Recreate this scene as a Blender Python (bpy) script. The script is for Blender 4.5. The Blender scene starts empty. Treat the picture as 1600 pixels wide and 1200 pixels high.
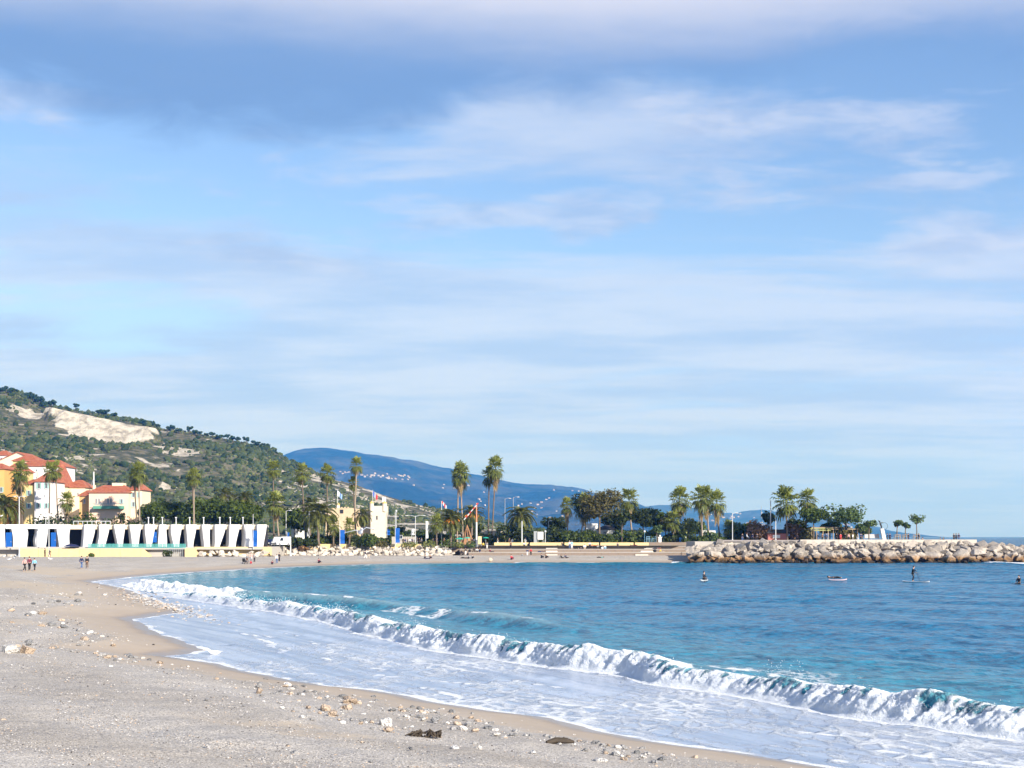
import bpy, bmesh, math, random
import numpy as np
from mathutils import Vector, Matrix
random.seed(7); RNG = np.random.default_rng(7)
SC = bpy.context.scene
COL = SC.collection
R = math.radians

# ------------------------------------------------------------------ camera, sky, sun, exposure
CAMZ, F, HOR = 5.5, 2222.0, 838.0            # eye height over the sea, focal length and horizon row in photo pixels
cam_d = bpy.data.cameras.new('camera'); cam = bpy.data.objects.new('camera', cam_d); COL.objects.link(cam)
cam.location = (0, 0, CAMZ); cam.rotation_euler = (R(90), 0, 0)
cam_d.sensor_width = 36.0; cam_d.lens = 36.0 * F / 1600.0
cam_d.shift_y = (HOR - 600.0) / 1600.0
cam_d.clip_start = 0.5; cam_d.clip_end = 60000
SC.camera = cam

SUN_EL, SUN_AZ = 26.0, 140.0                   # azimuth clockwise from +Y (camera looks along +Y): right and behind
sun_dir = Vector((math.sin(R(SUN_AZ)) * math.cos(R(SUN_EL)), math.cos(R(SUN_AZ)) * math.cos(R(SUN_EL)), math.sin(R(SUN_EL))))
sun_l = bpy.data.lights.new('sun', 'SUN'); sun_l.energy = 5.0; sun_l.angle = R(0.53); sun_l.color = (1.0, 0.935, 0.845)
sun_o = bpy.data.objects.new('sun', sun_l); COL.objects.link(sun_o); sun_o.location = (60, -60, 80)
sun_o.rotation_euler = sun_dir.to_track_quat('Z', 'Y').to_euler()

SC.view_settings.view_transform = 'Standard'; SC.view_settings.look = 'None'
SC.view_settings.exposure = 0.80; SC.view_settings.gamma = 1.0; SC.view_settings.use_curve_mapping = False
SC.render.engine = 'CYCLES'
SC.cycles.use_denoising = True; SC.cycles.denoiser = 'OPENIMAGEDENOISE'
SC.cycles.max_bounces = 6; SC.cycles.diffuse_bounces = 2; SC.cycles.glossy_bounces = 2; SC.cycles.transmission_bounces = 2
SC.cycles.transparent_max_bounces = 8; SC.cycles.volume_bounces = 0
SC.cycles.use_adaptive_sampling = False

class NT:
    """small helper around a node tree"""
    def __init__(s, tree): s.t = tree; s.n = tree.nodes; s.l = tree.links
    def node(s, typ, **kw):
        n = s.n.new(typ)
        for k, v in kw.items(): setattr(n, k, v)
        return n
    def put(s, sock, v):
        if isinstance(v, bpy.types.NodeSocket): s.l.new(v, sock)
        elif v is not None:
            if isinstance(v, (tuple, list)) and len(v) == 3 and sock.type == 'RGBA': v = (*v, 1)
            sock.default_value = v
    def m(s, op, a, b=None, c=None, clamp=False):
        n = s.node('ShaderNodeMath', operation=op, use_clamp=clamp)
        s.put(n.inputs[0], a)
        if b is not None: s.put(n.inputs[1], b)
        if c is not None: s.put(n.inputs[2], c)
        return n.outputs[0]
    def ss(s, x, lo, hi, a=0.0, b=1.0):
        n = s.node('ShaderNodeMapRange', interpolation_type='SMOOTHSTEP')
        for i, v in enumerate((x, lo, hi, a, b)): s.put(n.inputs[i], v)
        return n.outputs[0]
    def vec(s, x, y, z=0.0):
        n = s.node('ShaderNodeCombineXYZ')
        for i, v in enumerate((x, y, z)): s.put(n.inputs[i], v)
        return n.outputs[0]
    def sep(s, v):
        n = s.node('ShaderNodeSeparateXYZ'); s.put(n.inputs[0], v); return n.outputs
    def noise(s, v, scale, detail=4, rough=0.55, dist=0.0, col=False):
        n = s.node('ShaderNodeTexNoise')
        if v is not None: s.put(n.inputs['Vector'], v)
        n.inputs['Scale'].default_value = scale; n.inputs['Detail'].default_value = detail
        n.inputs['Roughness'].default_value = rough; n.inputs['Distortion'].default_value = dist
        return n.outputs['Color' if col else 'Fac']
    def voro(s, v, scale, feature='F1', out='Distance', rnd=1.0):
        n = s.node('ShaderNodeTexVoronoi', feature=feature)
        if v is not None: s.put(n.inputs['Vector'], v)
        n.inputs['Scale'].default_value = scale
        n.inputs['Randomness'].default_value = rnd
        return n.outputs[out]
    def mix(s, f, a, b):
        n = s.node('ShaderNodeMix', data_type='RGBA'); s.put(n.inputs[0], f); s.put(n.inputs[6], a); s.put(n.inputs[7], b)
        return n.outputs[2]
    def mul(s, a, b):
        n = s.node('ShaderNodeMix', data_type='RGBA', blend_type='MULTIPLY'); n.inputs[0].default_value = 1
        s.put(n.inputs[6], a); s.put(n.inputs[7], b); return n.outputs[2]
    def attr(s, name, out='Fac'):
        n = s.node('ShaderNodeAttribute', attribute_name=name); return n.outputs[out]
    def bump(s, h, strength=0.5, dist=0.1, normal=None):
        n = s.node('ShaderNodeBump'); n.inputs['Strength'].default_value = strength; n.inputs['Distance'].default_value = dist
        s.put(n.inputs['Height'], h)
        if normal is not None: s.put(n.inputs['Normal'], normal)
        return n.outputs[0]

def make_world():
    w = bpy.data.worlds.new('World'); SC.world = w; w.use_nodes = True
    T = NT(w.node_tree); T.n.clear()
    sky = T.node('ShaderNodeTexSky', sky_type='NISHITA', sun_disc=False)
    sky.sun_elevation = R(SUN_EL); sky.sun_rotation = R(SUN_AZ); sky.altitude = 0
    sky.air_density = 1.0; sky.dust_density = 0.0; sky.ozone_density = 3.0
    tc = T.node('ShaderNodeTexCoord'); D = tc.outputs['Generated']
    x, y, z = T.sep(D)
    zc = T.m('MAXIMUM', z, 0.0)
    q = T.m('DIVIDE', 1.0, T.m('ADD', zc, 0.075))
    px, py = T.m('MULTIPLY', x, q), T.m('MULTIPLY', y, q)
    az = T.m('MULTIPLY', T.m('ARCTAN2', x, y), 57.2958)
    el = T.m('MULTIPLY', T.m('ARCSINE', z), 57.2958)
    base = T.mul(sky.outputs[0], (0.95, 0.93, 1.0))
    # pale air low down, the same all round
    base = T.mix(T.ss(el, 13.0, 1.0, 0.0, 0.95), base, (2.4, 3.5, 6.2))
    # thin streaky veil on a flat layer
    P = T.vec(T.m('MULTIPLY', px, 0.55), py, 4.7)
    n1 = T.noise(P, 1.05, 9, 0.62, 0.5)
    n2 = T.noise(T.vec(T.m('MULTIPLY', px, 0.40), py, 9.1), 2.3, 8, 0.66, 0.4)
    nn = T.m('ADD', T.m('MULTIPLY', n1, 0.68), T.m('MULTIPLY', n2, 0.32))
    low = T.m('MULTIPLY', T.ss(el, 13.5, 7.0), 0.10)
    veil = T.ss(T.m("ADD", nn, low), 0.455, 0.60)
    veil = T.m('MULTIPLY', veil, T.ss(el, 0.5, 5.5, 0.25, 0.70))
    lit = T.noise(T.vec(T.m('MULTIPLY', px, 0.5), py, 21.0), 1.7, 5, 0.6)
    vcol = T.mix(T.ss(lit, 0.36, 0.62), (2.75, 3.55, 5.2), (4.1, 4.6, 5.7))
    c = T.mix(veil, base, vcol)
    # scattered lavender puffs at middle height
    pf = T.noise(T.vec(T.m('MULTIPLY', az, 0.105), T.m('MULTIPLY', el, 0.46), 8.6), 1.0, 9, 0.58, 0.35)
    puff = T.m('MULTIPLY', T.ss(pf, 0.48, 0.64), T.m('MULTIPLY', T.ss(el, 9.0, 11.5), T.ss(el, 18.5, 16.5)))
    pl = T.noise(T.vec(T.m('MULTIPLY', az, 0.25), T.m('MULTIPLY', el, 0.9), 2.1), 1.0, 6, 0.6, 0.3)
    c = T.mix(T.m('MULTIPLY', puff, 0.62), c, T.mix(T.ss(pl, 0.38, 0.62), (2.6, 3.3, 4.9), (4.0, 4.4, 5.5)))
    # long cloud bank high up
    A = T.vec(T.m('MULTIPLY', T.m('ADD', az, 6.5), 0.085), T.m('MULTIPLY', el, 0.20), 6.37)
    b1 = T.noise(A, 1.0, 3, 0.5, 0.2)
    b2 = T.noise(T.vec(T.m('MULTIPLY', az, 0.25), T.m('MULTIPLY', el, 0.6), 5.3), 1.0, 9, 0.62, 0.5)
    off = T.m('ADD', T.m('MULTIPLY', T.m('SUBTRACT', b1, 0.5), 6.5), T.m('MULTIPLY', T.m('SUBTRACT', b2, 0.5), 4.0))
    e2 = T.m('ADD', el, off)
    e3 = T.m('SUBTRACT', e2, T.m("MULTIPLY", az, 0.055))
    bank = T.m('MULTIPLY', T.ss(e3, 15.9, 18.6), T.ss(e3, 30.0, 23.0))
    shade = T.ss(T.m('ADD', T.m('ADD', el, T.m('MULTIPLY', off, 0.10)), T.m('MULTIPLY', T.m('SUBTRACT', lit, 0.5), 3.5)), 17.6, 21.6)
    bcol = T.mix(shade, (1.2, 2.1, 4.0), (4.7, 4.8, 5.6))
    c = T.mix(T.m('MULTIPLY', bank, 0.93), c, bcol)
    bg = T.node('ShaderNodeBackground'); T.put(bg.inputs[0], c); bg.inputs[1].default_value = 0.096
    out = T.node('ShaderNodeOutputWorld'); T.l.new(bg.outputs[0], out.inputs[0])
make_world()

# ------------------------------------------------------------------ helpers
def W(u, v, Y): return Vector(((u - 800.0) / F * Y, Y, CAMZ + (HOR - v) / F * Y))
def X(u, Y): return (u - 800.0) / F * Y
def Z(v, Y): return CAMZ + (HOR - v) / F * Y
def YZ(v, z): return (CAMZ - z) * F / (v - HOR)

_perm = np.random.default_rng(11).permutation(256); _perm = np.concatenate([_perm, _perm, _perm])
_grad = np.random.default_rng(12).normal(size=(256, 3)); _grad /= np.linalg.norm(_grad, axis=1)[:, None]
def perlin(x, y, z=0.0):
    x = np.asarray(x, float); y = np.asarray(y, float); z = np.zeros_like(x) + z
    xi, yi, zi = np.floor(x).astype(int), np.floor(y).astype(int), np.floor(z).astype(int)
    xf, yf, zf = x - xi, y - yi, z - zi
    f = lambda t: t * t * t * (t * (t * 6 - 15) + 10)
    U, V, S = f(xf), f(yf), f(zf)
    def g(i, j, k):
        h = _perm[_perm[_perm[(xi + i) & 255] + ((yi + j) & 255)] + ((zi + k) & 255)]
        gr = _grad[h]
        return gr[..., 0] * (xf - i) + gr[..., 1] * (yf - j) + gr[..., 2] * (zf - k)
    def lx(j, k): a = g(0, j, k); return a + U * (g(1, j, k) - a)
    def ly(k): a = lx(0, k); return a + V * (lx(1, k) - a)
    a = ly(0)
    if np.all(zf == 0): return a * 1.5
    return (a + S * (ly(1) - a)) * 1.5
def fbm(x, y, o=4, z=0.0, gain=0.5):
    s = 0; a = 1.0
    for k in range(o):
        s = s + a * perlin(x * 2 ** k + 17.3 * k, y * 2 ** k - 9.1 * k, z + 3.7 * k if z else 0.0); a *= gain
    return s
def sstep(x, a, b):
    t = np.clip((x - a) / (b - a), 0, 1); return t * t * (3 - 2 * t)

def big_mesh(name, V, Q, smooth=True, attrs=None):
    """mesh from numpy arrays: V (n,3), Q (m,3|4)"""
    me = bpy.data.meshes.new(name); n, m, k = len(V), len(Q), Q.shape[1]
    me.vertices.add(n); me.vertices.foreach_set('co', np.ascontiguousarray(V, np.float32).ravel())
    me.loops.add(m * k); me.loops.foreach_set('vertex_index', np.ascontiguousarray(Q, np.int32).ravel())
    me.polygons.add(m); me.polygons.foreach_set('loop_start', np.arange(0, m * k, k, dtype=np.int32))
    me.polygons.foreach_set('use_smooth', np.full(m, smooth))
    me.update(calc_edges=True)
    for an, av in (attrs or {}).items():
        if av.ndim == 1:
            a = me.attributes.new(an, 'FLOAT', 'POINT'); a.data.foreach_set('value', np.ascontiguousarray(av, np.float32))
        else:
            a = me.attributes.new(an, 'FLOAT_COLOR', 'POINT'); a.data.foreach_set('color', np.ascontiguousarray(av, np.float32).ravel())
    return me
def grid_faces(nr, nc):
    i = np.arange(nr * nc).reshape(nr, nc)
    return np.stack([i[:-1, :-1], i[:-1, 1:], i[1:, 1:], i[1:, :-1]], -1).reshape(-1, 4)

class MB:
    """collects simple shapes for one mesh"""
    def __init__(s): s.v = []; s.f = []
    def add(s, vs, fs):
        o = len(s.v); s.v += [tuple(p) for p in vs]; s.f += [tuple(i + o for i in q) for q in fs]; return s
    def box(s, x0, x1, y0, y1, z0, z1):
        return s.add([(x0, y0, z0), (x1, y0, z0), (x1, y1, z0), (x0, y1, z0), (x0, y0, z1), (x1, y0, z1), (x1, y1, z1), (x0, y1, z1)],
                     [(0, 3, 2, 1), (4, 5, 6, 7), (0, 1, 5, 4), (1, 2, 6, 5), (2, 3, 7, 6), (3, 0, 4, 7)])
    def tube(s, pts, radii, n=6, cap=True):
        pts = [Vector(p) for p in pts]; rings = []
        for i, p in enumerate(pts):
            d = (pts[min(i + 1, len(pts) - 1)] - pts[max(i - 1, 0)]).normalized()
            a = d.cross(Vector((0.31, 0.95, 0.02)))
            if a.length < 0.2: a = d.cross(Vector((1, 0, 0)))
            a.normalize(); b = d.cross(a); r = radii[i] if isinstance(radii, (list, tuple)) else radii
            rings.append([p + (a * math.cos(t * math.tau / n) + b * math.sin(t * math.tau / n)) * r for t in range(n)])
        vs = [q for r_ in rings for q in r_]; fs = []
        for i in range(len(pts) - 1):
            for t in range(n):
                fs.append((i * n + t, i * n + (t + 1) % n, (i + 1) * n + (t + 1) % n, (i + 1) * n + t))
        if cap: fs += [tuple(range(n - 1, -1, -1)), tuple(range((len(pts) - 1) * n, len(pts) * n))]
        return s.add(vs, fs)
    def prism(s, poly, y0, y1, dx=0.0, z=None):
        """poly in (x,z), extruded from y0 to y1 (the back shifted by dx)"""
        n = len(poly)
        vs = [(p[0], y0, p[1]) for p in poly] + [(p[0] + dx, y1, p[1]) for p in poly]
        fs = [tuple(range(n)), tuple(range(2 * n - 1, n - 1, -1))] + [(i, i + n, (i + 1) % n + n, (i + 1) % n) for i in range(n)]
        return s.add(vs, fs)
    def blob(s, c, r, sub=1, jit=0.15, rnd=random):
        bm = bmesh.new(); bmesh.ops.create_icosphere(bm, subdivisions=sub, radius=1)
        vs = [(c[0] + v.co.x * r[0] * (1 + rnd.uniform(-jit, jit)), c[1] + v.co.y * r[1] * (1 + rnd.uniform(-jit, jit)), c[2] + v.co.z * r[2] * (1 + rnd.uniform(-jit, jit))) for v in bm.verts]
        bm.verts.index_update(); fs = [tuple(v.index for v in f.verts) for f in bm.faces]; bm.free()
        return s.add(vs, fs)
    def mesh(s, name, smooth=False):
        me = bpy.data.meshes.new(name); me.from_pydata(s.v, [], s.f)
        bm = bmesh.new(); bm.from_mesh(me); bmesh.ops.recalc_face_normals(bm, faces=bm.faces); bm.to_mesh(me); bm.free()
        if smooth: me.polygons.foreach_set('use_smooth', [True] * len(me.polygons))
        return me
    def build(s, name, mat, parent=None, smooth=False): return obj(name, s.mesh(name, smooth), mat, parent)

def obj(name, me, mat=None, parent=None, loc=None, rot=None, scale=None):
    o = bpy.data.objects.new(name, me); COL.objects.link(o)
    if mat is not None and me is not None:
        if not me.materials: me.materials.append(mat)
        elif me.materials[0] is not mat:
            o.material_slots[0].link = 'OBJECT'; o.material_slots[0].material = mat
    if parent is not None: o.parent = parent
    if loc is not None: o.location = loc
    if rot is not None: o.rotation_euler = rot
    if scale is not None: o.scale = scale if not isinstance(scale, (int, float)) else (scale,) * 3
    return o
def tag(o, label=None, cat=None, group=None, kind=None):
    if label: o['label'] = label
    if cat: o['category'] = cat
    if group: o['group'] = group
    if kind: o['kind'] = kind
    return o
def thing(name, label, cat, loc=(0, 0, 0), rz=0.0, group=None):
    o = bpy.data.objects.new(name, None); COL.objects.link(o); o.location = loc; o.rotation_euler = (0, 0, rz)
    o.empty_display_size = 0.3
    return tag(o, label, cat, group)

MATS = {}
def mat(name, c, rough=0.7, var=0.0, vscale=2.0, bump=0.0, bscale=8.0, c2=None, spec=0.3, metal=0.0, coords='Object', sub=None, trans=0.0):
    if name in MATS: return MATS[name]
    m = bpy.data.materials.new(name); m.use_nodes = True; T = NT(m.node_tree); MATS[name] = m
    b = T.n['Principled BSDF']; b.inputs['Roughness'].default_value = rough; b.inputs['Specular IOR Level'].default_value = spec
    b.inputs['Metallic'].default_value = metal
    col = (*c, 1)
    if var or c2 or bump:
        tc = T.node('ShaderNodeTexCoord').outputs[coords]
        if c2 is not None: col = T.mix(T.ss(T.noise(tc, vscale, 4, 0.6), 0.38, 0.62), (*c, 1), (*c2, 1))
        if var:
            nz = T.noise(tc, vscale * 2.3, 4, 0.65)
            col = T.mul(col, T.mix(nz, (1 - var,) * 3, (1 + var,) * 3))
        if bump: T.put(b.inputs['Normal'], T.bump(T.noise(tc, bscale, 4, 0.6), bump, 0.05))
    T.put(b.inputs['Base Color'], col)
    if trans:
        tr = T.node('ShaderNodeBsdfTranslucent'); T.put(tr.inputs[0], col)
        mx = T.node('ShaderNodeMixShader'); mx.inputs[0].default_value = trans
        T.l.new(b.outputs[0], mx.inputs[1]); T.l.new(tr.outputs[0], mx.inputs[2]); T.l.new(mx.outputs[0], T.n['Material Output'].inputs[0])
    return m
# ------------------------------------------------------------------ shoreline, beach
SEA0 = 0.06                                      # still level at the swash edge
_sh = [(1700, 1290), (1300, 1200), (1100, 1170), (1010, 1156), (920, 1139), (850, 1122), (700, 1100), (640, 1090), (560, 1077), (500, 1070), (440, 1060),
       (390, 1050), (340, 1037), (290, 1030), (250, 1025.5), (300, 1021), (325, 1016), (300, 1008), (275, 1000), (235, 983), (205, 967), (262, 961), (285, 955),
       (262, 945), (225, 932), (205, 922), (175, 915), (142, 909), (200, 902), (262, 897), (330, 892.5), (400, 888.5), (460, 885.5), (530, 883), (600, 881), (660, 880.2),
       (760, 879.6), (900, 879.3), (1020, 879.3), (1110, 879.3)]
SHORE = np.array([[X(u, YZ(v, SEA0)), YZ(v, SEA0)] for u, v in _sh])
SHORE[0] = (16.0, 24.0)
def _dense(P, n=6):
    out = []
    for a, b in zip(P[:-1], P[1:]):
        for k in range(n): out.append(a + (b - a) * k / n)
    out.append(P[-1]); return np.array(out)
SHORE = _dense(SHORE, 5)
_nn = np.stack([fbm(SHORE[:, 1] * 0.35, SHORE[:, 0] * 0.35 + 5, 3), np.zeros(len(SHORE))], -1)
SHORE[5:-5] += _nn[5:-5] * np.clip(SHORE[5:-5, 1:2] / 60, 0.3, 1.2) * 0.45
LAND = np.concatenate([SHORE, [[60, SHORE[-1, 1]], [60, 400], [-400, 400], [-400, -50], [30, -50]]])
def in_poly(px, py, P):
    ins = np.zeros(px.shape, bool); n = len(P)
    for i in range(n):
        x1, y1 = P[i]; x2, y2 = P[(i + 1) % n]
        if y1 == y2: continue
        c = ((y1 > py) != (y2 > py)) & (px < (x2 - x1) * (py - y1) / (y2 - y1) + x1)
        ins ^= c
    return ins
def shore_dist(px, py):
    """signed distance, positive on land"""
    d = np.full(px.shape, 1e9)
    for a, b in zip(SHORE[:-1], SHORE[1:]):
        ab = b - a; L = ab @ ab + 1e-9
        t = np.clip(((px - a[0]) * ab[0] + (py - a[1]) * ab[1]) / L, 0, 1)
        d = np.minimum(d, (px - a[0] - t * ab[0]) ** 2 + (py - a[1] - t * ab[1]) ** 2)
    d = np.sqrt(d)
    return np.where(in_poly(px, py, LAND), d, -d)
def beach_z(px, py, d=None):
    if d is None: d = shore_dist(px, py)
    top = np.interp(py, [0, 40, 150, 200, 290, 330], [2.1, 1.9, 1.72, 1.6, 1.3, 1.22])
    wid = np.interp(py, [0, 60, 150, 250, 300], [22, 24, 26, 26, 24])
    t = np.clip(d / wid, 0, 1)
    z = SEA0 + (top - SEA0) * (1 - (1 - t) ** 1.75)
    z = np.where(d < 0, SEA0 + d * 0.11, z)
    g = sstep(d, 1.2, 9)
    z = z + g * (0.07 * fbm(px * 0.22, py * 0.22, 3) + 0.05 * np.sin(d * 0.75 + fbm(px * .08, py * .08, 2) * 3) * sstep(d, 3, 6) * (1 - sstep(d, 16, 22)))
    return z

def make_beach():
    ny = 620
    ys = np.concatenate([np.geomspace(12, 300, 560), np.linspace(300.6, 334, 60)])
    cols = 300
    xs_l = -0.40 * ys - 22
    sx = np.array([SHORE[np.abs(SHORE[:, 1] - yy).argmin(), 0] if yy < 250 else 42.0 for yy in ys])
    xs_r = np.where(ys < 250, np.maximum(sx + 5 + ys * 0.05, -0.02 * ys), 42.0)
    xs_r = np.maximum(xs_r, np.interp(ys, [0, 30, 60, 100, 200, 250], [22, 18, 2, -12, -25, 42]))
    t = np.linspace(0, 1, cols) ** 0.85
    PX = xs_l[:, None] + (xs_r - xs_l)[:, None] * t[None, :]; PY = np.repeat(ys[:, None], cols, 1)
    d = shore_dist(PX, PY); z = beach_z(PX, PY, d)
    n = fbm(PX * 0.12, PY * 0.12, 4)
    fine = fbm(PX * 0.6, PY * 0.6, 3)
    nearf = 1 - sstep(PY, 60, 140)
    sand_w = np.interp(PY, [20, 45, 60, 90, 110, 200], [3.2, 2.7, 2.6, 4.5, 6, 4.0])
    gravel = sstep(d + n * 2.0 + fine * 1.0, sand_w - 0.6, sand_w + 2.2)
    # brown sandy drifts in the gravel further back
    drift = sstep(fbm(PX * 0.05 + 3, PY * 0.028, 4), -0.05, 0.35) * sstep(PY, 44, 80) * (1 - sstep(PY, 185, 215)) * (1 - sstep(d, 26, 34))
    drift = np.maximum(drift, sstep(fbm(PX * 0.13 + 9, PY * 0.13, 4), 0.18, 0.55) * 0.6)
    wet = 1 - sstep(d + fine * 0.25, 0.25, 1.1 + PY * 0.008)
    damp = 1 - sstep(d + n * 0.8, 1.0, 4.5 + PY * 0.02)
    z += gravel * sstep(d, 3.5, 7) * nearf * (0.045 * fbm(PX * 0.75, PY * 0.75, 2) + 0.03 * np.sin(d * 2.1 + 2.5 * fbm(PX * 0.1, PY * 0.1, 2)))
    ridge = 0.5 + 0.5 * np.sin(d * 1.05 + 4.0 * fbm(PX * 0.07, PY * 0.07, 3)) * (0.6 + 0.6 * fbm(PX * 0.2, PY * 0.2, 2))
    z += gravel * (0.012 * perlin(PX * 3.1, PY * 3.1) + 0.01 * perlin(PX * 7, PY * 7)) * nearf
    me = big_mesh('beach', np.stack([PX, PY, z], -1).reshape(-1, 3), grid_faces(len(ys), cols), True,
                  dict(gravel=gravel.ravel(), drift=np.clip(drift, 0, 1).ravel(), wet=wet.ravel(), damp=damp.ravel(), ridge=np.clip(ridge, 0, 1).ravel()))
    m = bpy.data.materials.new('beach_sand_and_gravel'); m.use_nodes = True; T = NT(m.node_tree); b = T.n['Principled BSDF']
    P = T.node('ShaderNodeNewGeometry').outputs['Position']
    gv, dr, wt, dp = (T.attr(a) for a in ('gravel', 'drift', 'wet', 'damp'))
    fine = T.noise(P, 9.0, 5, 0.7); mid = T.noise(P, 1.4, 4, 0.6); lg = T.noise(P, 0.12, 4, 0.6)
    sand = T.mix(mid, (0.40, 0.335, 0.265), (0.48, 0.41, 0.33))
    sand = T.mul(sand, T.mix(fine, (0.86, 0.86, 0.86), (1.12, 1.12, 1.12)))
    vc = T.voro(P, 24.0, 'F1', 'Color'); vr = T.sep(vc)[0]; vd = T.voro(P, 24.0, 'F1', 'Distance')
    vc2 = T.sep(T.voro(P, 42.0, 'F1', 'Color'))[1]
    peb = T.mix(vr, (0.29, 0.275, 0.26), (0.70, 0.65, 0.575))
    peb2 = T.mix(vc2, (0.31, 0.285, 0.25), (0.75, 0.70, 0.625))
    peb = T.mix(T.ss(mid, 0.42, 0.58), peb, peb2)
    peb = T.mix(T.ss(vc2, 0.93, 0.96), peb, (0.10, 0.09, 0.085))
    peb = T.mul(peb, T.mix(T.ss(vd, 0.0, 0.7), (1.05, 1.05, 1.05), (0.78, 0.78, 0.78)))
    peb = T.mul(peb, T.mix(lg, (0.86, 0.86, 0.88), (1.14, 1.12, 1.10)))
    peb = T.mul(peb, T.mix(T.m('ADD', T.m('MULTIPLY', T.attr('ridge'), 0.7), T.m('MULTIPLY', T.noise(P, 0.5, 4, 0.7), 0.3)), (0.84, 0.80, 0.75), (1.10, 1.10, 1.10)))
    drc = T.mix(fine, (0.36, 0.295, 0.22), (0.52, 0.44, 0.34))
    gm = T.m('MULTIPLY', gv, T.m('SUBTRACT', 1.0, T.m('MULTIPLY', dr, T.ss(T.noise(P, 0.6, 4, 0.7), 0.3, 0.55, 0.35, 0.95))))
    edge = T.ss(T.m('ADD', gm, T.m('MULTIPLY', T.m('SUBTRACT', T.noise(P, 5.0, 4, 0.75), 0.5), 0.9)), 0.32, 0.62)
    base = T.mix(T.m('MULTIPLY', dr, gv), sand, drc)
    c = T.mix(edge, base, peb)
    c = T.mul(c, T.mix(dp, (1, 1, 1), (0.90, 0.87, 0.84)))
    c = T.mul(c, T.mix(wt, (1, 1, 1), (0.72, 0.70, 0.70)))
    T.put(b.inputs['Base Color'], c)
    T.put(b.inputs['Roughness'], T.ss(wt, 0.0, 1.0, 0.92, 0.28)); b.inputs['Specular IOR Level'].default_value = 0.3
    h = T.m('MULTIPLY', T.m('ADD', T.m('MULTIPLY', vd, -1.0), T.m('MULTIPLY', fine, 0.6)), T.m('ADD', T.m('MULTIPLY', edge, 0.9), 0.12))
    T.put(b.inputs['Normal'], T.bump(h, 0.4, 0.04))
    tag(obj('beach', me, m), 'sand and grey shingle beach curving round the bay', 'beach', kind='structure')
make_beach()

# ------------------------------------------------------------------ sea with breakers
def _line(pts, z=SEA0):
    a = np.array([[YZ(v, z), X(u, YZ(v, z))] for u, v in pts]); return a[a[:, 0].argsort()]
LB = _line([(1600, 1156), (1506, 1144), (1413, 1132), (1319, 1116), (1225, 1100), (1131, 1082), (1037, 1069), (967, 1053), (850, 1041), (769, 1028), (681, 1016), (594, 995),
            (506, 970), (419, 954), (340, 943), (266, 932)])
LB = np.concatenate([[[14, 26.5], [26, 20.2], [33, 16.6]], LB, [[150, -40], [182, -46], [222, -43], [254, -35], [290, -15], [20000, -15]]])
def XB(y): return np.interp(y, LB[:, 0], LB[:, 1])
LA = np.array([[60, 12.], [72, 5.5], [84, -0.6], [90, -3.4], [99, -7.3], [106, -11.5], [113, -16.5], [121, -23.0], [131, -30.5], [144, -37.5], [158, -42.5], [176, -46]])
def XA(y): return np.interp(y, LA[:, 0], LA[:, 1])

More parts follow.
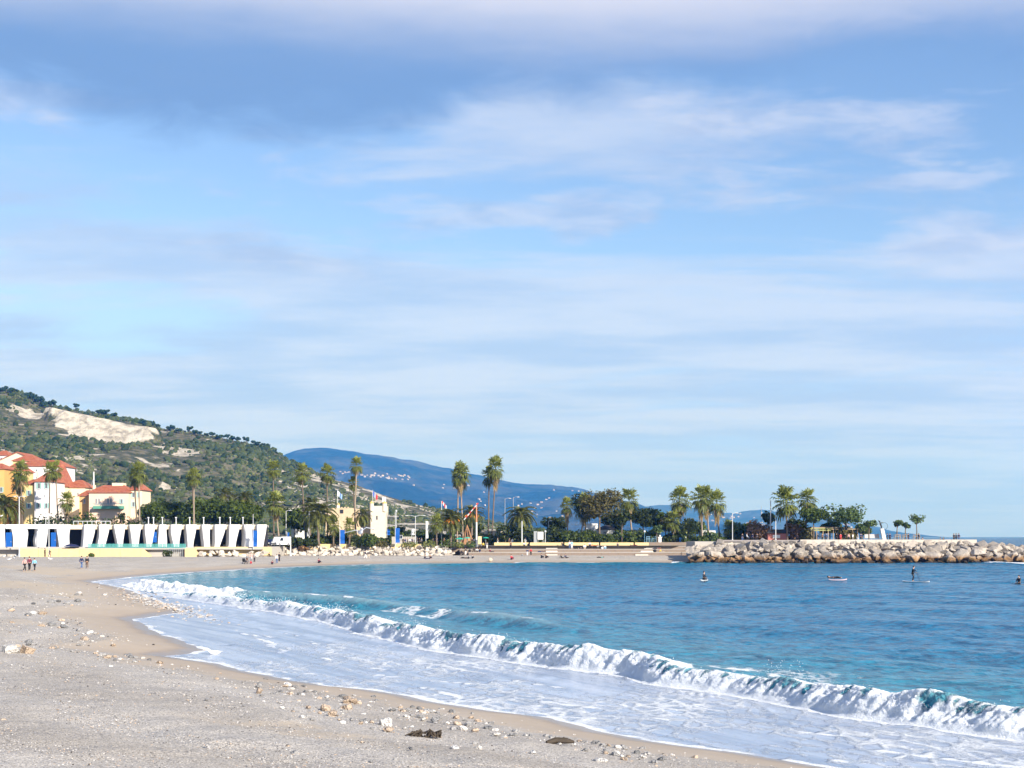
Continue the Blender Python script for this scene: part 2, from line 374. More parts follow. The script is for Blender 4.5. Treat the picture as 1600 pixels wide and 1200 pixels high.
def make_sea():
    ys = np.concatenate([np.geomspace(20, 33, 130)[:-1], np.geomspace(33, 75, 760)[:-1], np.geomspace(75, 300, 640), np.geomspace(301, 11600, 62)])
    nr = len(ys)
    maxb = 0.42 * ys + 25 - XB(ys); minb = -np.interp(ys, [20, 60, 120, 200, 300, 11600], [22, 24, 34, 30, 60, 5000])
    fine = np.concatenate([np.linspace(-2.4, -0.5, 34)[:-1], np.linspace(-0.5, 1.5, 52)[:-1], np.linspace(1.5, 6.0, 50)])
    tl = (np.linspace(1, 0, 70)[:-1]) ** 1.25; tr = np.linspace(0, 1, 190)[1:]
    tr = 0.45 * tr + 0.55 * tr ** 2.2
    nc = len(tl) + len(fine) + len(tr)
    B = np.empty((nr, nc))
    B[:, :len(tl)] = -2.4 + (minb + 2.4)[:, None] * tl[None]
    B[:, len(tl):len(tl) + len(fine)] = fine[None]
    B[:, len(tl) + len(fine):] = 6.0 + np.maximum(maxb - 6.0, 4)[:, None] * tr[None]
    PY = np.repeat(ys[:, None], nc, 1)
    xb = XB(ys); 
    PX = xb[:, None] + B
    near = PY < 320
    # wobble of the breaker line
    wob = 0.35 * fbm(PY * 0.22, PY * 0 + 2.0, 2) + 0.12 * fbm(PY * 0.9, PY * 0 + 7.0, 2)
    b = (B - wob) * 0.88
    d = shore_dist(np.where(near, PX, 999.), np.where(near, PY, 10.)); d = np.where(near, d, -200 - PY)
    off = np.clip(-d, 0, None)
    # swell and chop
    k = np.array([-0.885, -0.465])
    s = PX * -k[0] + PY * -k[1]; c_ = PX * k[1] - PY * k[0]
    warp = fbm(PX * 0.025, PY * 0.025, 2) * 5
    fade_far = 1 / (1 + (PY / 900) ** 2)
    off_b = sstep(b, 2, 14)
    z = off_b * (0.15 * np.sin((s + warp) * 0.50) * (0.5 + 0.7 * np.clip(fbm(PX * 0.03, PY * 0.02, 2) + 0.4, 0, 1)) + 0.09 * np.sin((s * 0.93 + c_ * 0.3) * 0.95 + warp * 1.4))
    chop = 0.055 * fbm(PX * 0.55, PY * 0.42, 3) + 0.035 * fbm(PX * 1.5, PY * 1.1, 2) * (PY < 180)
    ridg = 0.10 * (0.5 - np.abs(fbm(PX * 0.28 + 0.3 * PY * 0.28, PY * 0.16, 3))) 
    z = (z + (chop + ridg * off_b) * sstep(b, 0.8, 6) * (0.35 + 0.65 * off_b)) * fade_far
    # breaker B
    amp = np.interp(PY, [20, 38, 41, 45, 50, 53, 60, 70, 80, 92, 110, 126, 142], [0.95, 1.0, 1.0, 0.86, 0.66, 0.86, 1.02, 0.98, 0.92, 0.82, 0.68, 0.5, 0.0])
    amp = amp * (0.88 + 0.26 * fbm(PY * 0.33, PY * 0 + 11, 3))
    tow = sstep(b, -0.22, 0.62)
    back = np.exp(-np.clip(b - 0.62, 0, None) / 2.6)
    hB = amp * tow * np.where(b < 0.62, 1, back)
    foamB = sstep(b, -0.75, -0.2) * (1 - sstep(b + 0.35 * fbm(PY * 1.1, PX * 1.1, 3), 0.75, 1.35)) * (amp > 0.02)
    foamB = foamB * sstep(amp, 0.05, 0.35) * np.clip(1.0 + 0.50 * fbm(PY * 3.0, b * 0.7, 3) + 0.40 * fbm(PY * 0.5, b * 0.3 + 7, 2) - 0.46 * sstep(b, 0.05, 0.42), 0, 1)
    bil = lambda f, o, zz: np.abs(fbm(PY * f, b * f * 1.25 + hB * f * 1.2, o, zz))
    sb = lambda f, o, zz: np.sqrt(fbm(PY * f, b * f * 1.1 + hB * f * 1.0, o, zz) ** 2 + 0.02) - 0.1
    fall = fbm(PY * 3.2 + 0.6 * b, b * 0.9, 3)
    lump = 0.70 * (0.44 + 0.62 * fbm(PY * 0.42, b * 0.4 + hB * 0.3, 4)) + 0.14 * sb(1.6, 2, 0.0) + 0.13 * sb(3.6, 2, 0.5) + 0.09 * sb(8.0, 2, 1.5) + 0.15 * fall + 0.04 * fbm(PY * 15.0, b * 15.0 + hB * 12, 2)
    vis = (np.abs(b) < 3.5) & (PY < 150)
    lump = np.where(vis, lump, 0)
    face = sstep(b, -0.75, -0.2) * (1 - sstep(b, 0.7, 1.3)) * sstep(hB, 0.02, 0.3)
    hB2 = hB + face * (lump - 0.36) * 0.46 * amp
    dxB = -face * (lump - 0.32) * 0.52 * amp
    # swell A behind it
    bA = (PX - XA(PY) - 0.5 * fbm(PY * 0.15, PY * 0 + 4, 2)) * 0.85
    ampA = np.interp(PY, [74, 84, 90, 97, 103, 110, 118, 126, 140, 158, 170], [0, 0.5, 0.62, 0.34, 0.42, 0.72, 0.78, 0.72, 0.8, 0.55, 0.0])
    towA = sstep(bA, -0.3, 1.6); backA = np.exp(-np.clip(bA - 1.6, 0, None) / 3.2)
    hA = ampA * towA * np.where(bA < 1.6, 1, backA)
    brk = sstep(PY + 5 * fbm(PY * 0.12, PY * 0, 2), 119, 126) + sstep(PY, 92, 96) * (1 - sstep(PY, 101, 105)) * np.clip(0.42 + 0.35 * fbm(PX * 0.5, PY * 0.3, 2), 0, 0.7)
    foamA = sstep(bA, -1.0, -0.2) * (1 - sstep(bA, 1.5, 3.2)) * brk * sstep(ampA, 0.02, 0.2)
    crestA = np.exp(-((bA - 1.5) / 0.35) ** 2) * sstep(ampA, 0.3, 0.6) * sstep(fbm(PY * 0.25, PY * 0 + 3, 2), -0.1, 0.4) * 0.7
    lumpA = np.where((np.abs(bA) < 6) & (PY < 200) & (PY > 70), np.abs(fbm(PY * 0.7, bA * 0.8 + hA, 3)) , 0)
    hA = hA + foamA * (lumpA - 0.25) * 0.7 * ampA
    z = z + np.maximum(hB2, hA) + 0.25 * np.minimum(hB2, hA)
    # swash sheet between breaker and beach
    sw = (1 - sstep(b, -0.4, 0.1)) * (d > -60)
    shore_flat = 1 - sstep(off, 0.5, 4)
    z = z + SEA0 + sw * (0.022 * fbm(PX * 0.45, PY * 0.3, 3) + 0.05 * sstep(fbm(PX * 0.9, PY * 0.25, 3), 0.15, 0.6) * sstep(off, 2, 6)) * (1 - shore_flat * 0.75)
    # lacy foam amounts (real foam coverage)
    near_front = np.exp(-np.clip(-b - 0.2, 0, None) / (0.75 + 0.9 * np.clip(0.5 + fbm(PY * 0.4, PX * 0.4, 2), 0, 1.5))) * sw * np.clip(0.8 + 0.5 * fbm(PX * 0.8, PY * 0.8, 2), 0.3, 1)
    lace = sw * (0.40 + 0.12 * fbm(PX * 0.2, PY * 0.12, 3) - 0.20 * sstep(PY, 55, 90))
    edge = np.exp(-(np.clip(off - 0.12, 0, None) / (0.16 + PY * 0.0016)) ** 2) * (d < 0.5) * np.clip(0.62 + 0.5 * fbm(PX * 0.5, PY * 0.5, 2), 0, 1)
    band = np.exp(-((off - 2.6 - PY * 0.02 - 0.9 * fbm(PX * 0.14, PY * 0.14, 2)) / (0.10 + 0.0012 * PY)) ** 2) * sw * 0.75 * sstep(fbm(PX * 0.2, PY * 0.15 + 40, 2), -0.25, 0.2)
    behind = sstep(b, 0.4, 0.9) * np.exp(-np.clip(b - 0.9, 0, None) / (3.0 + 4.5 * np.exp(-((PY - 54) / 8) ** 2))) * np.clip(0.36 + 0.7 * fbm(PX * 0.35, PY * 0.25, 3) + 0.34 * np.exp(-((PY - 54) / 8) ** 2), 0, 0.80) * (amp > 0.05)
    band2 = sum(np.exp(-((off - o_ - PY * 0.012 - 0.8 * fbm(PX * 0.16 + o_, PY * 0.16, 2)) / (0.07 + 0.0009 * PY)) ** 2) * sstep(fbm(PX * 0.25 + o_ * 3, PY * 0.2, 2), 0.0, 0.3) for o_ in (1.1, 3.8, 5.4)) * sw * 0.62
    farfoam = (np.exp(-(off / 1.2) ** 2) * sstep(PY, 150, 190)) * np.clip(0.55 + 0.6 * fbm(PX * 0.12, PY * 0.12, 2), 0, 1)
    streak = np.clip(np.exp(-np.abs(bA - 3.5) / 3.0) * ampA * 0.55, 0, 0.5)
    rocksurf = np.exp(-((PX - 99) / 4.5) ** 2 - ((PY - 283.5) / 2.2) ** 2) * 1.1
    foam = np.maximum.reduce([foamB, foamA, crestA, 0.66 * near_front, lace * 0.98, edge, band, band2, behind, farfoam, streak, np.clip(rocksurf, 0, 1)])
    z = z + np.clip(rocksurf, 0, 1) * 0.35
    swash = sw * (1 - sstep(PY, 175, 200)) 
    depth = np.clip(off / 60, 0, 1) + np.clip((b - 6) / 60, 0, 1) * 0.3
    thick = sstep(hB, 0.15, 0.6) * (1 - foamB) * sstep(b, 0.2, 0.6) * np.exp(-np.clip(b - 0.6, 0, None) / 1.2) + sstep(hA, 0.2, 0.6) * (1 - sstep(bA, 1.5, 2.4))
    V = np.stack([PX + np.where(vis, dxB, 0), PY + np.where(vis, dxB * 0.35, 0), z], -1)
    me = big_mesh('sea', V.reshape(-1, 3), grid_faces(nr, nc), True,
                  dict(foam=np.clip(foam, 0, 1).ravel(), swash=swash.ravel(), deep=np.clip(depth, 0, 1).ravel(), thick=np.clip(thick, 0, 1).ravel()))
    m = bpy.data.materials.new('sea_water_and_foam'); m.use_nodes = True; T = NT(m.node_tree); b_ = T.n['Principled BSDF']
    P = T.node('ShaderNodeNewGeometry').outputs['Position']
    px, py, pz = T.sep(P)
    fo, swa, dp, th = (T.attr(a) for a in ('foam', 'swash', 'deep', 'thick'))
    # ripples, stretched along the crests
    R1 = T.vec(T.m('ADD', T.m('MULTIPLY', px, 0.885), T.m('MULTIPLY', py, 0.465)), T.m('MULTIPLY', T.m('SUBTRACT', T.m('MULTIPLY', px, 0.465), T.m('MULTIPLY', py, 0.885)), 0.45), pz)
    R1x, R1y, _ = T.sep(R1)
    r1 = T.noise(R1, 1.3, 5, 0.62, 0.4); r2 = T.noise(R1, 0.33, 4, 0.6, 0.3); r3 = T.noise(R1, 0.07, 3, 0.6)
    sea = T.mix(T.ss(dp, 0.03, 0.75), (0.022, 0.205, 0.275), (0.004, 0.135, 0.262))
    r4 = T.noise(P, 0.85, 4, 0.65, 0.3); r5 = T.noise(P, 2.1, 3, 0.6); sea = T.mix(T.ss(T.m('ADD', T.m('MULTIPLY', r4, 0.6), T.m('MULTIPLY', r5, 0.4)), 0.44, 0.58), T.mul(sea, (1.3, 1.22, 1.2)), T.mul(sea, (0.35, 0.55, 0.64)))  # light and dark faces of the ripples painted into the water colour
    sea = T.mul(sea, T.mix(r3, (0.82, 0.86, 0.9), (1.2, 1.15, 1.1)))
    sea = T.mix(T.m('MULTIPLY', th, 0.65), sea, (0.27, 0.40, 0.41))
    sea = T.mix(T.ss(py, 280.0, 900.0), sea, (0.003, 0.060, 0.135))
    swash_sheen = T.mix(T.ss(T.noise(T.vec(T.m('MULTIPLY', R1x, 1.6), T.m('MULTIPLY', R1y, 0.22), 0.0), 0.7, 5, 0.65, 0.5), 0.36, 0.64), (0.30, 0.345, 0.45), (0.50, 0.54, 0.63))  # streaky foam film with the pale lilac sky reflection painted into its colour
    sea = T.mix(T.m('MULTIPLY', swa, 0.9), sea, swash_sheen)
    L = T.vec(T.m('MULTIPLY', px, 0.42), T.m('MULTIPLY', py, 0.42), pz)
    n1 = T.noise(L, 1.9, 6, 0.68, 0.6); n2 = T.noise(P, 7.0, 5, 0.7, 0.5)
    str_ = T.noise(T.vec(T.m('MULTIPLY', R1x, 2.4), T.m('MULTIPLY', R1y, 0.35), 4.0), 0.8, 6, 0.7, 0.6)
    vor = T.voro(T.vec(T.m('ADD', px, T.m('MULTIPLY', n1, 0.8)), T.m('ADD', T.m('MULTIPLY', py, 0.55), T.m('MULTIPLY', n2, 0.3)), 0.0), 1.6, 'DISTANCE_TO_EDGE', 'Distance')
    lacev = T.m('SUBTRACT', 1.0, T.ss(vor, 0.02, 0.28))
    pat = T.m('ADD', T.m('MULTIPLY', T.m('ADD', T.m('MULTIPLY', n1, 0.45), T.m('MULTIPLY', str_, 0.55)), 0.62), T.m('ADD', T.m('MULTIPLY', n2, 0.25), T.m('MULTIPLY', lacev, 0.13)))
    lo = T.m('SUBTRACT', 0.98, fo)
    ff = T.ss(pat, T.m('SUBTRACT', lo, 0.10), T.m('ADD', lo, 0.10))
    ff = T.m('MAXIMUM', ff, T.ss(fo, 0.72, 0.95))
    fcol = T.mix(n2, (0.74, 0.78, 0.82), (0.90, 0.92, 0.93))
    c = T.mix(ff, sea, fcol)
    T.put(b_.inputs['Base Color'], c)
    T.put(b_.inputs['Roughness'], T.m('ADD', T.m('MULTIPLY', ff, 0.6), T.ss(swa, 0, 1, 0.16, 0.22)))
    b_.inputs['IOR'].default_value = 1.33; T.put(b_.inputs['Specular IOR Level'], T.ss(py, 50.0, 300.0, 0.22, 0.015))
    T.put(b_.inputs['Subsurface Weight'], T.m('MULTIPLY', ff, 0.85)); b_.inputs['Subsurface Radius'].default_value = (1.0, 1.0, 1.0); b_.inputs['Subsurface Scale'].default_value = 0.09
    dist_f = T.ss(py, 60.0, 500.0, 1.0, 1.6)
    hh = T.m('ADD', T.m('MULTIPLY', r1, T.m('SUBTRACT', 1.0, T.m('MULTIPLY', swa, 0.8))), T.m('MULTIPLY', r2, T.m('SUBTRACT', 1.6, T.m('MULTIPLY', swa, 1.5))))
    hh = T.m('MULTIPLY', hh, dist_f)
    hh = T.m('ADD', hh, T.m('MULTIPLY', T.m('MULTIPLY', ff, T.m('ADD', T.m('MULTIPLY', n2, 1.5), T.m('MULTIPLY', T.noise(P, 19.0, 3, 0.7), 0.8))), 0.35))
    T.put(b_.inputs['Normal'], T.bump(hh, 0.8, 0.35))
    tag(obj('sea', me, m), 'blue sea with white breakers rolling onto the beach', 'sea', kind='structure')
make_sea()
# ------------------------------------------------------------------ land, hills, mountains
GZ = 3.4                                         # promenade level
def make_ground():
    P = [(-700, 322), (-150, 322), (36.5, 327), (38, 300), (150, 300), (118, 330), (64, 345), (62, 760), (900, 2600), (900, 5200), (-5000, 5200), (-5000, 322)]
    me = bpy.data.meshes.new('ground'); me.from_pydata([(x, y, GZ) for x, y in P[:0]] + [(-5000, 321.5, GZ), (37, 321.5, GZ), (62, 345, GZ), (62, 760, GZ), (1100, 5300, GZ), (1100, 5600, GZ), (-5000, 5600, GZ)], [], [tuple(range(7))])
    tag(obj('ground', me, mat('park_ground', (0.20, 0.19, 0.15), 0.9, 0.2, 0.4, c2=(0.10, 0.13, 0.05))), 'flat ground of the town and park behind the beach', 'ground', kind='structure')
make_ground()

HU = [-300, -120, 0, 22, 50, 80, 110, 150, 200, 250, 300, 360, 420, 450, 500, 560, 620, 700, 800, 900]
HV = [540, 580, 610, 613, 620, 636, 641, 648, 657, 668, 676, 687, 700, 720, 741, 760, 780, 801, 823, 836]
HY = 1200.0
def hill_t(y): return np.clip((y - 560) / (HY - 560), 0, 1)
def quarry(x, y):
    u = x / y * F + 800
    return sstep(u + 26 * fbm(x * 0.06, y * 0.06, 3), 68, 92) * (1 - sstep(u + 40 * fbm(x * 0.05, y * 0.05 + 9, 3), 216, 250))
def hill_h(x, y):
    x = np.asarray(x, float); y = np.asarray(y, float)
    zr = CAMZ + (HOR - np.interp(x / HY * F + 800, HU, HV)) * HY / F
    t = hill_t(y); M = quarry(x, y)
    S = (1 - M) * (0.8 * t + 0.2 * t * t) + M * np.interp(t, [0, 0.825, 0.872, 1], [0, 0.80, 0.965, 1.0])
    h = GZ - 2 + (zr - GZ + 2) * S
    env = np.sin(np.pi * np.clip(t, 0, 1)) * np.clip(zr / 60, 0.1, 1)
    h = h + env * (7 * fbm(x * 0.011, y * 0.008, 4)) + np.clip(zr / 60, 0.05, 1) * 1.2 * fbm(x * 0.05, y * 0.05, 3) * t
    return np.where(y > HY, h - (y - HY) * 0.25, h)
def hits(u, v, hf, y0, y1, n=500):
    ys = np.linspace(y0, y1, n); h = hf(X(u, ys), ys); z = Z(v, ys); k = np.argmax(h >= z)
    return (X(u, ys[k]), ys[k], h[k]) if h[k] >= z[k] else None

def make_hill():
    xs = np.linspace(X(-330, HY), X(880, HY), 300); ys = np.concatenate([np.linspace(556, 1060, 110), np.linspace(1064, 1130, 34), np.linspace(1136, 1420, 50)])
    PX, PY = np.meshgrid(xs, ys); z = hill_h(PX, PY)
    t = hill_t(PY); M = quarry(PX, PY)
    rock = M * sstep(t + 0.035 * fbm(PX * .045, PY * .03 + 4, 4), 0.818, 0.830) * (1 - sstep(t + 0.03 * fbm(PX * .05, PY * .05, 2), 0.872, 0.90))
    patch = sstep(fbm(PX * 0.022 + 4, PY * 0.03, 4), 0.30, 0.48) * 0.9
    ru = PX / PY * F + 800
    slope_rock = sstep(fbm(PX * 0.05, PY * 0.04, 4) + 0.5 * sstep(ru, 380, 500), 0.30, 0.75) * 0.75
    rock = np.maximum.reduce([rock, patch * sstep(t, 0.3, 0.6), slope_rock * sstep(t, 0.1, 0.3)])
    me = big_mesh('hill', np.stack([PX, PY, z], -1).reshape(-1, 3), grid_faces(len(ys), len(xs)), True, dict(rock=np.clip(rock, 0, 1).ravel()))
    m = bpy.data.materials.new('hill_scrub_and_limestone'); m.use_nodes = True; T = NT(m.node_tree); b = T.n['Principled BSDF']; b.inputs['Roughness'].default_value = 0.95; b.inputs['Specular IOR Level'].default_value = 0.1
    P = T.node('ShaderNodeNewGeometry').outputs['Position']
    n = T.noise(P, 0.12, 5, 0.65); n2 = T.noise(P, 0.45, 4, 0.7)
    soil = T.mix(T.ss(n, 0.40, 0.60), (0.055, 0.065, 0.032), (0.17, 0.155, 0.108))
    soil = T.mul(soil, T.mix(n2, (0.7, 0.7, 0.7), (1.3, 1.3, 1.3)))
    px, py, pz = T.sep(P)
    strat = T.noise(T.vec(T.m('MULTIPLY', px, 0.16), T.m('MULTIPLY', py, 0.1), T.m('MULTIPLY', pz, 0.20)), 1.0, 5, 0.7)
    lime = T.mix(T.ss(strat, 0.34, 0.60), (0.28, 0.25, 0.205), (0.58, 0.53, 0.455))
    rk = T.ss(T.m('ADD', T.attr('rock'), T.m('MULTIPLY', T.m('SUBTRACT', n2, 0.5), 0.7)), 0.42, 0.66)
    T.put(b.inputs['Base Color'], T.mix(rk, soil, lime))
    T.put(b.inputs['Normal'], T.bump(T.m('ADD', n2, strat), 0.9, 2.2))
    tag(obj('hill', me, m), 'scrubby hill with a pale limestone quarry above the town', 'hill', kind='structure')
    # scrub and small trees that clothe the slope: one mass
    rng = np.random.default_rng(5); N = 46000
    ux = rng.uniform(xs[0], xs[-1], N); uy = 560 + (1225 - 560) * rng.uniform(0, 1, N) ** 0.85
    dens = 0.5 + 0.9 * fbm(ux * 0.013, uy * 0.011, 3) + 0.25 * fbm(ux * 0.06, uy * 0.06, 2)
    tt = hill_t(uy); Mq = quarry(ux, uy) * sstep(tt, 0.815, 0.825) * (1 - sstep(tt, 0.885, 0.91)) * 0.97
    uu = ux / uy * F + 800
    dens = dens - 0.22 * sstep(uu, 380, 520) - 2 * Mq
    keep = rng.uniform(0, 1, N) < dens; ux, uy = ux[keep], uy[keep]
    uu = ux / uy * F + 800
    big = rng.uniform(0, 1, len(ux)) < np.clip(0.30 + 0.6 * fbm(ux * 0.012 + 7, uy * 0.012, 2) - 0.2 * sstep(uu, 380, 500), 0.02, 0.8)
    r = np.where(big, rng.uniform(1.2, 2.9, len(ux)), rng.uniform(0.5, 1.2, len(ux)))
    hz = hill_h(ux, uy)
    bm = bmesh.new(); bmesh.ops.create_icosphere(bm, subdivisions=1, radius=1); bm.verts.index_update()
    iv = np.array([v.co for v in bm.verts]); it = np.array([[v.index for v in f.verts] for f in bm.faces]); bm.free()
    n = len(ux)
    V = iv[None] * (1 + rng.uniform(-0.33, 0.33, (n, len(iv), 1))) * np.stack([r, r, r * rng.uniform(0.65, 1.05, n)], -1)[:, None]
    V = V + np.stack([ux, uy, hz + r * 0.45], -1)[:, None]
    Q = it[None] + (np.arange(n) * len(iv))[:, None, None]
    tint = np.repeat(np.where(big, rng.uniform(0, 0.45, n), rng.uniform(0.3, 1.0, n)), len(iv))
    me = big_mesh('hillside_scrub', V.reshape(-1, 3), Q.reshape(-1, 3), False, dict(tint=tint))
    m = bpy.data.materials.new('hill_scrub_leaves'); m.use_nodes = True; T = NT(m.node_tree); b = T.n['Principled BSDF']; b.inputs['Roughness'].default_value = 0.9; b.inputs['Specular IOR Level'].default_value = 0.1
    c = T.mix(T.attr('tint'), (0.018, 0.036, 0.012), (0.14, 0.155, 0.068))
    c = T.mul(c, T.mix(T.noise(T.node('ShaderNodeNewGeometry').outputs['Position'], 0.6, 3, 0.7), (0.5, 0.5, 0.5), (1.5, 1.5, 1.5)))
    T.put(b.inputs['Base Color'], c)
    tag(obj('hillside_scrub', me, m), 'dark green scrub and small trees covering the hill', 'scrub', kind='stuff')
    return n
make_hill()

MU = [300, 380, 430, 445, 475, 500, 530, 560, 600, 640, 700, 760, 800, 830, 860, 880, 910, 935, 960, 1000, 1040, 1100, 1160, 1250]
MV = [770, 745, 720, 710, 700.5, 699, 702, 706.5, 713, 718, 732, 746, 753, 757, 757, 760, 764, 771, 778, 789, 802, 818, 832, 842]
MY = 9600.0
def mount_h(x, y):
    x = np.asarray(x, float); y = np.asarray(y, float)
    zr = CAMZ + (HOR - np.interp(x / MY * F + 800, MU, MV)) * MY / F
    t = np.clip((y - 5400) / (MY - 5400), 0, 1)
    env = np.sin(np.pi * t) * np.clip(zr / 500, 0, 1)
    rid = 0.5 - np.abs(fbm(x * 0.0009, y * 0.0005, 5))
    h = -6 + (zr + 6) * (0.62 * t + 0.38 * t * t) + env * (230 * rid - 56) + 8 * t * fbm(x * 0.006, y * 0.006, 3)
    return np.where(y > MY, h - (y - MY) * 0.3, h)
CU = [900, 940, 975, 1000, 1030, 1050, 1075, 1100, 1130, 1150, 1175, 1195, 1220, 1245, 1275, 1300, 1335, 1360, 1390, 1415, 1440]
CV = [806, 800, 794, 791.5, 789.5, 789, 792, 797, 801, 801, 798, 797, 800, 801, 806, 811, 816, 822, 829, 835, 839]
CY = 11000.0
def cape_h(x, y):
    x = np.asarray(x, float); y = np.asarray(y, float)
    zr = CAMZ + (HOR - np.interp(x / CY * F + 800, CU, CV)) * CY / F
    t = np.clip((y - 9600) / (CY - 9600), 0, 1)
    h = -6 + (zr + 6) * (0.75 * t + 0.25 * t * t) + 10 * fbm(x * 0.004, y * 0.004, 3) * t + 5 * fbm(x * 0.02, y * 0.02, 2) * t
    return np.where(y > CY, h - (y - CY) * 0.3, h)
def far_mat(name, a, bcol, pale):
    m = bpy.data.materials.new(name); m.use_nodes = True; T = NT(m.node_tree); b = T.n['Principled BSDF']; b.inputs['Roughness'].default_value = 1; b.inputs['Specular IOR Level'].default_value = 0
    P = T.node('ShaderNodeNewGeometry').outputs['Position']
    n = T.noise(P, 0.0022, 6, 0.65); n2 = T.noise(P, 0.011, 4, 0.7)
    c = T.mix(T.ss(n, 0.42, 0.60), a, bcol); c = T.mul(c, T.mix(n2, (0.55, 0.55, 0.55), (1.45, 1.45, 1.45)))
    c = T.mix(T.ss(T.m('ADD', T.m('MULTIPLY', n, 0.6), T.m('MULTIPLY', n2, 0.4)), 0.60, 0.68), c, pale)
    T.put(b.inputs['Base Color'], c); T.put(b.inputs['Normal'], T.bump(n2, 0.8, 30.0)); return m
def make_far():
    xs = np.linspace(X(280, MY), X(1260, MY), 420); ys = np.concatenate([np.linspace(5300, 9600, 150), np.linspace(9660, 10600, 12)])
    PX, PY = np.meshgrid(xs, ys)
    me = big_mesh('mountain', np.stack([PX, PY, mount_h(PX, PY)], -1).reshape(-1, 3), grid_faces(len(ys), len(xs)))
    tag(obj('mountain', me, far_mat('far_forest', (0.010, 0.018, 0.010), (0.055, 0.055, 0.030), (0.17, 0.145, 0.105))), 'hazy blue mountain ridge behind the palms', 'mountain', kind='structure')
    xs = np.linspace(X(890, CY), X(1450, CY), 320); ys = np.concatenate([np.linspace(9550, 11000, 60), np.linspace(11050, 11500, 8)])
    PX, PY = np.meshgrid(xs, ys)
    me = big_mesh('headland', np.stack([PX, PY, cape_h(PX, PY)], -1).reshape(-1, 3), grid_faces(len(ys), len(xs)))
    tag(obj('headland', me, far_mat('cape_trees', (0.03, 0.045, 0.025), (0.07, 0.075, 0.045), (0.22, 0.2, 0.16))), 'low built-up headland in the far distance', 'headland', kind='structure')
    # far houses
    wall = mat('far_house_wall', (0.44, 0.41, 0.38), 0.9); wall2 = mat('far_house_wall_b', (0.36, 0.30, 0.25), 0.9); roof = mat('far_house_roof', (0.30, 0.20, 0.15), 0.9)
    def hm(seed):
        rd = random.Random(seed); w, d_, h = rd.uniform(5, 10), rd.uniform(5, 7), rd.uniform(5, 9)
        b = MB().box(-w, w, -d_, d_, -6, h); o = len(b.f)
        b.add([(-w - .5, -d_ - .5, h + .05), (w + .5, -d_ - .5, h + .05), (w + .5, d_ + .5, h + .05), (-w - .5, d_ + .5, h + .05), (-w * .4, 0, h + 2.6), (w * .4, 0, h + 2.6)], [(0, 1, 5, 4), (2, 3, 4, 5), (1, 2, 5), (3, 0, 4)])
        me = b.mesh('hill_house'); me.materials.append(wall if seed % 3 else wall2); me.materials.append(roof)
        for i, p in enumerate(me.polygons): p.material_index = 1 if i >= o else 0
        return me
    ms = [hm(i) for i in range(6)]; rd = random.Random(3)
    def put(u, v, hf, y0, y1, lab, grp, sc):
        r = hits(u, v, hf, y0, y1)
        if r is None: return
        o = obj('hill_house', rd.choice(ms), None, None, r, (0, 0, rd.uniform(-.5, .5)), sc * rd.uniform(0.8, 1.2)); tag(o, lab, 'house', grp)
    A = 'tiny pale house in the village high on the blue mountain'; B = 'tiny pale house on the lower slope of the blue mountain'; C_ = 'tiny white house on the far low headland'
    for i in range(26): u = rd.uniform(562, 640); put(u, 741 + (u - 562) * 0.07 + rd.uniform(-3, 4), mount_h, 5400, 9600, A, 'mountain village houses', 0.76)
    for i in range(40):
        cu, cv, su, sv = rd.choice([(540, 739, 4, 1), (746, 778, 6, 4), (752, 788, 4, 3), (835, 796, 10, 5), (850, 803, 12, 4), (890, 770, 10, 4), (905, 775, 10, 4), (818, 782, 6, 5), (855, 785, 15, 8), (700, 760, 30, 4), (870, 812, 12, 5)])
        put(rd.gauss(cu, su), rd.gauss(cv, sv), mount_h, 5400, 9600, B, 'houses on the mountain slope', 0.68)
    for i in range(95):
        u = rd.choice([rd.uniform(1040, 1260), rd.uniform(1085, 1200), rd.uniform(1290, 1350)]); top = np.interp(u, CU, CV)
        put(u, rd.uniform(top + 3, 836), cape_h, 9600, 11000, C_, 'houses on the headland', 0.95)
    # pines standing along the near ridge
    tk = mat('bark_far', (0.10, 0.075, 0.055), 0.9); lf = mat('ridge_pine_leaves', (0.020, 0.040, 0.022), 0.9, 0.4, 0.5, spec=0.1)
    cr = []
    for s in range(5):
        r2 = random.Random(s + 40); b = MB()
        for k in range(9):
            a = r2.uniform(0, 6.28); q = r2.uniform(0.2, 2.6); b.blob((q * math.cos(a), q * math.sin(a), r2.uniform(2.8, 5.4)), (r2.uniform(1, 1.9),) * 2 + (r2.uniform(0.8, 1.4),), 1, 0.3, r2)
        cr.append(b.mesh('crown'))
    tm = MB().tube([(0, 0, -1.5), (0.1, 0, 2), (0, 0.1, 4)], [0.35, 0.28, 0.15], 5).mesh('trunk')
    us = [3, 9, 14, 19, 26] + [42, 47, 52, 57, 62, 67, 72, 77, 81] + [118, 152, 158, 165, 178, 196, 224, 231, 239, 247, 262, 270, 281, 296, 305, 313, 322, 331, 342, 347, 356, 364, 372, 385, 396, 404, 411, 418, 428]
    for i, u in enumerate(us):
        y = 1192 + rd.uniform(-12, 4); x = X(u, y); zz = float(hill_h(x, y)); s = rd.uniform(0.7, 1.15) * (1.15 if 40 < u < 84 else 0.95)
        t = thing('ridge_pine', 'dark pine silhouetted on the skyline of the quarry hill', 'tree', (x, y, zz), rd.uniform(0, 6), 'pines along the hill ridge'); t.scale = (s, s, s)
        obj('crown', cr[i % 5], lf, t); obj('trunk', tm, tk, t)
make_far()
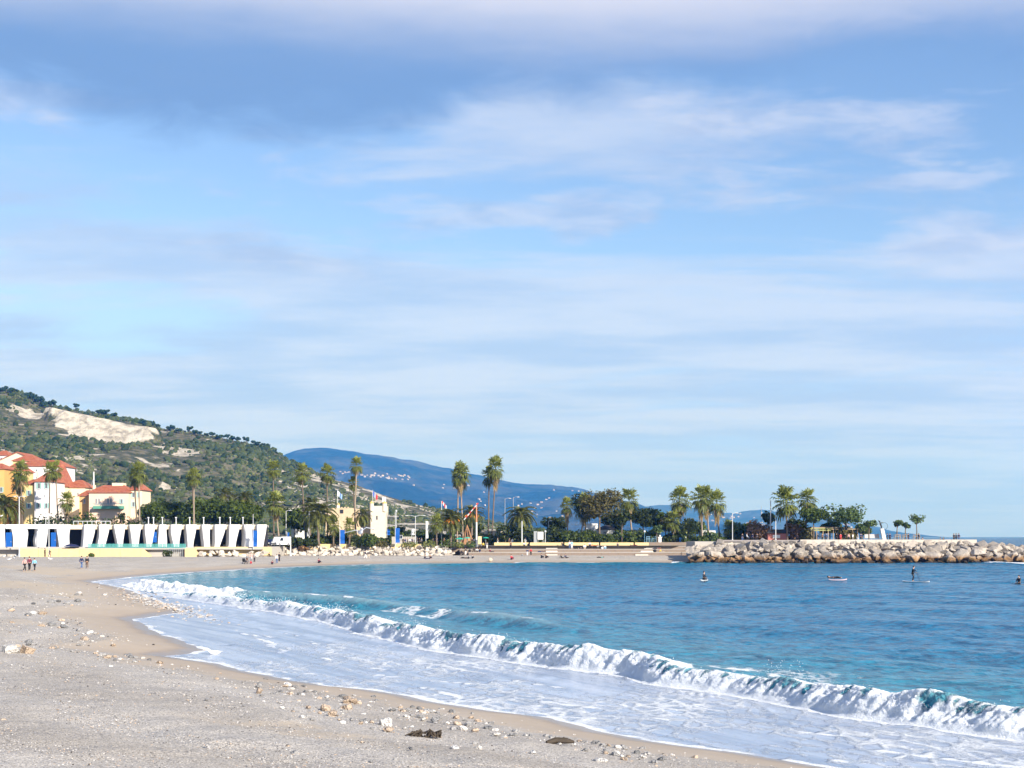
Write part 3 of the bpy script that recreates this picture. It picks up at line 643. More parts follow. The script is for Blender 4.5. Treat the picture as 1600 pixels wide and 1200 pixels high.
# ------------------------------------------------------------------ trees, palms, shrubs
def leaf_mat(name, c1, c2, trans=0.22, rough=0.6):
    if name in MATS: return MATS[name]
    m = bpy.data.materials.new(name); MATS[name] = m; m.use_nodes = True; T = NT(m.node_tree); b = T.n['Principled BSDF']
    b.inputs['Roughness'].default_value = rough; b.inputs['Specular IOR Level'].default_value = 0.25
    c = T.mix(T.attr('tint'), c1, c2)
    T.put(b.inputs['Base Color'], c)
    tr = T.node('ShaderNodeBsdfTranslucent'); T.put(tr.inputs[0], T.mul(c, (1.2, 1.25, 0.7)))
    mx = T.node('ShaderNodeMixShader'); mx.inputs[0].default_value = trans
    T.l.new(b.outputs[0], mx.inputs[1]); T.l.new(tr.outputs[0], mx.inputs[2]); T.l.new(mx.outputs[0], T.n['Material Output'].inputs[0])
    return m
L_PINE = leaf_mat('umbrella_pine_needles', (0.012, 0.028, 0.005), (0.13, 0.175, 0.03))
L_DARK = leaf_mat('evergreen_leaves', (0.008, 0.016, 0.004), (0.075, 0.10, 0.024))
L_HEDGE = leaf_mat('hedge_leaves', (0.012, 0.025, 0.005), (0.13, 0.175, 0.034))
L_BROWN = leaf_mat('autumn_leaves', (0.028, 0.034, 0.01), (0.20, 0.165, 0.055))
L_RUST = leaf_mat('rust_leaves', (0.14, 0.075, 0.035), (0.34, 0.20, 0.10))
L_GREY = leaf_mat('pine_needles_grey_green', (0.035, 0.070, 0.022), (0.15, 0.20, 0.07))
L_YEL = leaf_mat('yellow_green_leaves', (0.09, 0.12, 0.03), (0.30, 0.30, 0.09))
BARK = mat('bark', (0.17, 0.13, 0.10), 0.95, 0.35, 3.0, 0.6, 14.0)
BARKP = mat('pale_palm_trunk', (0.30, 0.235, 0.175), 0.95, 0.3, 2.0, 0.7, 9.0)
BARKD = mat('dark_palm_trunk', (0.15, 0.115, 0.085), 0.95, 0.3, 2.0, 0.7, 9.0)
L_FAN = leaf_mat('fan_palm_leaf', (0.026, 0.042, 0.008), (0.26, 0.285, 0.062), 0.22, 0.5)
L_DEAD = leaf_mat('dry_palm_leaf', (0.22, 0.15, 0.07), (0.52, 0.39, 0.20), 0.15, 0.8)
L_DATE = leaf_mat('date_palm_leaf', (0.034, 0.048, 0.012), (0.26, 0.27, 0.08), 0.2, 0.45)

def leaves(name, lobes, n, size, seed, flat=0.0, shell=0.55):
    """crown of many small leaf clumps scattered through the lobes"""
    rng = np.random.default_rng(seed)
    C = np.array([l[0] for l in lobes], float); Rr = np.array([l[1] for l in lobes], float)
    w = (Rr.prod(1)) ** 0.7; idx = rng.choice(len(lobes), n, p=w / w.sum())
    dr = rng.normal(size=(n, 3)); dr /= np.linalg.norm(dr, axis=1)[:, None]
    rad = shell + (1.05 - shell) * rng.uniform(0, 1, n) ** 0.6
    rad *= 1 + 0.22 * fbm(dr[:, 0] * 2.2 + idx, dr[:, 1] * 2.2 + dr[:, 2] * 2.2, 2)
    p = C[idx] + dr * Rr[idx] * rad[:, None]
    nrm = dr + rng.normal(size=(n, 3)) * 0.75; nrm[:, 2] += 0.25; nrm /= np.linalg.norm(nrm, axis=1)[:, None]
    a = np.cross(nrm, rng.normal(size=(n, 3))); a /= np.linalg.norm(a, axis=1)[:, None]; b = np.cross(nrm, a)
    s = size * rng.uniform(0.55, 1.35, n)[:, None]
    V = np.stack([p - a * s - b * s * 0.5, p + a * s * 0.2 - b * s * 0.75, p + a * s + b * s * 0.45, p - a * s * 0.3 + b * s * 0.8], 1)
    V += rng.normal(size=V.shape) * size * 0.12
    Q = np.arange(n * 4).reshape(n, 4)
    tint = np.clip(rng.normal(0.42, 0.22, n) + 0.28 * fbm(p[:, 0] * 0.9, p[:, 2] * 0.9 + p[:, 1] * 0.9, 2), 0, 1)
    return big_mesh(name, V.reshape(-1, 3), Q, False, dict(tint=np.repeat(tint, 4)))

def lobes_round(w, h, zc, k, seed, flatbase=True):
    rd = random.Random(seed); L = [((0, 0, zc), (w * 0.32, w * 0.32, h * 0.36))]
    for i in range(k):
        a = i * 2.399 + rd.uniform(-.4, .4); q = w * 0.5 * rd.uniform(0.42, 0.72); s = rd.uniform(0.20, 0.32)
        L.append(((q * math.cos(a), q * math.sin(a), zc + h * rd.uniform(-0.22, 0.28)), (w * s, w * s, h * rd.uniform(0.2, 0.3))))
    return L
def tree(name, label, u, vtop, vbot, wpx, Y, vg, mt, seed, n=1500, leaf=0.34, lean=0.0, group=None, k=9, cat='tree', branches=6, bark=None, zg=GZ, shell=0.55):
    """vtop/vbot: crown span in photo rows; the trunk goes down to the ground"""
    if 700 <= u <= 1112 and Y < 327.5: Y += 9.5
    m_ = Y / F; x = X(u, Y); zt, zb = Z(vtop, Y), Z(vbot, Y); h = zt - zb; w = wpx * m_; zc = (zt + zb) / 2 - zg
    t = thing(name, label, cat, (x, Y, zg), 0, group)
    L = lobes_round(w, h, zc, k, seed)
    obj('crown', leaves('crown', L, n, leaf, seed, shell=shell), mt, t)
    rd = random.Random(seed); b = MB(); r = max(0.12, w * 0.022); zf = max(zc - h * 0.30, 0.35)
    b.tube([(lean, 0, -0.3), (lean * 0.5 + rd.uniform(-.1, .1), 0, zf * 0.5), (0, 0, zf), (0, 0, zc)], [r * 1.35, r, r * 0.85, r * 0.45], 7)
    for i in range(branches):
        c = L[1 + i % (len(L) - 1)][0]; b.tube([(0, 0, zf * rd.uniform(0.8, 1.0)), (c[0] * 0.5, c[1] * 0.5, (zf + c[2]) / 2), c], [r * 0.55, r * 0.4, r * 0.15], 5, False)
    b.build('trunk', bark or BARK, t, True)
    return t
def shrub(name, label, u, vtop, wpx, Y, mt, seed, n=500, leaf=0.26, zg=GZ, group=None, hz=None, cat='shrub', deep=None):
    if 745 <= u <= 1112 and Y < 327.5: Y += 10.5
    m_ = Y / F; x = X(u, Y); h = Z(vtop, Y) - zg if hz is None else hz; w = wpx * m_; rd = random.Random(seed); L = []
    k = max(3, int(w / max(h, 0.6) * 1.6) + 2)
    for i in range(k):
        q = (i + 0.5) / k - 0.5; s = rd.uniform(0.75, 1.05)
        L.append(((q * w * 0.82, rd.uniform(-.3, .3) * (deep or h), h * 0.46 * s), (max(w / k * 0.85, h * 0.35), (deep or h) * 0.5, h * 0.52 * s)))
    t = thing(name, label, cat, (x, Y, zg), 0, group)
    obj('foliage', leaves('foliage', L, n, leaf, seed, shell=0.6), mt, t)
    b = MB()
    for i in range(4): c = L[i % k][0]; b.tube([(c[0] * .6, c[1], -0.2), (c[0] * .8, c[1], h * .3), (c[0], c[1], h * .5)], [0.07, 0.05, 0.02], 5, False)
    b.build('stem', BARK, t)
    return t

# ---- fan palms (tall thin trunk, compact head of fans, dry skirt)
def fan_frond(V, Q, Tn, base, az, el, pet, fan, rng, droop=0.0, nl=11, tint=0.5):
    d = np.array([math.cos(az) * math.cos(el), math.sin(az) * math.cos(el), math.sin(el)])
    side = np.array([-math.sin(az), math.cos(az), 0]); up = np.cross(d, side) * -1
    hub = base + d * pet
    def quad(p): 
        i = len(V); V.extend(p); Q.append((i, i + 1, i + 2, i + 3)); Tn.extend([float(np.clip(tint + rng.normal() * 0.12, 0, 1))] * 4)
    quad([base - side * .04, base + side * .04, hub + side * .02, hub - side * .02])
    for j in range(nl):
        a = (j / (nl - 1) - 0.5) * 3.9
        ld = d * math.cos(a) + side * math.sin(a); L = fan * (0.72 + 0.28 * math.cos(a)) * rng.uniform(0.85, 1.1)
        ld = ld + up * (0.30 * math.cos(a) - 0.12 + rng.normal() * 0.06); px = np.cross(ld, up); px /= np.linalg.norm(px) + 1e-6
        mid = hub + ld * L * 0.6; tip = hub + ld * L + np.array([0, 0, -1]) * L * (0.22 + droop) * rng.uniform(0.5, 1.4)
        w = fan * 0.105
        quad([hub, mid - px * w, tip, mid + px * w])
def fan_crown(seed, R_=2.0, n=46):
    rng = np.random.default_rng(seed); V, Q, Tn = [], [], []
    for i in range(n):
        f = i / (n - 1); el = R(84) - R(132) * f ** 0.9 + rng.normal() * 0.16; az = i * 2.39996 + rng.normal() * 0.15
        s = R_ * rng.uniform(0.78, 1.18)
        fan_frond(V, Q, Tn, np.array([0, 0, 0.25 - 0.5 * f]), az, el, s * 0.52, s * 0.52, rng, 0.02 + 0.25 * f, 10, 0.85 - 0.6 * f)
    return big_mesh('crown', np.array(V), np.array(Q), False, dict(tint=np.array(Tn)))
def fan_skirt(seed, R_=2.0, n=22, length=1.0):
    rng = np.random.default_rng(seed + 90); V, Q, Tn = [], [], []
    for i in range(n):
        f = i / (n - 1); el = R(-34) - R(48) * f + rng.normal() * 0.14; az = i * 2.39996 + rng.normal() * 0.2
        s = R_ * rng.uniform(0.6, 1.1) * (1 - 0.25 * f)
        fan_frond(V, Q, Tn, np.array([0, 0, -0.25 - 0.75 * f * length * R_ * 0.5]), az, el, s * 0.42, s * 0.42, rng, 0.5, 7, 0.75 - 0.5 * rng.uniform())
    return big_mesh('dry_skirt', np.array(V), np.array(Q), False, dict(tint=np.array(Tn)))
FANC = [fan_crown(s) for s in (1, 2, 3, 4)]; FANS = [fan_skirt(s) for s in (1, 2, 3)]; FANL = [fan_skirt(s + 20, length=2.0, n=38) for s in (1, 2)]
def trunk_mesh(H, r0, r1, lean, seed, n=8):
    rd = random.Random(seed); k = max(5, int(H / 0.8)); pts, rr = [], []
    for i in range(k + 1):
        f = i / k; pts.append((lean * (f - 1) * (1 - 0.35 * f) + rd.uniform(-.02, .02), rd.uniform(-.02, .02), H * f)); rr.append((r0 * (1 + 0.5 * max(0, 1 - f * 9)) + (r1 - r0) * f) * (1 + (0.05 if i % 2 else -0.03)))
    return MB().tube(pts, rr, n).mesh('trunk', True)
def fan_palm(label, u, vtop, wpx, Y, seed, hpx=None, skirt='short', bark=None, lean=0.0, zg=GZ, r=0.17):
    if 700 <= u <= 1112 and Y < 327.5: Y += 9
    m_ = Y / F; w = wpx * m_; s = w / 4.0 * 1.18; x = X(u, Y); top = Z(vtop, Y); zc = top - 1.9 * s - zg
    t = thing('fan_palm', label, 'palm tree', (x, Y, zg), 0, 'tall fan palms')
    obj('trunk', trunk_mesh(zc, r * 1.15, r * 0.8, lean, seed), bark or BARKP, t)
    hs = (hpx * m_ / (w * 1.05)) if hpx else 1.0
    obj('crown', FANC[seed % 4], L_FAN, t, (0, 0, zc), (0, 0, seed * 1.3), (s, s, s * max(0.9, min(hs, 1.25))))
    sk = FANL[seed % 2] if skirt == 'long' else FANS[seed % 3]
    obj('dry_skirt', sk, L_DEAD, t, (0, 0, zc), (0, 0, seed * 2.1), (s * 0.92, s * 0.92, s * (hs if skirt == 'long' else max(0.8, hs * 0.9))))
    return t
# label, u, vtop, width px, Y, height px, skirt, trunk
FP = [('dark fan palm in front of the orange and yellow houses, left of the twin palms', 33, 724, 28, 322, 46, 'short', BARKD),
      ('lower shaggy fan palm tucked under the head of the leftmost tall palm', 29, 742, 24, 326, 34, 'short', BARKD),
      ('slender fan palm before the white house, left of its twin', 78, 725, 22, 321, 30, 'short', BARKD),
      ('slender fan palm before the white house, right of its twin', 87, 722, 22, 323, 32, 'short', BARKP),
      ('short fan palm with a dry beard between the white and pink houses', 105, 770, 25, 318, 30, 'long', BARKP),
      ('fan palm at the corner of the pink house, taller of the pair', 217, 725, 26, 321, 34, 'short', BARKP),
      ('fan palm at the corner of the pink house, lower and left of the pair', 210, 736, 20, 323, 30, 'short', BARKD),
      ('lone fan palm rising from the umbrella pines behind the white cabins', 303, 732, 25, 321, 28, 'short', BARKP),
      ('second thin fan palm hidden behind the lone palm above the pines', 300, 737, 17, 325, 22, 'short', BARKD),
      ('tall fan palm above the end of the white cabins', 427, 721, 23, 327, 28, 'short', BARKD),
      ('short thick fan palm with a long brown beard beside the parked van', 431, 768, 34, 318, 34, 'long', BARKP),
      ('fan palm with golden underskirt, third from the end of the white cabins', 472, 725, 25, 322, 29, 'short', BARKD),
      ('single fan palm just left of the castle flag', 511, 727, 26, 322, 30, 'short', BARKD),
      ('tallest fan palm in front of the castle', 557, 716, 21, 322, 26, 'short', BARKP),
      ('smaller fan palm head below the tallest castle palm', 552, 746, 17, 324, 22, 'short', BARKD),
      ('tall shaggy fan palm against the mountain, left of the twin-headed pair', 720, 725, 29, 324, 42, 'long', BARKP),
      ('second trunk and head merged behind the shaggy fan palm against the mountain', 716, 731, 25, 327, 36, 'short', BARKP),
      ('tallest palm on the sea front, right head of the twin pair', 774, 717, 28, 324, 42, 'long', BARKD),
      ('left and lower head of the twin pair of tallest palms', 764, 731, 22, 327, 34, 'short', BARKD),
      ('small fan palm at the left of the round brown-green tree', 886, 779, 22, 324, 30, 'long', BARKP),
      ('broad fan palm overlapping the round brown-green tree', 913, 774, 32, 324, 38, 'long', BARKP),
      ('upright fan palm just right of the round brown-green tree', 983, 764, 33, 324, 36, 'long', BARKP),
      ('bushy fan palm leftmost of the cluster by the breakwater', 1062, 761, 36, 322, 36, 'long', BARKP),
      ('pale-trunked fan palm in the cluster by the breakwater, second from left', 1095, 762, 29, 323, 42, 'long', BARKP),
      ('pale-trunked fan palm in the cluster by the breakwater, third from left', 1104, 764, 26, 325, 42, 'long', BARKP),
      ('dark-trunked fan palm rightmost of the cluster by the breakwater', 1120, 770, 29, 321, 40, 'long', BARKD),
      ('large ragged fan palm on the breakwater promenade', 1228, 760, 44, 306, 44, 'short', BARKD),
      ('smaller fan palm on the promenade above the round dark pine', 1262, 764, 32, 308, 34, 'short', BARKD)]
for i, (lab, u, vt, w, Y, h, sk, bk) in enumerate(FP): fan_palm(lab, u, vt, w, Y, i + 1, h, sk, bk, lean=random.uniform(-1.1, 1.1))

# ---- date palms (arching feather fronds, each its own part)
def date_frond(seed, L=4.0, pairs=24):
    rng = np.random.default_rng(seed); V, Q, Tn = [], [], []
    c = lambda f: np.array([L * (0.93 * f - 0.16 * f ** 3), 0.0, L * (0.42 * f - 0.66 * f ** 2.2)])
    for i in range(6):
        a, b = c(i / 6), c((i + 1) / 6); w0, w1 = 0.07 * (1 - i / 7), 0.07 * (1 - (i + 1) / 7); k = len(V)
        V += [a + [0, -w0, 0], a + [0, w0, 0], b + [0, w1, 0], b + [0, -w1, 0]]; Q.append((k, k + 1, k + 2, k + 3)); Tn += [0.9] * 4
    for i in range(pairs):
        f = 0.16 + 0.82 * i / (pairs - 1); p = c(f); d = c(min(f + .03, 1.0)) - c(f - 0.03); d /= np.linalg.norm(d); ll = L * 0.145 * (0.55 + 0.9 * math.sin(math.pi * min(1, 0.2 + f * 0.75)))
        for s in (-1, 1):
            o = d * 0.62 + np.array([0, s * 0.72, 0]) + np.array([0, 0, 0.30 - 0.1 * rng.uniform()]); tip = p + o * ll + np.array([0, 0, -0.14 * ll]); m = p + o * ll * 0.45; w = np.cross(o, [0, 0, 1]); w = w / np.linalg.norm(w) * 0.095
            k = len(V); V += [p, m + w, tip, m - w]; Q.append((k, k + 1, k + 2, k + 3)); t = float(np.clip(0.45 + rng.normal() * 0.2, 0, 1)); Tn += [t] * 4
    return big_mesh('frond', np.array(V), np.array(Q), False, dict(tint=np.array(Tn)))
DF = [date_frond(s) for s in range(3)]
ORANGE = mat('orange_dates', (0.72, 0.27, 0.03), 0.6, 0.35, 6.0)
def date_palm(label, u, vtop, wpx, Y, seed, nf=44, fruit=False, H=None, zg=GZ, droop=0.0, mt=None):
    if 700 <= u <= 1112 and Y < 327.5: Y += 9
    m_ = Y / F; s = wpx * m_ / 2 / 3.3; rd = random.Random(seed); x = X(u, Y); zc = Z(vtop, Y) - 3.0 * s - zg
    t = thing('date_palm', label, 'palm tree', (x, Y, zg), 0, 'date palms')
    obj('trunk', trunk_mesh(max(zc, 0.8), 0.30, 0.26, rd.uniform(-.15, .15), seed, 9), BARK, t)
    for i in range(nf):
        f = i / (nf - 1); pitch = R(66) - R(112 + droop) * f ** 0.9 + rd.uniform(-.08, .08); az = i * 2.39996 + rd.uniform(-.15, .15)
        o = obj('frond', DF[i % 3], mt or L_DATE, t, (0, 0, zc + 0.1 - 0.3 * f))
        o.rotation_euler = (rd.uniform(-.3, .3), -pitch, az); q = s * rd.uniform(0.85, 1.05) * (0.82 if f < 0.15 else 1); o.scale = (q * 1.08, q * 1.08, q * 1.08)
    k = MB().blob((0, 0, zc - 0.35 * s), (0.5 * s + .1, 0.5 * s + .1, 0.65 * s), 2, 0.12, rd); k.build('crown_base', BARK, t)
    if fruit:
        b = MB()
        for i in range(16):
            a = i * 2.4; q = rd.uniform(1.0, 1.75) * s; b.tube([(0, 0, zc - .1), (q * .6 * math.cos(a), q * .6 * math.sin(a), zc - 0.15 * s), (q * math.cos(a), q * math.sin(a), zc - rd.uniform(.4, .95) * s)], [0.03, 0.05, 0.06], 5)
            b.blob((q * math.cos(a), q * math.sin(a), zc - rd.uniform(.5, 1.0) * s), (0.34 * s, 0.34 * s, 0.46 * s), 1, 0.25, rd)
        b.build('fruit_cluster', ORANGE, t)
    return t
DP = [('big dark date palm at the left edge before the orange house', 6, 764, 64, 312, 48, False),
      ('feathery date palm behind the umbrella pines, left of two', 352, 756, 40, 345, 30, False),
      ('feathery date palm behind the umbrella pines, right of two', 382, 762, 38, 345, 30, False),
      ('wide date palm by the tall lamp post left of the castle', 497, 776, 62, 318, 52, False),
      ('second date palm crown behind the wide one left of the castle', 484, 771, 46, 332, 34, False),
      ('drooping yellow-green date palm in front of the castle wall', 566, 790, 34, 322, 40, False),
      ('date palm hung with bright orange fruit beside the red mast', 704, 788, 50, 320, 46, True),
      ('date palm with orange fruit behind the red and white boom', 737, 784, 42, 326, 40, True),
      ('round-headed date palm above the dark shrubs right of the twin palms', 814, 784, 52, 322, 52, False)]
for i, (lab, u, vt, w, Y, nf, fr) in enumerate(DP): date_palm(lab, u, vt, w, Y, i + 5, nf, fr, droop=28 if 'drooping' in lab else 0)
for i, (lab, u, vt, w, Y) in enumerate([('low fan palm under the castle wall, left of the blue banner', 521, 808, 22, 318), ('low fan palm under the castle wall, right of the blue banner', 546, 812, 20, 318),
        ('low fan palm left of the orange-fruited date palm', 682, 805, 22, 320), ('small dark fan palm with two stems in the hedge by the breakwater', 1052, 797, 30, 319), ('little fan palm on the promenade behind the brown bush', 1138, 815, 20, 318)]):
    fan_palm(lab, u, vt, w, Y, 50 + i, 30, 'short', BARKD)

# ---- pines and broadleaf trees
for i, (u, vt, vb, w, lab) in enumerate([(238, 786, 822, 44, 'leftmost dense umbrella pine behind the white cabins'), (270, 780, 822, 48, 'umbrella pine behind the cabins, second from left'),
        (298, 779, 822, 44, 'umbrella pine behind the cabins, around the lone palm'), (327, 778, 822, 48, 'umbrella pine behind the cabins, fourth from left'),
        (358, 779, 822, 46, 'umbrella pine behind the cabins, fifth from left'), (388, 785, 824, 42, 'rightmost umbrella pine behind the white cabins')]):
    tree('umbrella_pine', lab, u, vt, vb, w, 329 + (i % 2) * 3, 838, L_PINE, 60 + i, 4200, 0.23, group='umbrella pines behind the cabins', k=12)
for i, (u, vt, w, lab) in enumerate([(62, 803, 30, 'dark bush at the foot of the white house'), (90, 798, 34, 'dark bush between the twin palms and the short palm'), (125, 795, 36, 'rounded bush left of the pink house terrace'),
        (148, 800, 40, 'rounded bush under the green balcony'), (180, 805, 34, 'low olive bush under the pink house'), (208, 803, 32, 'low bush at the right corner of the pink house')]):
    shrub('bush', lab, u, vt, w, 318, L_HEDGE if i > 1 else L_DARK, 80 + i, 700, 0.3, group='bushes below the old houses')
tree('cypress', 'small dark pointed cypress in front of the pink house', 190, 797, 820, 9, 310, 838, L_DARK, 95, 300, 0.2, k=5)
tree('broadleaf_tree', 'dark green tree behind the short bearded palm and the white van', 460, 790, 832, 34, 328, 838, L_PINE, 96, 1400)
tree('broadleaf_tree', 'large round brown-green tree with bare lower limbs', 937, 765, 812, 66, 330, 838, L_BROWN, 97, 5200, 0.21, k=15, branches=9)
tree('broadleaf_tree', 'dark evergreen half of the big round tree behind the broad palm', 915, 768, 812, 40, 334, 838, L_DARK, 98, 2600, 0.22)
tree('broadleaf_tree', 'dark spreading tree right of the upright palm', 1005, 793, 826, 44, 327, 838, L_DARK, 99, 3000, 0.22)
tree('broadleaf_tree', 'very dark low tree under the upright palm', 972, 796, 824, 26, 328, 838, L_DARK, 100, 800, 0.3)
tree('broadleaf_tree', 'hazy olive tree between the bushy palm and the dark tree', 1040, 800, 832, 24, 324, 838, L_BROWN, 101, 700, 0.28)
tree('broadleaf_tree', 'loose yellow-green tree below the bushy palm', 1076, 806, 838, 24, 318, 838, L_YEL, 102, 500, 0.26)
tree('broadleaf_tree', 'dark tree on the promenade left of the ragged palm', 1200, 799, 820, 20, 312, 838, L_DARK, 103, 500, 0.26)
tree('broadleaf_tree', 'small round grey-green tree beside the white steps post', 1026, 820, 836, 18, 316, 838, L_GREY, 104, 400, 0.22)
tree('stone_pine', 'round dense dark pine on the breakwater promenade', 1271, 794, 820, 42, 303, 838, L_PINE, 105, 1700, 0.24, group='promenade pines', zg=4.45)
tree('stone_pine', 'wide open-crowned pine on the promenade with pale bare trunk', 1322, 788, 822, 62, 304, 838, L_GREY, 106, 1500, 0.26, group='promenade pines', zg=4.45, branches=10, k=12)
tree('stone_pine', 'small pine between the open-crowned pine and the statue', 1358, 812, 826, 22, 303, 838, L_GREY, 107, 420, 0.2, group='promenade pines', zg=4.45)
tree('young_pine', 'staked young pine right of the statue, leftmost of three', 1402, 812, 824, 14, 302, 838, L_GREY, 108, 300, 0.18, group='staked young pines', zg=4.45, k=6)
tree('young_pine', 'staked young pine right of the statue, lowest of three', 1415, 816, 826, 14, 302, 838, L_GREY, 109, 300, 0.18, group='staked young pines', zg=4.45, k=6)
tree('young_pine', 'tallest staked young pine right of the statue', 1432, 803, 820, 21, 302, 838, L_GREY, 110, 420, 0.18, group='staked young pines', zg=4.45, k=7)
for i, (u, vt, vb, w, Y, mt_, lab) in enumerate([(866, 806, 834, 36, 346, L_DARK, 'dark tree between the notice board and the small palm'), (957, 800, 832, 34, 346, L_DARK, 'dark tree behind the little white building'), (1030, 796, 832, 40, 346, L_PINE, 'broad green tree behind the hazy olive tree'),
        (1086, 814, 838, 36, 344, L_HEDGE, 'leafy tree behind the pale-trunked palms'), (1148, 816, 840, 30, 318, L_GREY, 'grey-green tree behind the breakwater lamp'), (1172, 818, 840, 30, 320, L_PINE, 'green tree left of the rust bush'), (1243, 808, 836, 30, 314, L_DARK, 'dark tree between the ragged palm and the round pine'),
        (1296, 812, 836, 30, 312, L_PINE, 'green tree behind the pergola'), (1348, 818, 836, 24, 310, L_GREY, 'small tree behind the white screen'), (612, 820, 842, 40, 350, L_PINE, 'rounded tree behind the tower-side banner'), (735, 812, 842, 40, 348, L_DARK, 'dark tree behind the teal parasols')]):
    tree('park_tree', lab, u, vt, vb, w, Y, 838, mt_, 210 + i, 2000, 0.24, group='background park trees', zg=GZ if u < 1140 else 4.3)
for i, (u, vt, w, Y, mt_, lab) in enumerate([(800, 815, 46, 321, L_DARK, 'dark shrub mass left of the round-headed date palm'), (830, 822, 34, 320, L_DARK, 'dark shrub below the round-headed date palm'), (868, 817, 26, 322, L_DARK, 'shrub right of the white notice board'),
        (893, 826, 36, 319, L_HEDGE, 'hedge bush in front of the small left palm'), (922, 827, 36, 319, L_HEDGE, 'hedge bush below the broad palm'), (948, 833, 30, 318, L_HEDGE, 'low hedge bush before the little white building'),
        (976, 824, 34, 319, L_HEDGE, 'tall hedge bush left of the upright palm trunk'), (1001, 828, 30, 319, L_HEDGE, 'hedge bush behind the blue lamp post'), (1018, 826, 20, 318, L_HEDGE, 'round bush next to the blue lamp post'), (1048, 832, 30, 318, L_DARK, 'dark hedge bush by the blue bin'),
        (1084, 836, 50, 317, L_HEDGE, 'low dark hedge under the palm cluster'), (1128, 837, 40, 316, L_HEDGE, 'low hedge just before the breakwater rocks'), (1155, 830, 22, 315, L_DARK, 'bush at the foot of the white lamp post'), (1189, 812, 34, 312, L_RUST, 'rust brown bush left of the ragged palm'),
        (1206, 828, 26, 311, L_RUST, 'reddish low bush by the promenade kiosk'), (1243, 818, 26, 309, L_RUST, 'pale brown leafless shrub right of the ragged palm'), (1262, 822, 18, 306, L_BROWN, 'brown undergrowth below the round dark pine'), (1322, 822, 30, 305, L_BROWN, 'yellowish bush under the open-crowned pine'),
        (505, 834, 60, 321, L_HEDGE, 'dark hedge under the castle palms, left part'), (548, 835, 50, 321, L_DARK, 'dark hedge under the castle palms, right part'), (596, 838, 30, 320, L_HEDGE, 'low hedge at the foot of the tower'), (530, 828, 30, 330, L_PINE, 'bush against the castle west wing'), (775, 834, 26, 322, L_DARK, 'dark bush between the twin palm trunks'), (690, 833, 44, 334, L_PINE, 'green bush behind the orange-fruited palms'), (742, 830, 40, 336, L_DARK, 'dark tree mass behind the striped boom'), (1066, 818, 34, 326, L_HEDGE, 'leafy bush below the bushy palm'), (1112, 826, 26, 322, L_GREY, 'grey-green bush below the dark-trunked palm'),
        (452, 836, 40, 317, L_DARK, 'dark bush behind the white van'), (478, 840, 40, 316, L_DARK, 'dark bush beneath the wide date palm'), (575, 832, 20, 316, L_PINE, 'bush at the base of the castle tower'), (640, 826, 60, 345, L_PINE, 'green tree line right of the castle tower'), (664, 830, 40, 340, L_HEDGE, 'green shrub behind the white banner')]):
    shrub('shrub', lab, u, vt, w, Y, mt_, 130 + i, int(600 + w * 26), 0.24, group='park shrubs', zg=GZ if u < 1180 else 4.4)
for i, (u, vt, w, Y, mt_, lab) in enumerate([(360, 842, 9, 303, L_RUST, 'dry orange grass tuft before the last white fins'), (460, 842, 22, 317.2, L_BROWN, 'brown grass clump on the rocks below the bearded palm'), (474, 852, 16, 315.5, L_RUST, 'rust brown weeds among the pale rocks'), (555, 846, 16, 317.6, L_YEL, 'yellow-green weeds on the wall by the flying gull'),
        (598, 842, 18, 317.6, L_BROWN, 'autumn shrub on the wall below the tower'), (640, 846, 26, 317.6, L_YEL, 'yellowish shrubs above the rocks, left of the crowd'), (670, 843, 26, 317.4, L_YEL, 'bright yellow-green shrub in front of the crowd'), (699, 841, 24, 317, L_HEDGE, 'dark green shrub in front of the orange-fruited palm'),
        (718, 847, 18, 317, L_YEL, 'low grassy shrub near the teal parasols'), (736, 845, 13, 316.6, L_GREY, 'silvery round shrub beside the teal parasols'), (143, 864, 9, 292, L_HEDGE, 'green weed clump against the yellow wall'), (262, 858, 14, 292, L_DARK, 'weed clump at the ramp below the cabins')]):
    shrub('weed_clump', lab, u, vt, w, Y, mt_, 170 + i, 260, 0.16, group='weeds on the sea wall', zg=1.35 if Y < 300 else (2.4 if 'among' in lab else 3.0), hz=None)
# ------------------------------------------------------------------ sea front: cabins, walls, steps, breakwater, houses, castle
WHITE = mat('white_render', (0.74, 0.73, 0.71), 0.85, 0.10, 0.8)
CREAM = mat('cream_render', (0.74, 0.62, 0.45), 0.9, 0.07, 0.6)
YELLOW = mat('ochre_wall', (0.66, 0.50, 0.26), 0.9, 0.14, 0.5, 0.2, 3)
YELH = mat('yellow_house_render', (0.72, 0.52, 0.24), 0.9, 0.10, 0.5)
ORNG = mat('orange_house_render', (0.66, 0.36, 0.12), 0.9, 0.07, 0.5)
PINKH = mat('pink_house_render', (0.76, 0.55, 0.42), 0.9, 0.06, 0.5)
PALE = mat('pale_lilac_render', (0.76, 0.72, 0.70), 0.9, 0.06, 0.5)
TERRA = mat('terracotta_tiles', (0.32, 0.095, 0.055), 0.85, 0.3, 1.5, 0.6, 9.0, c2=(0.40, 0.15, 0.085))
SHADEIN = mat('painted_interior_shade', (0.03, 0.03, 0.035), 0.9)  # near-black paint standing in for the shade inside bays and openings
GLASSD = mat('window_glass', (0.02, 0.03, 0.045), 0.08, spec=0.6)
SHUT = mat('green_shutters', (0.22, 0.42, 0.36), 0.7); SHUTB = mat('pale_teal_shutters', (0.30, 0.52, 0.50), 0.7)
BLUE = mat('blue_paint', (0.008, 0.09, 0.36), 0.5, 0.12, 2.0); TEAL = mat('teal_glass_panel', (0.10, 0.38, 0.36), 0.15, spec=0.5); TEAL.node_tree.nodes['Principled BSDF'].inputs['Alpha'].default_value = 0.5
METW = mat('white_metal', (0.56, 0.57, 0.58), 0.5); METG = mat('grey_metal', (0.35, 0.37, 0.38), 0.5, metal=0.3)
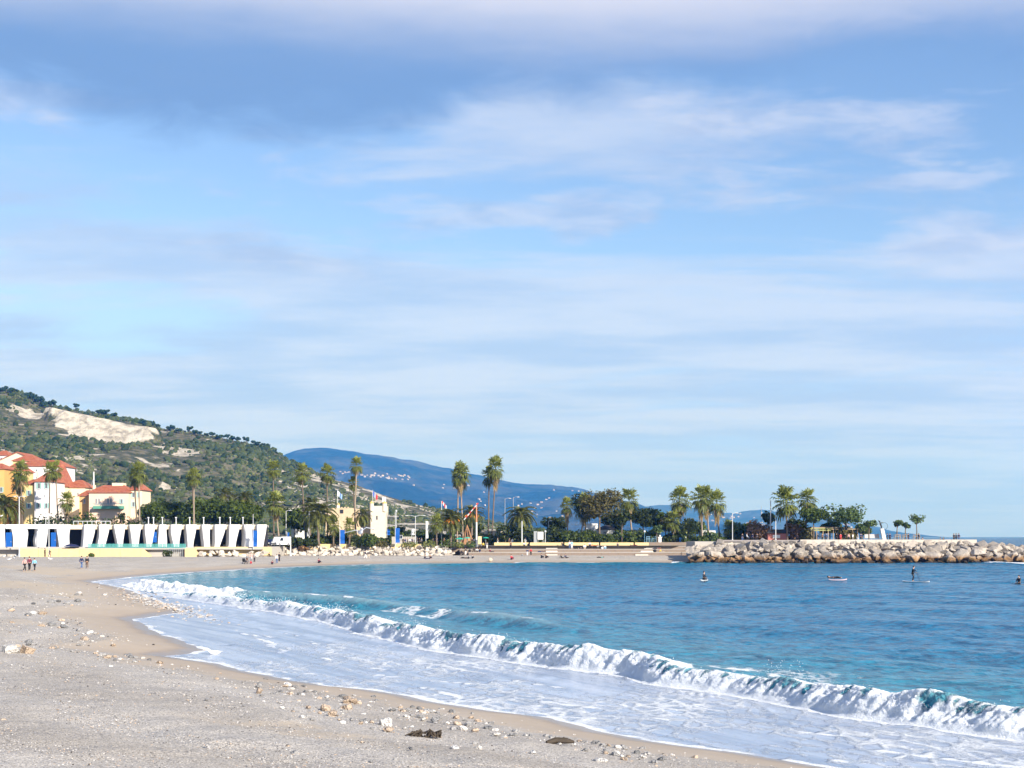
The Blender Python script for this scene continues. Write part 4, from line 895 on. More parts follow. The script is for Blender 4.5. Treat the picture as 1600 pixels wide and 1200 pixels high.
CONC = mat('concrete', (0.42, 0.39, 0.35), 0.9, 0.15, 0.8, 0.3, 6); CONCB = mat('brown_step_stone', (0.23, 0.18, 0.145), 0.9, 0.18, 0.6, 0.3, 5)
STONE = mat('castle_stone', (0.56, 0.44, 0.30), 0.95, 0.22, 0.9, 0.5, 3.0)
GREENB = mat('green_awning', (0.10, 0.30, 0.22), 0.8)

# ---- white beach cabins with curved fins
CY0 = 297.0
def make_cabins():
    t = thing('beach_cabins', 'long white beach pavilion with curved fins and dark bays', 'pavilion', (0, 0, 0))
    x = lambda u: X(u, CY0); z = lambda v: Z(v, CY0)
    zb, zt = z(856.5), z(819.5)
    def fin(pl, pr, dx=-1.15, depth=1.9, nm='fin'):
        """pl, pr: left and right outlines as (u, v) from top to bottom"""
        def sm(P):
            vs = np.linspace(P[0][1], P[-1][1], 9); us = np.interp(vs, [p[1] for p in P], [p[0] for p in P])
            for _ in range(2): us[1:-1] = (us[:-2] + 2 * us[1:-1] + us[2:]) / 4
            return list(zip(us, vs))
        L, Rr = sm(pl), sm(pr); n = 9
        vs = []; 
        for (a, va), (b, vb) in zip(L, Rr): vs += [(x(a), CY0, z(va)), (x(b), CY0, z(vb))]
        for (a, va), (b, vb) in zip(L, Rr): vs += [(x(a) + dx, CY0 + depth, z(va)), (x(b) + dx, CY0 + depth, z(vb))]
        o = 2 * n; fs = []
        for i in range(n - 1):
            j = 2 * i
            fs += [(j, j + 1, j + 3, j + 2), (o + j, o + j + 2, o + j + 3, o + j + 1), (j, j + 2, o + j + 2, o + j), (j + 1, o + j + 1, o + j + 3, j + 3)]
        fs += [(0, o, o + 1, 1), (2 * n - 2, 2 * n - 1, o + 2 * n - 1, o + 2 * n - 2)]
        MB().add(vs, fs).build(nm, WHITE, t)
    T0, B0 = 819.5, 857
    # left stretch: wall pieces with wavy openings between them
    fin([(-60, T0), (-60, 864)], [(8, 826), (8, 838), (9.5, 852), (8, 864)], nm='wall_panel')
    fin([(18, 826), (21, 840), (20.5, 850), (21, 864)], [(43, 827), (45, 830), (42.5, 846), (41.5, 862)], nm='wall_panel')
    fin([(58, 826), (58.5, 832), (54.5, 843), (57, 857)], [(75, 826), (74, 838), (72.5, 850), (71, 857)], nm='wall_panel')
    MB().box(x(-60), x(88), CY0 - 0.02, CY0 + 1.6, z(826.2), zt + 0.02).build('lintel', WHITE, t)
    fin([(88, T0), (89, 830), (92, 846), (93, B0)], [(111, T0), (108, 834), (108.5, 848), (109, B0)])
    F_ = [([(132, T0), (131, 836), (130.5, 846), (129, B0)], [(149, T0), (148, 834), (144, 846), (142, B0)]),
          ([(155, T0), (156, 836), (153, 848), (151.5, B0)], [(171.5, T0), (170, 832), (166, 846), (163.5, B0)]),
          ([(178, T0), (181, 836), (184, 848), (184.5, B0)], [(195.5, T0), (194.5, 834), (192, 846), (192.5, B0)]),
          ([(202.5, T0), (205, 836), (206.5, 848), (206, B0)], [(221, T0), (219, 832), (217, 846), (216.5, B0)]),
          ([(226.5, T0), (227, 836), (229.5, 848), (229, B0)], [(243, T0), (241, 832), (238, 846), (237, B0)]),
          ([(249.5, T0), (248, 836), (247, 848), (248, B0)], [(260, T0), (260, 834), (261.5, 846), (260.5, B0)]),
          ([(267.5, T0), (267, 834), (270.5, 846), (272, B0)], [(284.5, T0), (283, 832), (280, 844), (280.5, B0)]),
          ([(291, T0), (292, 834), (293.5, 848), (293.5, B0)], [(307.5, T0), (305.5, 834), (302, 848), (302, B0)]),
          ([(316, T0), (317, 834), (319, 848), (319.5, B0)], [(328.5, T0), (327.5, 832), (328, 848), (328.5, B0)]),
          ([(336, T0), (336, 836), (336.5, 848), (335, B0)], [(353.5, T0), (351, 832), (345, 848), (342.5, B0)]),
          ([(359, T0), (358.5, 836), (358.5, 848), (357, B0)], [(375.5, T0), (372, 834), (368.5, 848), (368, B0)]),
          ([(381.5, T0), (383.5, 834), (383, 848), (382, B0)], [(394, T0), (394, 836), (394.5, 848), (394.5, B0)]),
          ([(402, T0), (402.5, 834), (402, 848), (401.5, B0)], [(417, T0), (415.5, 832), (412.5, 846), (411, B0)])]
    for a, b in F_: fin(a, b, depth=2.2)
    MB().box(x(88), x(413), CY0 + 0.95, CY0 + 1.15, z(827), zt - 0.06).build('recessed_lintel', CREAM, t)
    MB().box(x(-62), x(414) - 0.5, CY0 + 6.0, CY0 + 6.3, GZ - 1.5, zt - 0.3).build('back_wall', SHADEIN, t)  # painted near-black for the shade at the back of the bays
    MB().box(x(-62), x(415) - 0.8, CY0 + 1.2, CY0 + 8.5, zt - 0.55, zt - 0.12).build('roof_slab', CONC, t)
    MB().box(x(-62), x(414) - 0.2, CY0 - 2.2, CY0 + 8.6, z(858.5), z(857) + 0.1).build('terrace_floor', CONC, t)
    # teal glass balustrade on the terrace
    for k in range(25):
        u0 = 141.5 + k * 6.1
        if u0 > 293: break
        MB().box(x(u0), x(u0 + 5.7), CY0 - 1.8, CY0 - 1.76, z(857), z(849.5)).build('balustrade_panel', TEAL, t)
    # blue doors standing in the bays
    for u0, u1, v0, v1 in [(8.5, 18, 832, 862), (79, 87, 832, 857), (236.5, 244.5, 831, 847.5), (394.5, 401.5, 829, 855)]:
        d = MB().box(x(u0), x(u1), CY0 + 0.15, CY0 + 0.3, z(v1), z(v0)).build('blue_door', BLUE, t)
        MB().box(x(u1) - 0.22, x(u1) - 0.12, CY0 + 0.06, CY0 + 0.15, z((v0 + v1) / 2), z((v0 + v1) / 2) + 0.12).build('handle', METW, d)
    # roof parapet posts with little lamps
    for u in (227, 235, 249, 270.5, 292, 314, 339.5, 356, 376):
        b = MB().tube([(x(u), CY0 + 2.6, zt - 0.4), (x(u), CY0 + 2.6, z(809.5))], [0.12, 0.10], 6).box(x(u) - 0.16, x(u) + 0.16, CY0 + 2.44, CY0 + 2.76, z(809.4), z(807.6)); b.build('roof_post', METW, t)
    for u0, u1 in ((108, 166),):
        b = MB()
        for k in range(9): u = u0 + (u1 - u0) * k / 8; b.tube([(x(u), CY0 + 3, zt - 0.3), (x(u), CY0 + 3, z(814))], 0.06, 5)
        b.tube([(x(u0), CY0 + 3, z(814.2)), (x(u1), CY0 + 3, z(814.2))], 0.07, 5).build('roof_railing', METW, t)
make_cabins()

def yz(v, zz): return YZ(v, zz)
# yellow wall below the cabins, in bays with joints
def make_yellow_wall():
    t = thing('yellow_wall', 'ochre yellow retaining wall below the white cabins', 'wall')
    Y = 293.5; x = lambda u: X(u, Y); z = lambda v: Z(v, Y)
    edges = [30, 60, 92, 124, 156, 188, 220]
    for a, b in zip(edges[:-1], edges[1:]): MB().box(x(a) + 0.02, x(b) - 0.02, Y, Y + 1.2, 0.6, z(857.3)).build('wall_panel', YELLOW, t)
    MB().prism([(x(220) + .02, 0.6), (x(235), 0.6), (x(235), z(868)), (x(222), z(857.5)), (x(220) + .02, z(857.3))], Y, Y + 1.2).build('wall_end', YELLOW, t)
    MB().prism([(x(288), 0.6), (x(317), 0.6), (x(317), z(871)), (x(305), z(862)), (x(305), z(856)), (x(288), z(857))], Y + 0.4, Y + 2).build('wall_end', YELLOW, t)
    MB().prism([(x(225), 0.5), (x(290), 0.5), (x(290), z(860)), (x(225), z(859))], Y + 2.2, Y + 3.2).build('ramp_wall', CONC, t)
    b = MB()
    for k in range(10): u = 262 + k * 3; b.tube([(x(u), Y + 1.0, 1.2), (x(u), Y + 1.0, z(858.4))], 0.05, 4)
    b.tube([(x(262), Y + 1, z(858.4)), (x(289), Y + 1, z(858.4))], 0.06, 4).build('ramp_railing', METG, t)
    MB().box(x(300), x(420), Y + 2.6, Y + 3.6, 1.5, z(854.6)).build('upper_wall', YELLOW, t)
make_yellow_wall()
MB_ = MB().box(X(-150, 293), X(421, 296), 296.3, 322.5, 1.0, 3.30)
tag(MB_.build('promenade_terrace', CONC), 'concrete terrace carrying the cabins', 'terrace', kind='structure')

# low yellow parapet behind the riprap, with gaps where plants grow
def make_parapet():
    t = thing('parapet', 'low broken ochre parapet above the pale rocks', 'wall')
    Y = 318.6
    for a, b in [(412, 436), (438, 452), (476, 488), (494, 524), (530, 546), (564, 580), (584, 592), (611, 626), (628, 658)]:
        MB().box(X(a, Y), X(b, Y), Y, Y + 0.8, 2.2, Z(850, Y)).build('parapet_block', YELLOW, t)
    MB().box(X(410, Y), X(700, Y), Y + 0.9, Y + 3.2, 0.5, GZ - 0.02).build('footing', CONC, t)
make_parapet()

# ---- rocks
def rock_mesh(seed, n=11, sq=(1, 1, 1)):
    rd = random.Random(seed); bm = bmesh.new()
    for _ in range(n):
        v = Vector((rd.gauss(0, 1), rd.gauss(0, 1), rd.gauss(0, 1))).normalized(); v = Vector([math.copysign(abs(c) ** 0.62, c) for c in v])
        v *= rd.uniform(0.82, 1.08); bm.verts.new((v.x * sq[0], v.y * sq[1], v.z * sq[2]))
    r = bmesh.ops.convex_hull(bm, input=bm.verts); bmesh.ops.delete(bm, geom=[g for g in r['geom_interior'] if isinstance(g, bmesh.types.BMVert)], context='VERTS')
    bmesh.ops.bevel(bm, geom=bm.edges[:], offset=0.04, segments=1, affect='EDGES', clamp_overlap=True)
    bmesh.ops.recalc_face_normals(bm, faces=bm.faces)
    me = bpy.data.meshes.new('rock'); bm.to_mesh(me); bm.free(); return me
ROCKS = [rock_mesh(s, 9 + s % 4, (1, random.uniform(.75, 1), random.uniform(.62, .85))) for s in range(12)]
def rock_mat(name, c1, c2, tide=True):
    m = bpy.data.materials.new(name); m.use_nodes = True; T = NT(m.node_tree); b = T.n['Principled BSDF']; b.inputs['Roughness'].default_value = 0.9; b.inputs['Specular IOR Level'].default_value = 0.2
    P = T.node('ShaderNodeNewGeometry').outputs['Position']; oi_ = T.node('ShaderNodeObjectInfo').outputs['Random']
    n = T.noise(P, 0.9, 5, 0.65); n2 = T.noise(P, 4.0, 4, 0.7)
    c = T.mix(oi_, c1, c2); c = T.mul(c, T.mix(n, (0.7, 0.68, 0.66), (1.25, 1.25, 1.25))); c = T.mul(c, T.mix(n2, (0.82, 0.82, 0.82), (1.15, 1.15, 1.15)))
    if tide:
        z = T.sep(P)[2]; zz = T.m('ADD', z, T.m('MULTIPLY', T.m('SUBTRACT', n, 0.5), 1.8))
        c = T.mix(T.ss(zz, 2.1, 0.9), c, T.mul(c, (0.60, 0.40, 0.22)))
        c = T.mix(T.ss(zz, 1.0, 0.35), c, (0.035, 0.028, 0.02))
    T.put(b.inputs['Base Color'], c); T.put(b.inputs['Normal'], T.bump(T.m('ADD', n, T.m('MULTIPLY', n2, 0.5)), 1.0, 0.6)); return m
ROCKM = rock_mat('breakwater_limestone', (0.31, 0.275, 0.24), (0.58, 0.515, 0.44)); ROCKP = rock_mat('pale_limestone', (0.50, 0.44, 0.37), (0.78, 0.71, 0.62), False)
def pile(t, pts, m, seed, name='rock'):
    rd = random.Random(seed)
    for (x, y, z, s) in pts:
        obj(name, rd.choice(ROCKS), m, t, (x, y, z), (rd.uniform(-.5, .5), rd.uniform(-.5, .5), rd.uniform(0, 6.28)), (s * rd.uniform(.85, 1.3), s * rd.uniform(.8, 1.1), s * rd.uniform(.75, 1.05)))
def make_breakwater():
    t = thing('breakwater', 'rough boulder breakwater with brown tide line running into the sea', 'breakwater')
    rd = random.Random(21); pts = []
    rows = [(285.0, 0.05, 1.35), (286.3, 0.9, 1.25), (288.0, 1.65, 1.2), (289.8, 2.35, 1.15), (291.6, 3.0, 1.05), (293.4, 3.55, 1.0), (295.2, 3.95, 0.85)]
    for ri, (y, z, s) in enumerate(rows):
        x = X(1098, y) - 1.2 + (6.2 - ri) * -0.35 + ri * 0.5
        while x < X(1640, y):
            q = s * rd.choice([0.5, 0.65, 0.8, 0.95, 1.05, 1.5]); x += q * 0.86
            u = x / y * F + 800
            k = np.interp(u, [1090, 1130, 1500, 1560, 1600, 1640], [0.8, 1.0, 1.0, 0.90, 0.78, 0.6])
            pts.append((x, y + rd.uniform(-.6, .6) + (1 - k) * 8, (z + rd.uniform(-.25, .3)) * k, q)); x += q * 0.86
    # rocks turning the corner beside the steps
    for i in range(34):
        f = rd.uniform(0, 1); y = 287 + 20 * f; pts.append((X(1092, y) + rd.uniform(-1.2, 3.0), y, rd.uniform(-0.1, 1.0) + 2.6 * rd.uniform(0, 1) ** 1.5, rd.uniform(.6, 1.2)))
    pts.sort(key=lambda p: p[1]); pile(t, pts[:296], ROCKM, 22)
    if len(pts) > 296:
        V, Q = [], []
        b = MB()
        for (x, y, z, s) in pts[296:]: b.blob((x, y, z), (s, s * .9, s * .75), 1, 0.2, rd)
        k = b.build('rock_mass', ROCKM, t); k['kind'] = 'stuff'
    # packed rubble core under the boulders
    xs = np.linspace(36, 122, 120); prof = [(285.6, -1.6), (288.6, 0.0), (291.6, 1.4), (294.4, 2.6), (296.6, 3.4), (297.5, 3.7)]
    PX, PY = np.meshgrid(xs, [p[0] for p in prof]); PZ = np.repeat(np.array([p[1] for p in prof])[:, None], len(xs), 1)
    PZ = PZ * np.interp(PX, [36, 40, 92, 104, 112, 122], [0.9, 1, 1, 0.85, 0.7, 0.3]) + 0.35 * fbm(PX * 0.9, PY * 0.9, 3)
    obj('rubble_core', big_mesh('rubble_core', np.stack([PX, PY, PZ], -1).reshape(-1, 3), grid_faces(*PX.shape), False), ROCKM, t)
    return len(pts)
NB = make_breakwater()
def make_riprap():
    t = thing('riprap', 'bank of pale white boulders between the beach and the ochre parapet', 'rock bank')
    rd = random.Random(31); pts = []
    for (y, z, s) in [(314.8, 1.35, 0.62), (315.8, 1.9, 0.66), (316.8, 2.4, 0.64), (317.7, 2.85, 0.55)]:
        x = X(312 if y < 316 else 330, y)
        while x < X(708 if y < 316 else 690, y):
            q = s * rd.choice([0.7, 1.0, 1.0, 1.25, 1.5]); x += q * 0.8; pts.append((x, y + rd.uniform(-.4, .4) - (4.0 if x < X(372, y) else 0) * 0.3, z + rd.uniform(-.2, .2), q)); x += q * 0.8
    for i in range(38): f = rd.random(); y = 292.6 + 2.2 * f; pts.append((X(rd.uniform(314, 418), y), y, 1.3 + 1.0 * f, rd.uniform(.4, .8)))
    pts.sort(key=lambda p: p[1])
    pile(t, pts[:298], ROCKP, 32)
    b = MB()
    for (x, y, z, s) in pts[298:]: b.blob((x, y, z), (s, s * .9, s * .75), 1, 0.2, rd)
    if len(pts) > 298: b.build('rock_mass', ROCKP, t)['kind'] = 'stuff'
    xs = np.linspace(X(300, 315), X(705, 315), 160); PX, PY = np.meshgrid(xs, [313.8, 315.5, 317, 318.2, 319.6]); PZ = np.repeat(np.array([0.6, 1.4, 2.1, 2.6, 2.8])[:, None], 160, 1) + 0.2 * fbm(PX * 0.9, PY * 0.9, 3)
    obj('rubble_core', big_mesh('rubble_core', np.stack([PX, PY, PZ], -1).reshape(-1, 3), grid_faces(*PX.shape), False), ROCKP, t)
    return len(pts)
NR = make_riprap()

# ---- terraced steps
def make_steps():
    t = thing('beach_steps', 'broad terraced steps of brown stone facing the far beach', 'steps')
    Y0 = 317.5; u0, u1 = 704, 1096
    tiers = [(Y0, 1.0, 1.95), (Y0 + 2.6, 1.9, 2.65), (Y0 + 5.2, 2.6, 3.3)]
    for k, (y, z0, z1) in enumerate(tiers):
        a = X(u0 + 14 * (2 - k), y); b = X(u1, y)
        n = 14
        for i in range(n):
            p, q = a + (b - a) * i / n, a + (b - a) * (i + 1) / n
            s = MB().box(p + 0.015, q - 0.015, y, y + 2.9, z0 - 0.6, z1 - 0.12).build('step_block', CONCB, t)
        MB().box(a, b, y - 0.06, y + 2.66, z1 - 0.115, z1).build('step_tread', CONC, t)
    y = Y0 + 7.8
    for a, b in [(772, 826), (828, 880), (882, 936), (938, 990), (992, 1014)]:
        MB().box(X(a, y) + .02, X(b, y) - .02, y, y + 0.5, 2.8, Z(847.6, y)).build('top_wall', YELLOW, t)
    MB().box(X(1014, y) + .02, X(1096, y), y, y + 0.5, 2.8, Z(847.2, y)).build('top_wall', CONCB, t)
    # narrow flights of small steps cut into the terraces
    for uc, w in ((862, 18), (1000, 20)):
        for k in range(9):
            yy = Y0 - 1.6 + k * 0.95; MB().box(X(uc - w / 2, yy) + (k * 0.4 if uc > 990 else 0), X(uc + w / 2, yy) + (k * 0.4 if uc > 990 else 0), yy, yy + 1.0, 0.8, 1.22 + k * 0.26).build('stair_tread', mat('pale_stair', (0.60, 0.55, 0.48), 0.9, 0.12, 1.0), t)
    MB().box(X(u0, Y0), X(u1, Y0) + 1, Y0 + 7.6, Y0 + 9.6, 0.5, GZ + 0.02).build('footing', CONC, t)
make_steps()
# promenade on top of the breakwater
def make_pier():
    t = thing('pier_promenade', 'stone-edged promenade deck on top of the breakwater', 'promenade')
    MB().box(X(1085, 298), X(1520, 297), 297.2, 312, 1.0, 4.40).build('deck', CONC, t)
    x0 = X(1250, 297)
    while x0 < X(1518, 297):
        MB().box(x0 + .015, x0 + 2.6, 296.6, 297.6, 3.6, 4.82).build('kerb_stone', mat('pale_kerb', (0.52, 0.47, 0.41), 0.9, 0.12, 0.7), t); x0 += 2.63
    MB().box(X(1120, 298), X(1250, 298), 297.2, 297.6, 4.2, 4.74).build('low_wall', mat('grey_low_wall', (0.30, 0.27, 0.26), 0.9, 0.2, 0.8), t)
make_pier()

# ---- houses
def hip(b, x0, x1, y0, y1, z0, zr, inset, ov=0.35):
    x0 -= ov; x1 += ov; y0 -= ov; y1 += ov; ym = (y0 + y1) / 2
    b.add([(x0, y0, z0), (x1, y0, z0), (x1, y1, z0), (x0, y1, z0), (x0 + inset, ym, zr), (x1 - inset, ym, zr), (x0, y0, z0 - .14), (x1, y0, z0 - .14), (x1, y1, z0 - .14), (x0, y1, z0 - .14)],
          [(0, 1, 5, 4), (2, 3, 4, 5), (1, 2, 5), (3, 0, 4), (6, 7, 1, 0), (7, 8, 2, 1), (8, 9, 3, 2), (9, 6, 0, 3), (9, 8, 7, 6)])
    return b
def tile_rows(t, roof, x0, x1, y0, ym, z0, zr, inset, n):
    """raised tile courses on the front slope"""
    for k in range(1, n):
        f = k / n; a, b_ = x0 + inset * f, x1 - inset * f; y = y0 + (ym - y0) * f; z = z0 + (zr - z0) * f
        MB().tube([(a, y, z + .02), (b_, y, z + .02)], 0.06, 4).build('tile_course', TERRA, roof)
def window(t, x, y, z, w, h, shut=None, opened=True):
    f = MB().box(x - w / 2, x + w / 2, y - 0.05, y + 0.02, z, z + h).build('window', METW, t)
    MB().box(x - w / 2 + .08, x - .03, y - 0.08, y - 0.052, z + .08, z + h - .08).build('pane', GLASSD, f)
    MB().box(x + .03, x + w / 2 - .08, y - 0.08, y - 0.052, z + .08, z + h - .08).build('pane', GLASSD, f)
    MB().box(x - w / 2 - .1, x + w / 2 + .1, y - 0.2, y - 0.054, z - .12, z - .004).build('sill', METW, f)
    if shut:
        for s in (-1, 1): MB().box(x + s * (w / 2 + .04) - (w * .5 if s < 0 else 0), x + s * (w / 2 + .04) + (w * .5 if s > 0 else 0), y - 0.10, y - 0.004, z, z + h).build('shutter', shut, f)
def house(label, u0, u1, veave, vridge, Y, depth, wall, wins=(), roof='hip', inset=2.5, name='house', side=None):
    t = thing(name, label, 'house', (0, 0, 0), 0, 'old town houses')
    x0, x1, ze, zr = X(u0, Y), X(u1, Y), Z(veave, Y), Z(vridge, Y + depth / 2)
    if roof == 'gable':
        zr = Z(vridge, Y); xm = x0 + (x1 - x0) * 0.5
        MB().prism([(x0, GZ - 1), (x1, GZ - 1), (x1, ze), (xm, zr), (x0, ze)], Y, Y + depth).build('wall', wall, t)
        o = 0.35; s = (zr - ze) / (xm - x0)
        MB().prism([(x0 - o, ze - o * s), (xm, zr), (x1 + o, ze - o * s), (x1 + o, ze - o * s + .22), (xm, zr + .22), (x0 - o, ze - o * s + .22)], Y - .35, Y + depth + .3).build('roof', TERRA, t)
    else:
        MB().box(x0, x1, Y, Y + depth, GZ - 1, ze).build('wall', wall, t)
        r = hip(MB(), x0, x1, Y, Y + depth, ze + .15, zr, min(inset, (x1 - x0) * .45)).build('roof', TERRA, t)
        tile_rows(t, r, x0 - .3, x1 + .3, Y - .3, Y + depth / 2, ze + .2, zr + .02, min(inset, (x1 - x0) * .45), 6)
    for (u, v, wp, hp, sh) in wins: window(t, X(u, Y), Y, Z(v + hp / 2, Y), wp * Y / F, hp * Y / F, sh)
    return t
house('cream gabled house highest at the back left', -8, 62, 723, 707, 400, 12, CREAM, [(40, 726, 3, 4, None)], 'gable')
house('little white house at the very top left', -12, 12, 712, 704, 432, 8, WHITE, [(2, 717, 3, 4, None)])
house('house with a red hipped roof in front of the gable', 20, 55, 720.5, 711, 386, 9, YELH, [(40, 724, 3, 3.4, None)])
house('long white-walled house with terracotta roof above the twin palms', 28, 97, 729, 719, 372, 11, PALE, [(57, 735, 2.6, 4, None), (70, 735, 2.6, 4, None), (83, 735, 2.6, 4, None), (57, 746, 2.6, 4, None)])
house('yellow house with red hipped roof beside the orange one', 5, 33, 736.5, 723, 346, 9, YELH, [(11.5, 744, 3.2, 8, SHUTB), (23, 744, 3.2, 8, SHUTB), (12, 768, 3.2, 8, SHUTB), (23, 768, 3.2, 8, SHUTB)])
house('deep orange house cut by the left edge', -40, 7, 733, 724, 338, 9, ORNG, [(-4, 744, 3.5, 8, SHUT), (2, 765, 3.5, 8, SHUT), (2, 786, 3.5, 8, SHUT)])
h7 = house('tall white house with green shutters and a sagging red roof', 54, 80, 753, 738, 334, 10, PALE, [(61, 759, 3.6, 9, SHUT), (72.5, 759, 3.6, 8.5, SHUTB), (70, 775, 2, 4, None), (61, 790, 3.4, 8, SHUT), (72.5, 790, 3.4, 8, SHUTB)])
house('narrow yellow house left of the tall white one', 37, 53.7, 757, 749, 335, 9, YELH, [(45, 770, 3.4, 8, SHUT), (45, 790, 3.4, 8, SHUT)])
house('pinkish tall house right of the white one, behind the twin palms', 80.3, 97, 760, 726, 345, 9, CREAM, [(92, 776, 2.4, 5, None), (86, 790, 2.4, 5, None)], inset=1.5)
house('cream and white house with low red roof between the tall and pink houses', 98, 133, 762, 750, 350, 10, CREAM, [(107, 771, 2.6, 5, None), (122, 772, 2.6, 5, None)], inset=5)
h9 = house('broad pink house with red roof and green balcony', 139, 201, 770, 758, 334, 9, PINKH, [(150.5, 783, 2.6, 9, None), (155, 783, 2.6, 9, None), (169, 783, 2.6, 9, None), (173.5, 783, 2.6, 9, None), (190, 783, 3, 7, SHUTB)])
house('cream wing with teal shutters at the right end of the pink house', 201.2, 222, 766, 755, 336, 8, CREAM, [(208.5, 773, 3.4, 8, SHUTB), (208.5, 788, 3.4, 8, SHUTB), (217, 773, 2.6, 8, SHUTB)], inset=1.5)
house('recessed left side of the pink house, shade painted ochre', 124, 138.7, 775, 766, 337, 8, mat('shaded_side_ochre', (0.60, 0.36, 0.16), 0.9, 0.08, 0.5), [(132, 783, 2.4, 6, None)])  # unlit side of the pink house, its shade put into the ochre colour
def extras():
    Y = 332.6; bl = MB().box(X(145, Y), X(192, Y), Y, Y + 1.35, Z(795, Y), Z(790.6, Y)).build('balcony', GREENB, h9)
    b = MB()
    for k in range(16): u = 145.5 + k * 3.05; b.tube([(X(u, Y), Y + .05, Z(790.6, Y)), (X(u, Y), Y + .05, Z(786.8, Y))], 0.035, 4)
    b.tube([(X(145, Y), Y + .05, Z(786.8, Y)), (X(192, Y), Y + .05, Z(786.8, Y))], 0.05, 4).build('balcony_railing', METG, h9)
    MB().box(X(175, 338), X(192, 338), 338, 341, Z(762, 338), Z(754.6, 338)).build('roof_box', CREAM, h9)
    MB().box(X(147, 337), X(150, 337), 336, 337, Z(766, 337), Z(758, 337)).build('chimney', CREAM, h9)
    MB().box(X(58, 338), X(60.5, 338), 337, 338, Z(746, 338), Z(737, 338)).build('chimney', CREAM, h7)
    m = thing('white_mast', 'tall white mast behind the roof of the pink house', 'mast', (X(146.5, 352), 352, GZ))
    MB().tube([(0, 0, 0), (0, 0, Z(737, 352) - GZ)], [0.35, 0.16], 8).build('pole', METW, m); MB().tube([(0, 0, Z(745, 352) - GZ), (-.7, 0, Z(760, 352) - GZ)], 0.06, 5).build('stay', METG, m)
extras()

# ---- castle bastion
def make_castle():
    t = thing('castle', 'small pale stone bastion with square tower and corner turrets', 'castle')
    Y = 346.0; x = lambda u: X(u, Y); z = lambda v: Z(v, Y)
    MB().box(x(507), x(550), Y + 2, Y + 12, GZ - 1, z(793.5)).build('west_wing', STONE, t)
    MB().box(x(546), x(580), Y + 3, Y + 12, GZ - 1, z(795)).build('curtain_wall', STONE, t)
    MB().prism([(x(579), GZ - 1), (x(602.5), GZ - 1), (x(602.2), z(808)), (x(604), z(800)), (x(604), z(790.5)), (x(579), z(790.5))], Y, Y + 5).build('tower', mat('castle_pale_render', (0.66, 0.58, 0.47), 0.95, 0.14, 0.5), t)
    dome = mat('ochre_tiled_dome', (0.58, 0.42, 0.16), 0.8, 0.2, 2)
    for u, y_, vb, vt, r in ((580.5, Y + .3, 802, 786.5, .52), (600.5, Y + .3, 802, 786.5, .58), (525.5, Y + 3, 796, 789, .5), (577, Y + 5, 800, 789, .5)):
        c = MB().tube([(x(u), y_, z(vb)), (x(u), y_, z(vb - 3)), (x(u), y_, z(vt))], [0.1, r, r], 10).build('turret', MATS['castle_pale_render'], t)
        MB().tube([(x(u), y_, z(vt)), (x(u), y_, z(vt - 1.6)), (x(u), y_, z(vt - 2.8)), (x(u), y_, z(vt - 4))], [r * 1.15, r * .9, r * .4, 0.05], 10).build('turret_dome', dome, c)
    MB().box(x(596), x(601.5), Y + 2, Y + 3.2, z(791), z(776)).build('bell_cote', WHITE, t)
    for u in (531, 536, 541): MB().box(x(u), x(u + 2.6), Y + 1.9, Y + 2.4, z(793.5), z(792)).build('merlon', STONE, t)
    w = MB().box(x(529.5), x(535), Y + 1.93, Y + 2.1, z(802), z(796)).build('opening', SHADEIN, t)  # dark panel on the wall face, painted as the shade in an opening
    for u in (558, 568): MB().box(x(u), x(u + 2.5), Y + 2.93, Y + 3.1, z(806), z(801)).build('opening', SHADEIN, t)
    MB().box(x(588), x(590), Y - .06, Y + .1, z(812), z(806)).build('opening', SHADEIN, t)
    for u, vt, cols, lab in ((525.5, 764, [(0.7, 0.75, 0.8), (0.25, 0.4, 0.7)], 'pale blue and white flag drooping on the castle west wing'), (581, 765, [(0.05, 0.1, 0.4), (0.8, 0.8, 0.8), (0.6, 0.04, 0.05)], 'blue white and red flag flying on the castle tower')):
        f = thing('flagpole', lab, 'flag', (x(u), Y + 2.2, z(790)), 0, 'castle flags'); h = z(vt) - z(790)
        MB().tube([(0, 0, -1), (0, 0, h)], [0.09, 0.05], 6).build('pole', METW, f)
        n = len(cols); L = 1.5
        for i, c in enumerate(cols):
            b = MB(); k = 5; vs = []
            for a in range(k + 1):
                s = (i + a / k) / n; xx = 0.08 + s * L * 0.75; yy = 0.16 * math.sin(s * 6); zz = h - 0.3 - s * 1.1
                vs += [(xx, yy, zz), (xx - 0.12, yy + .05, zz - 1.15)]
            fs = [(2 * a, 2 * a + 2, 2 * a + 3, 2 * a + 1) for a in range(k)]
            vs2 = [(p[0], p[1] + .02, p[2]) for p in vs]; o = len(vs); b.add(vs + vs2, fs + [(o + q[3], o + q[2], o + q[1], o + q[0]) for q in fs]); b.build('cloth_band', mat('flag_%d_%d' % (int(u), i), c, 0.8), f)
make_castle()
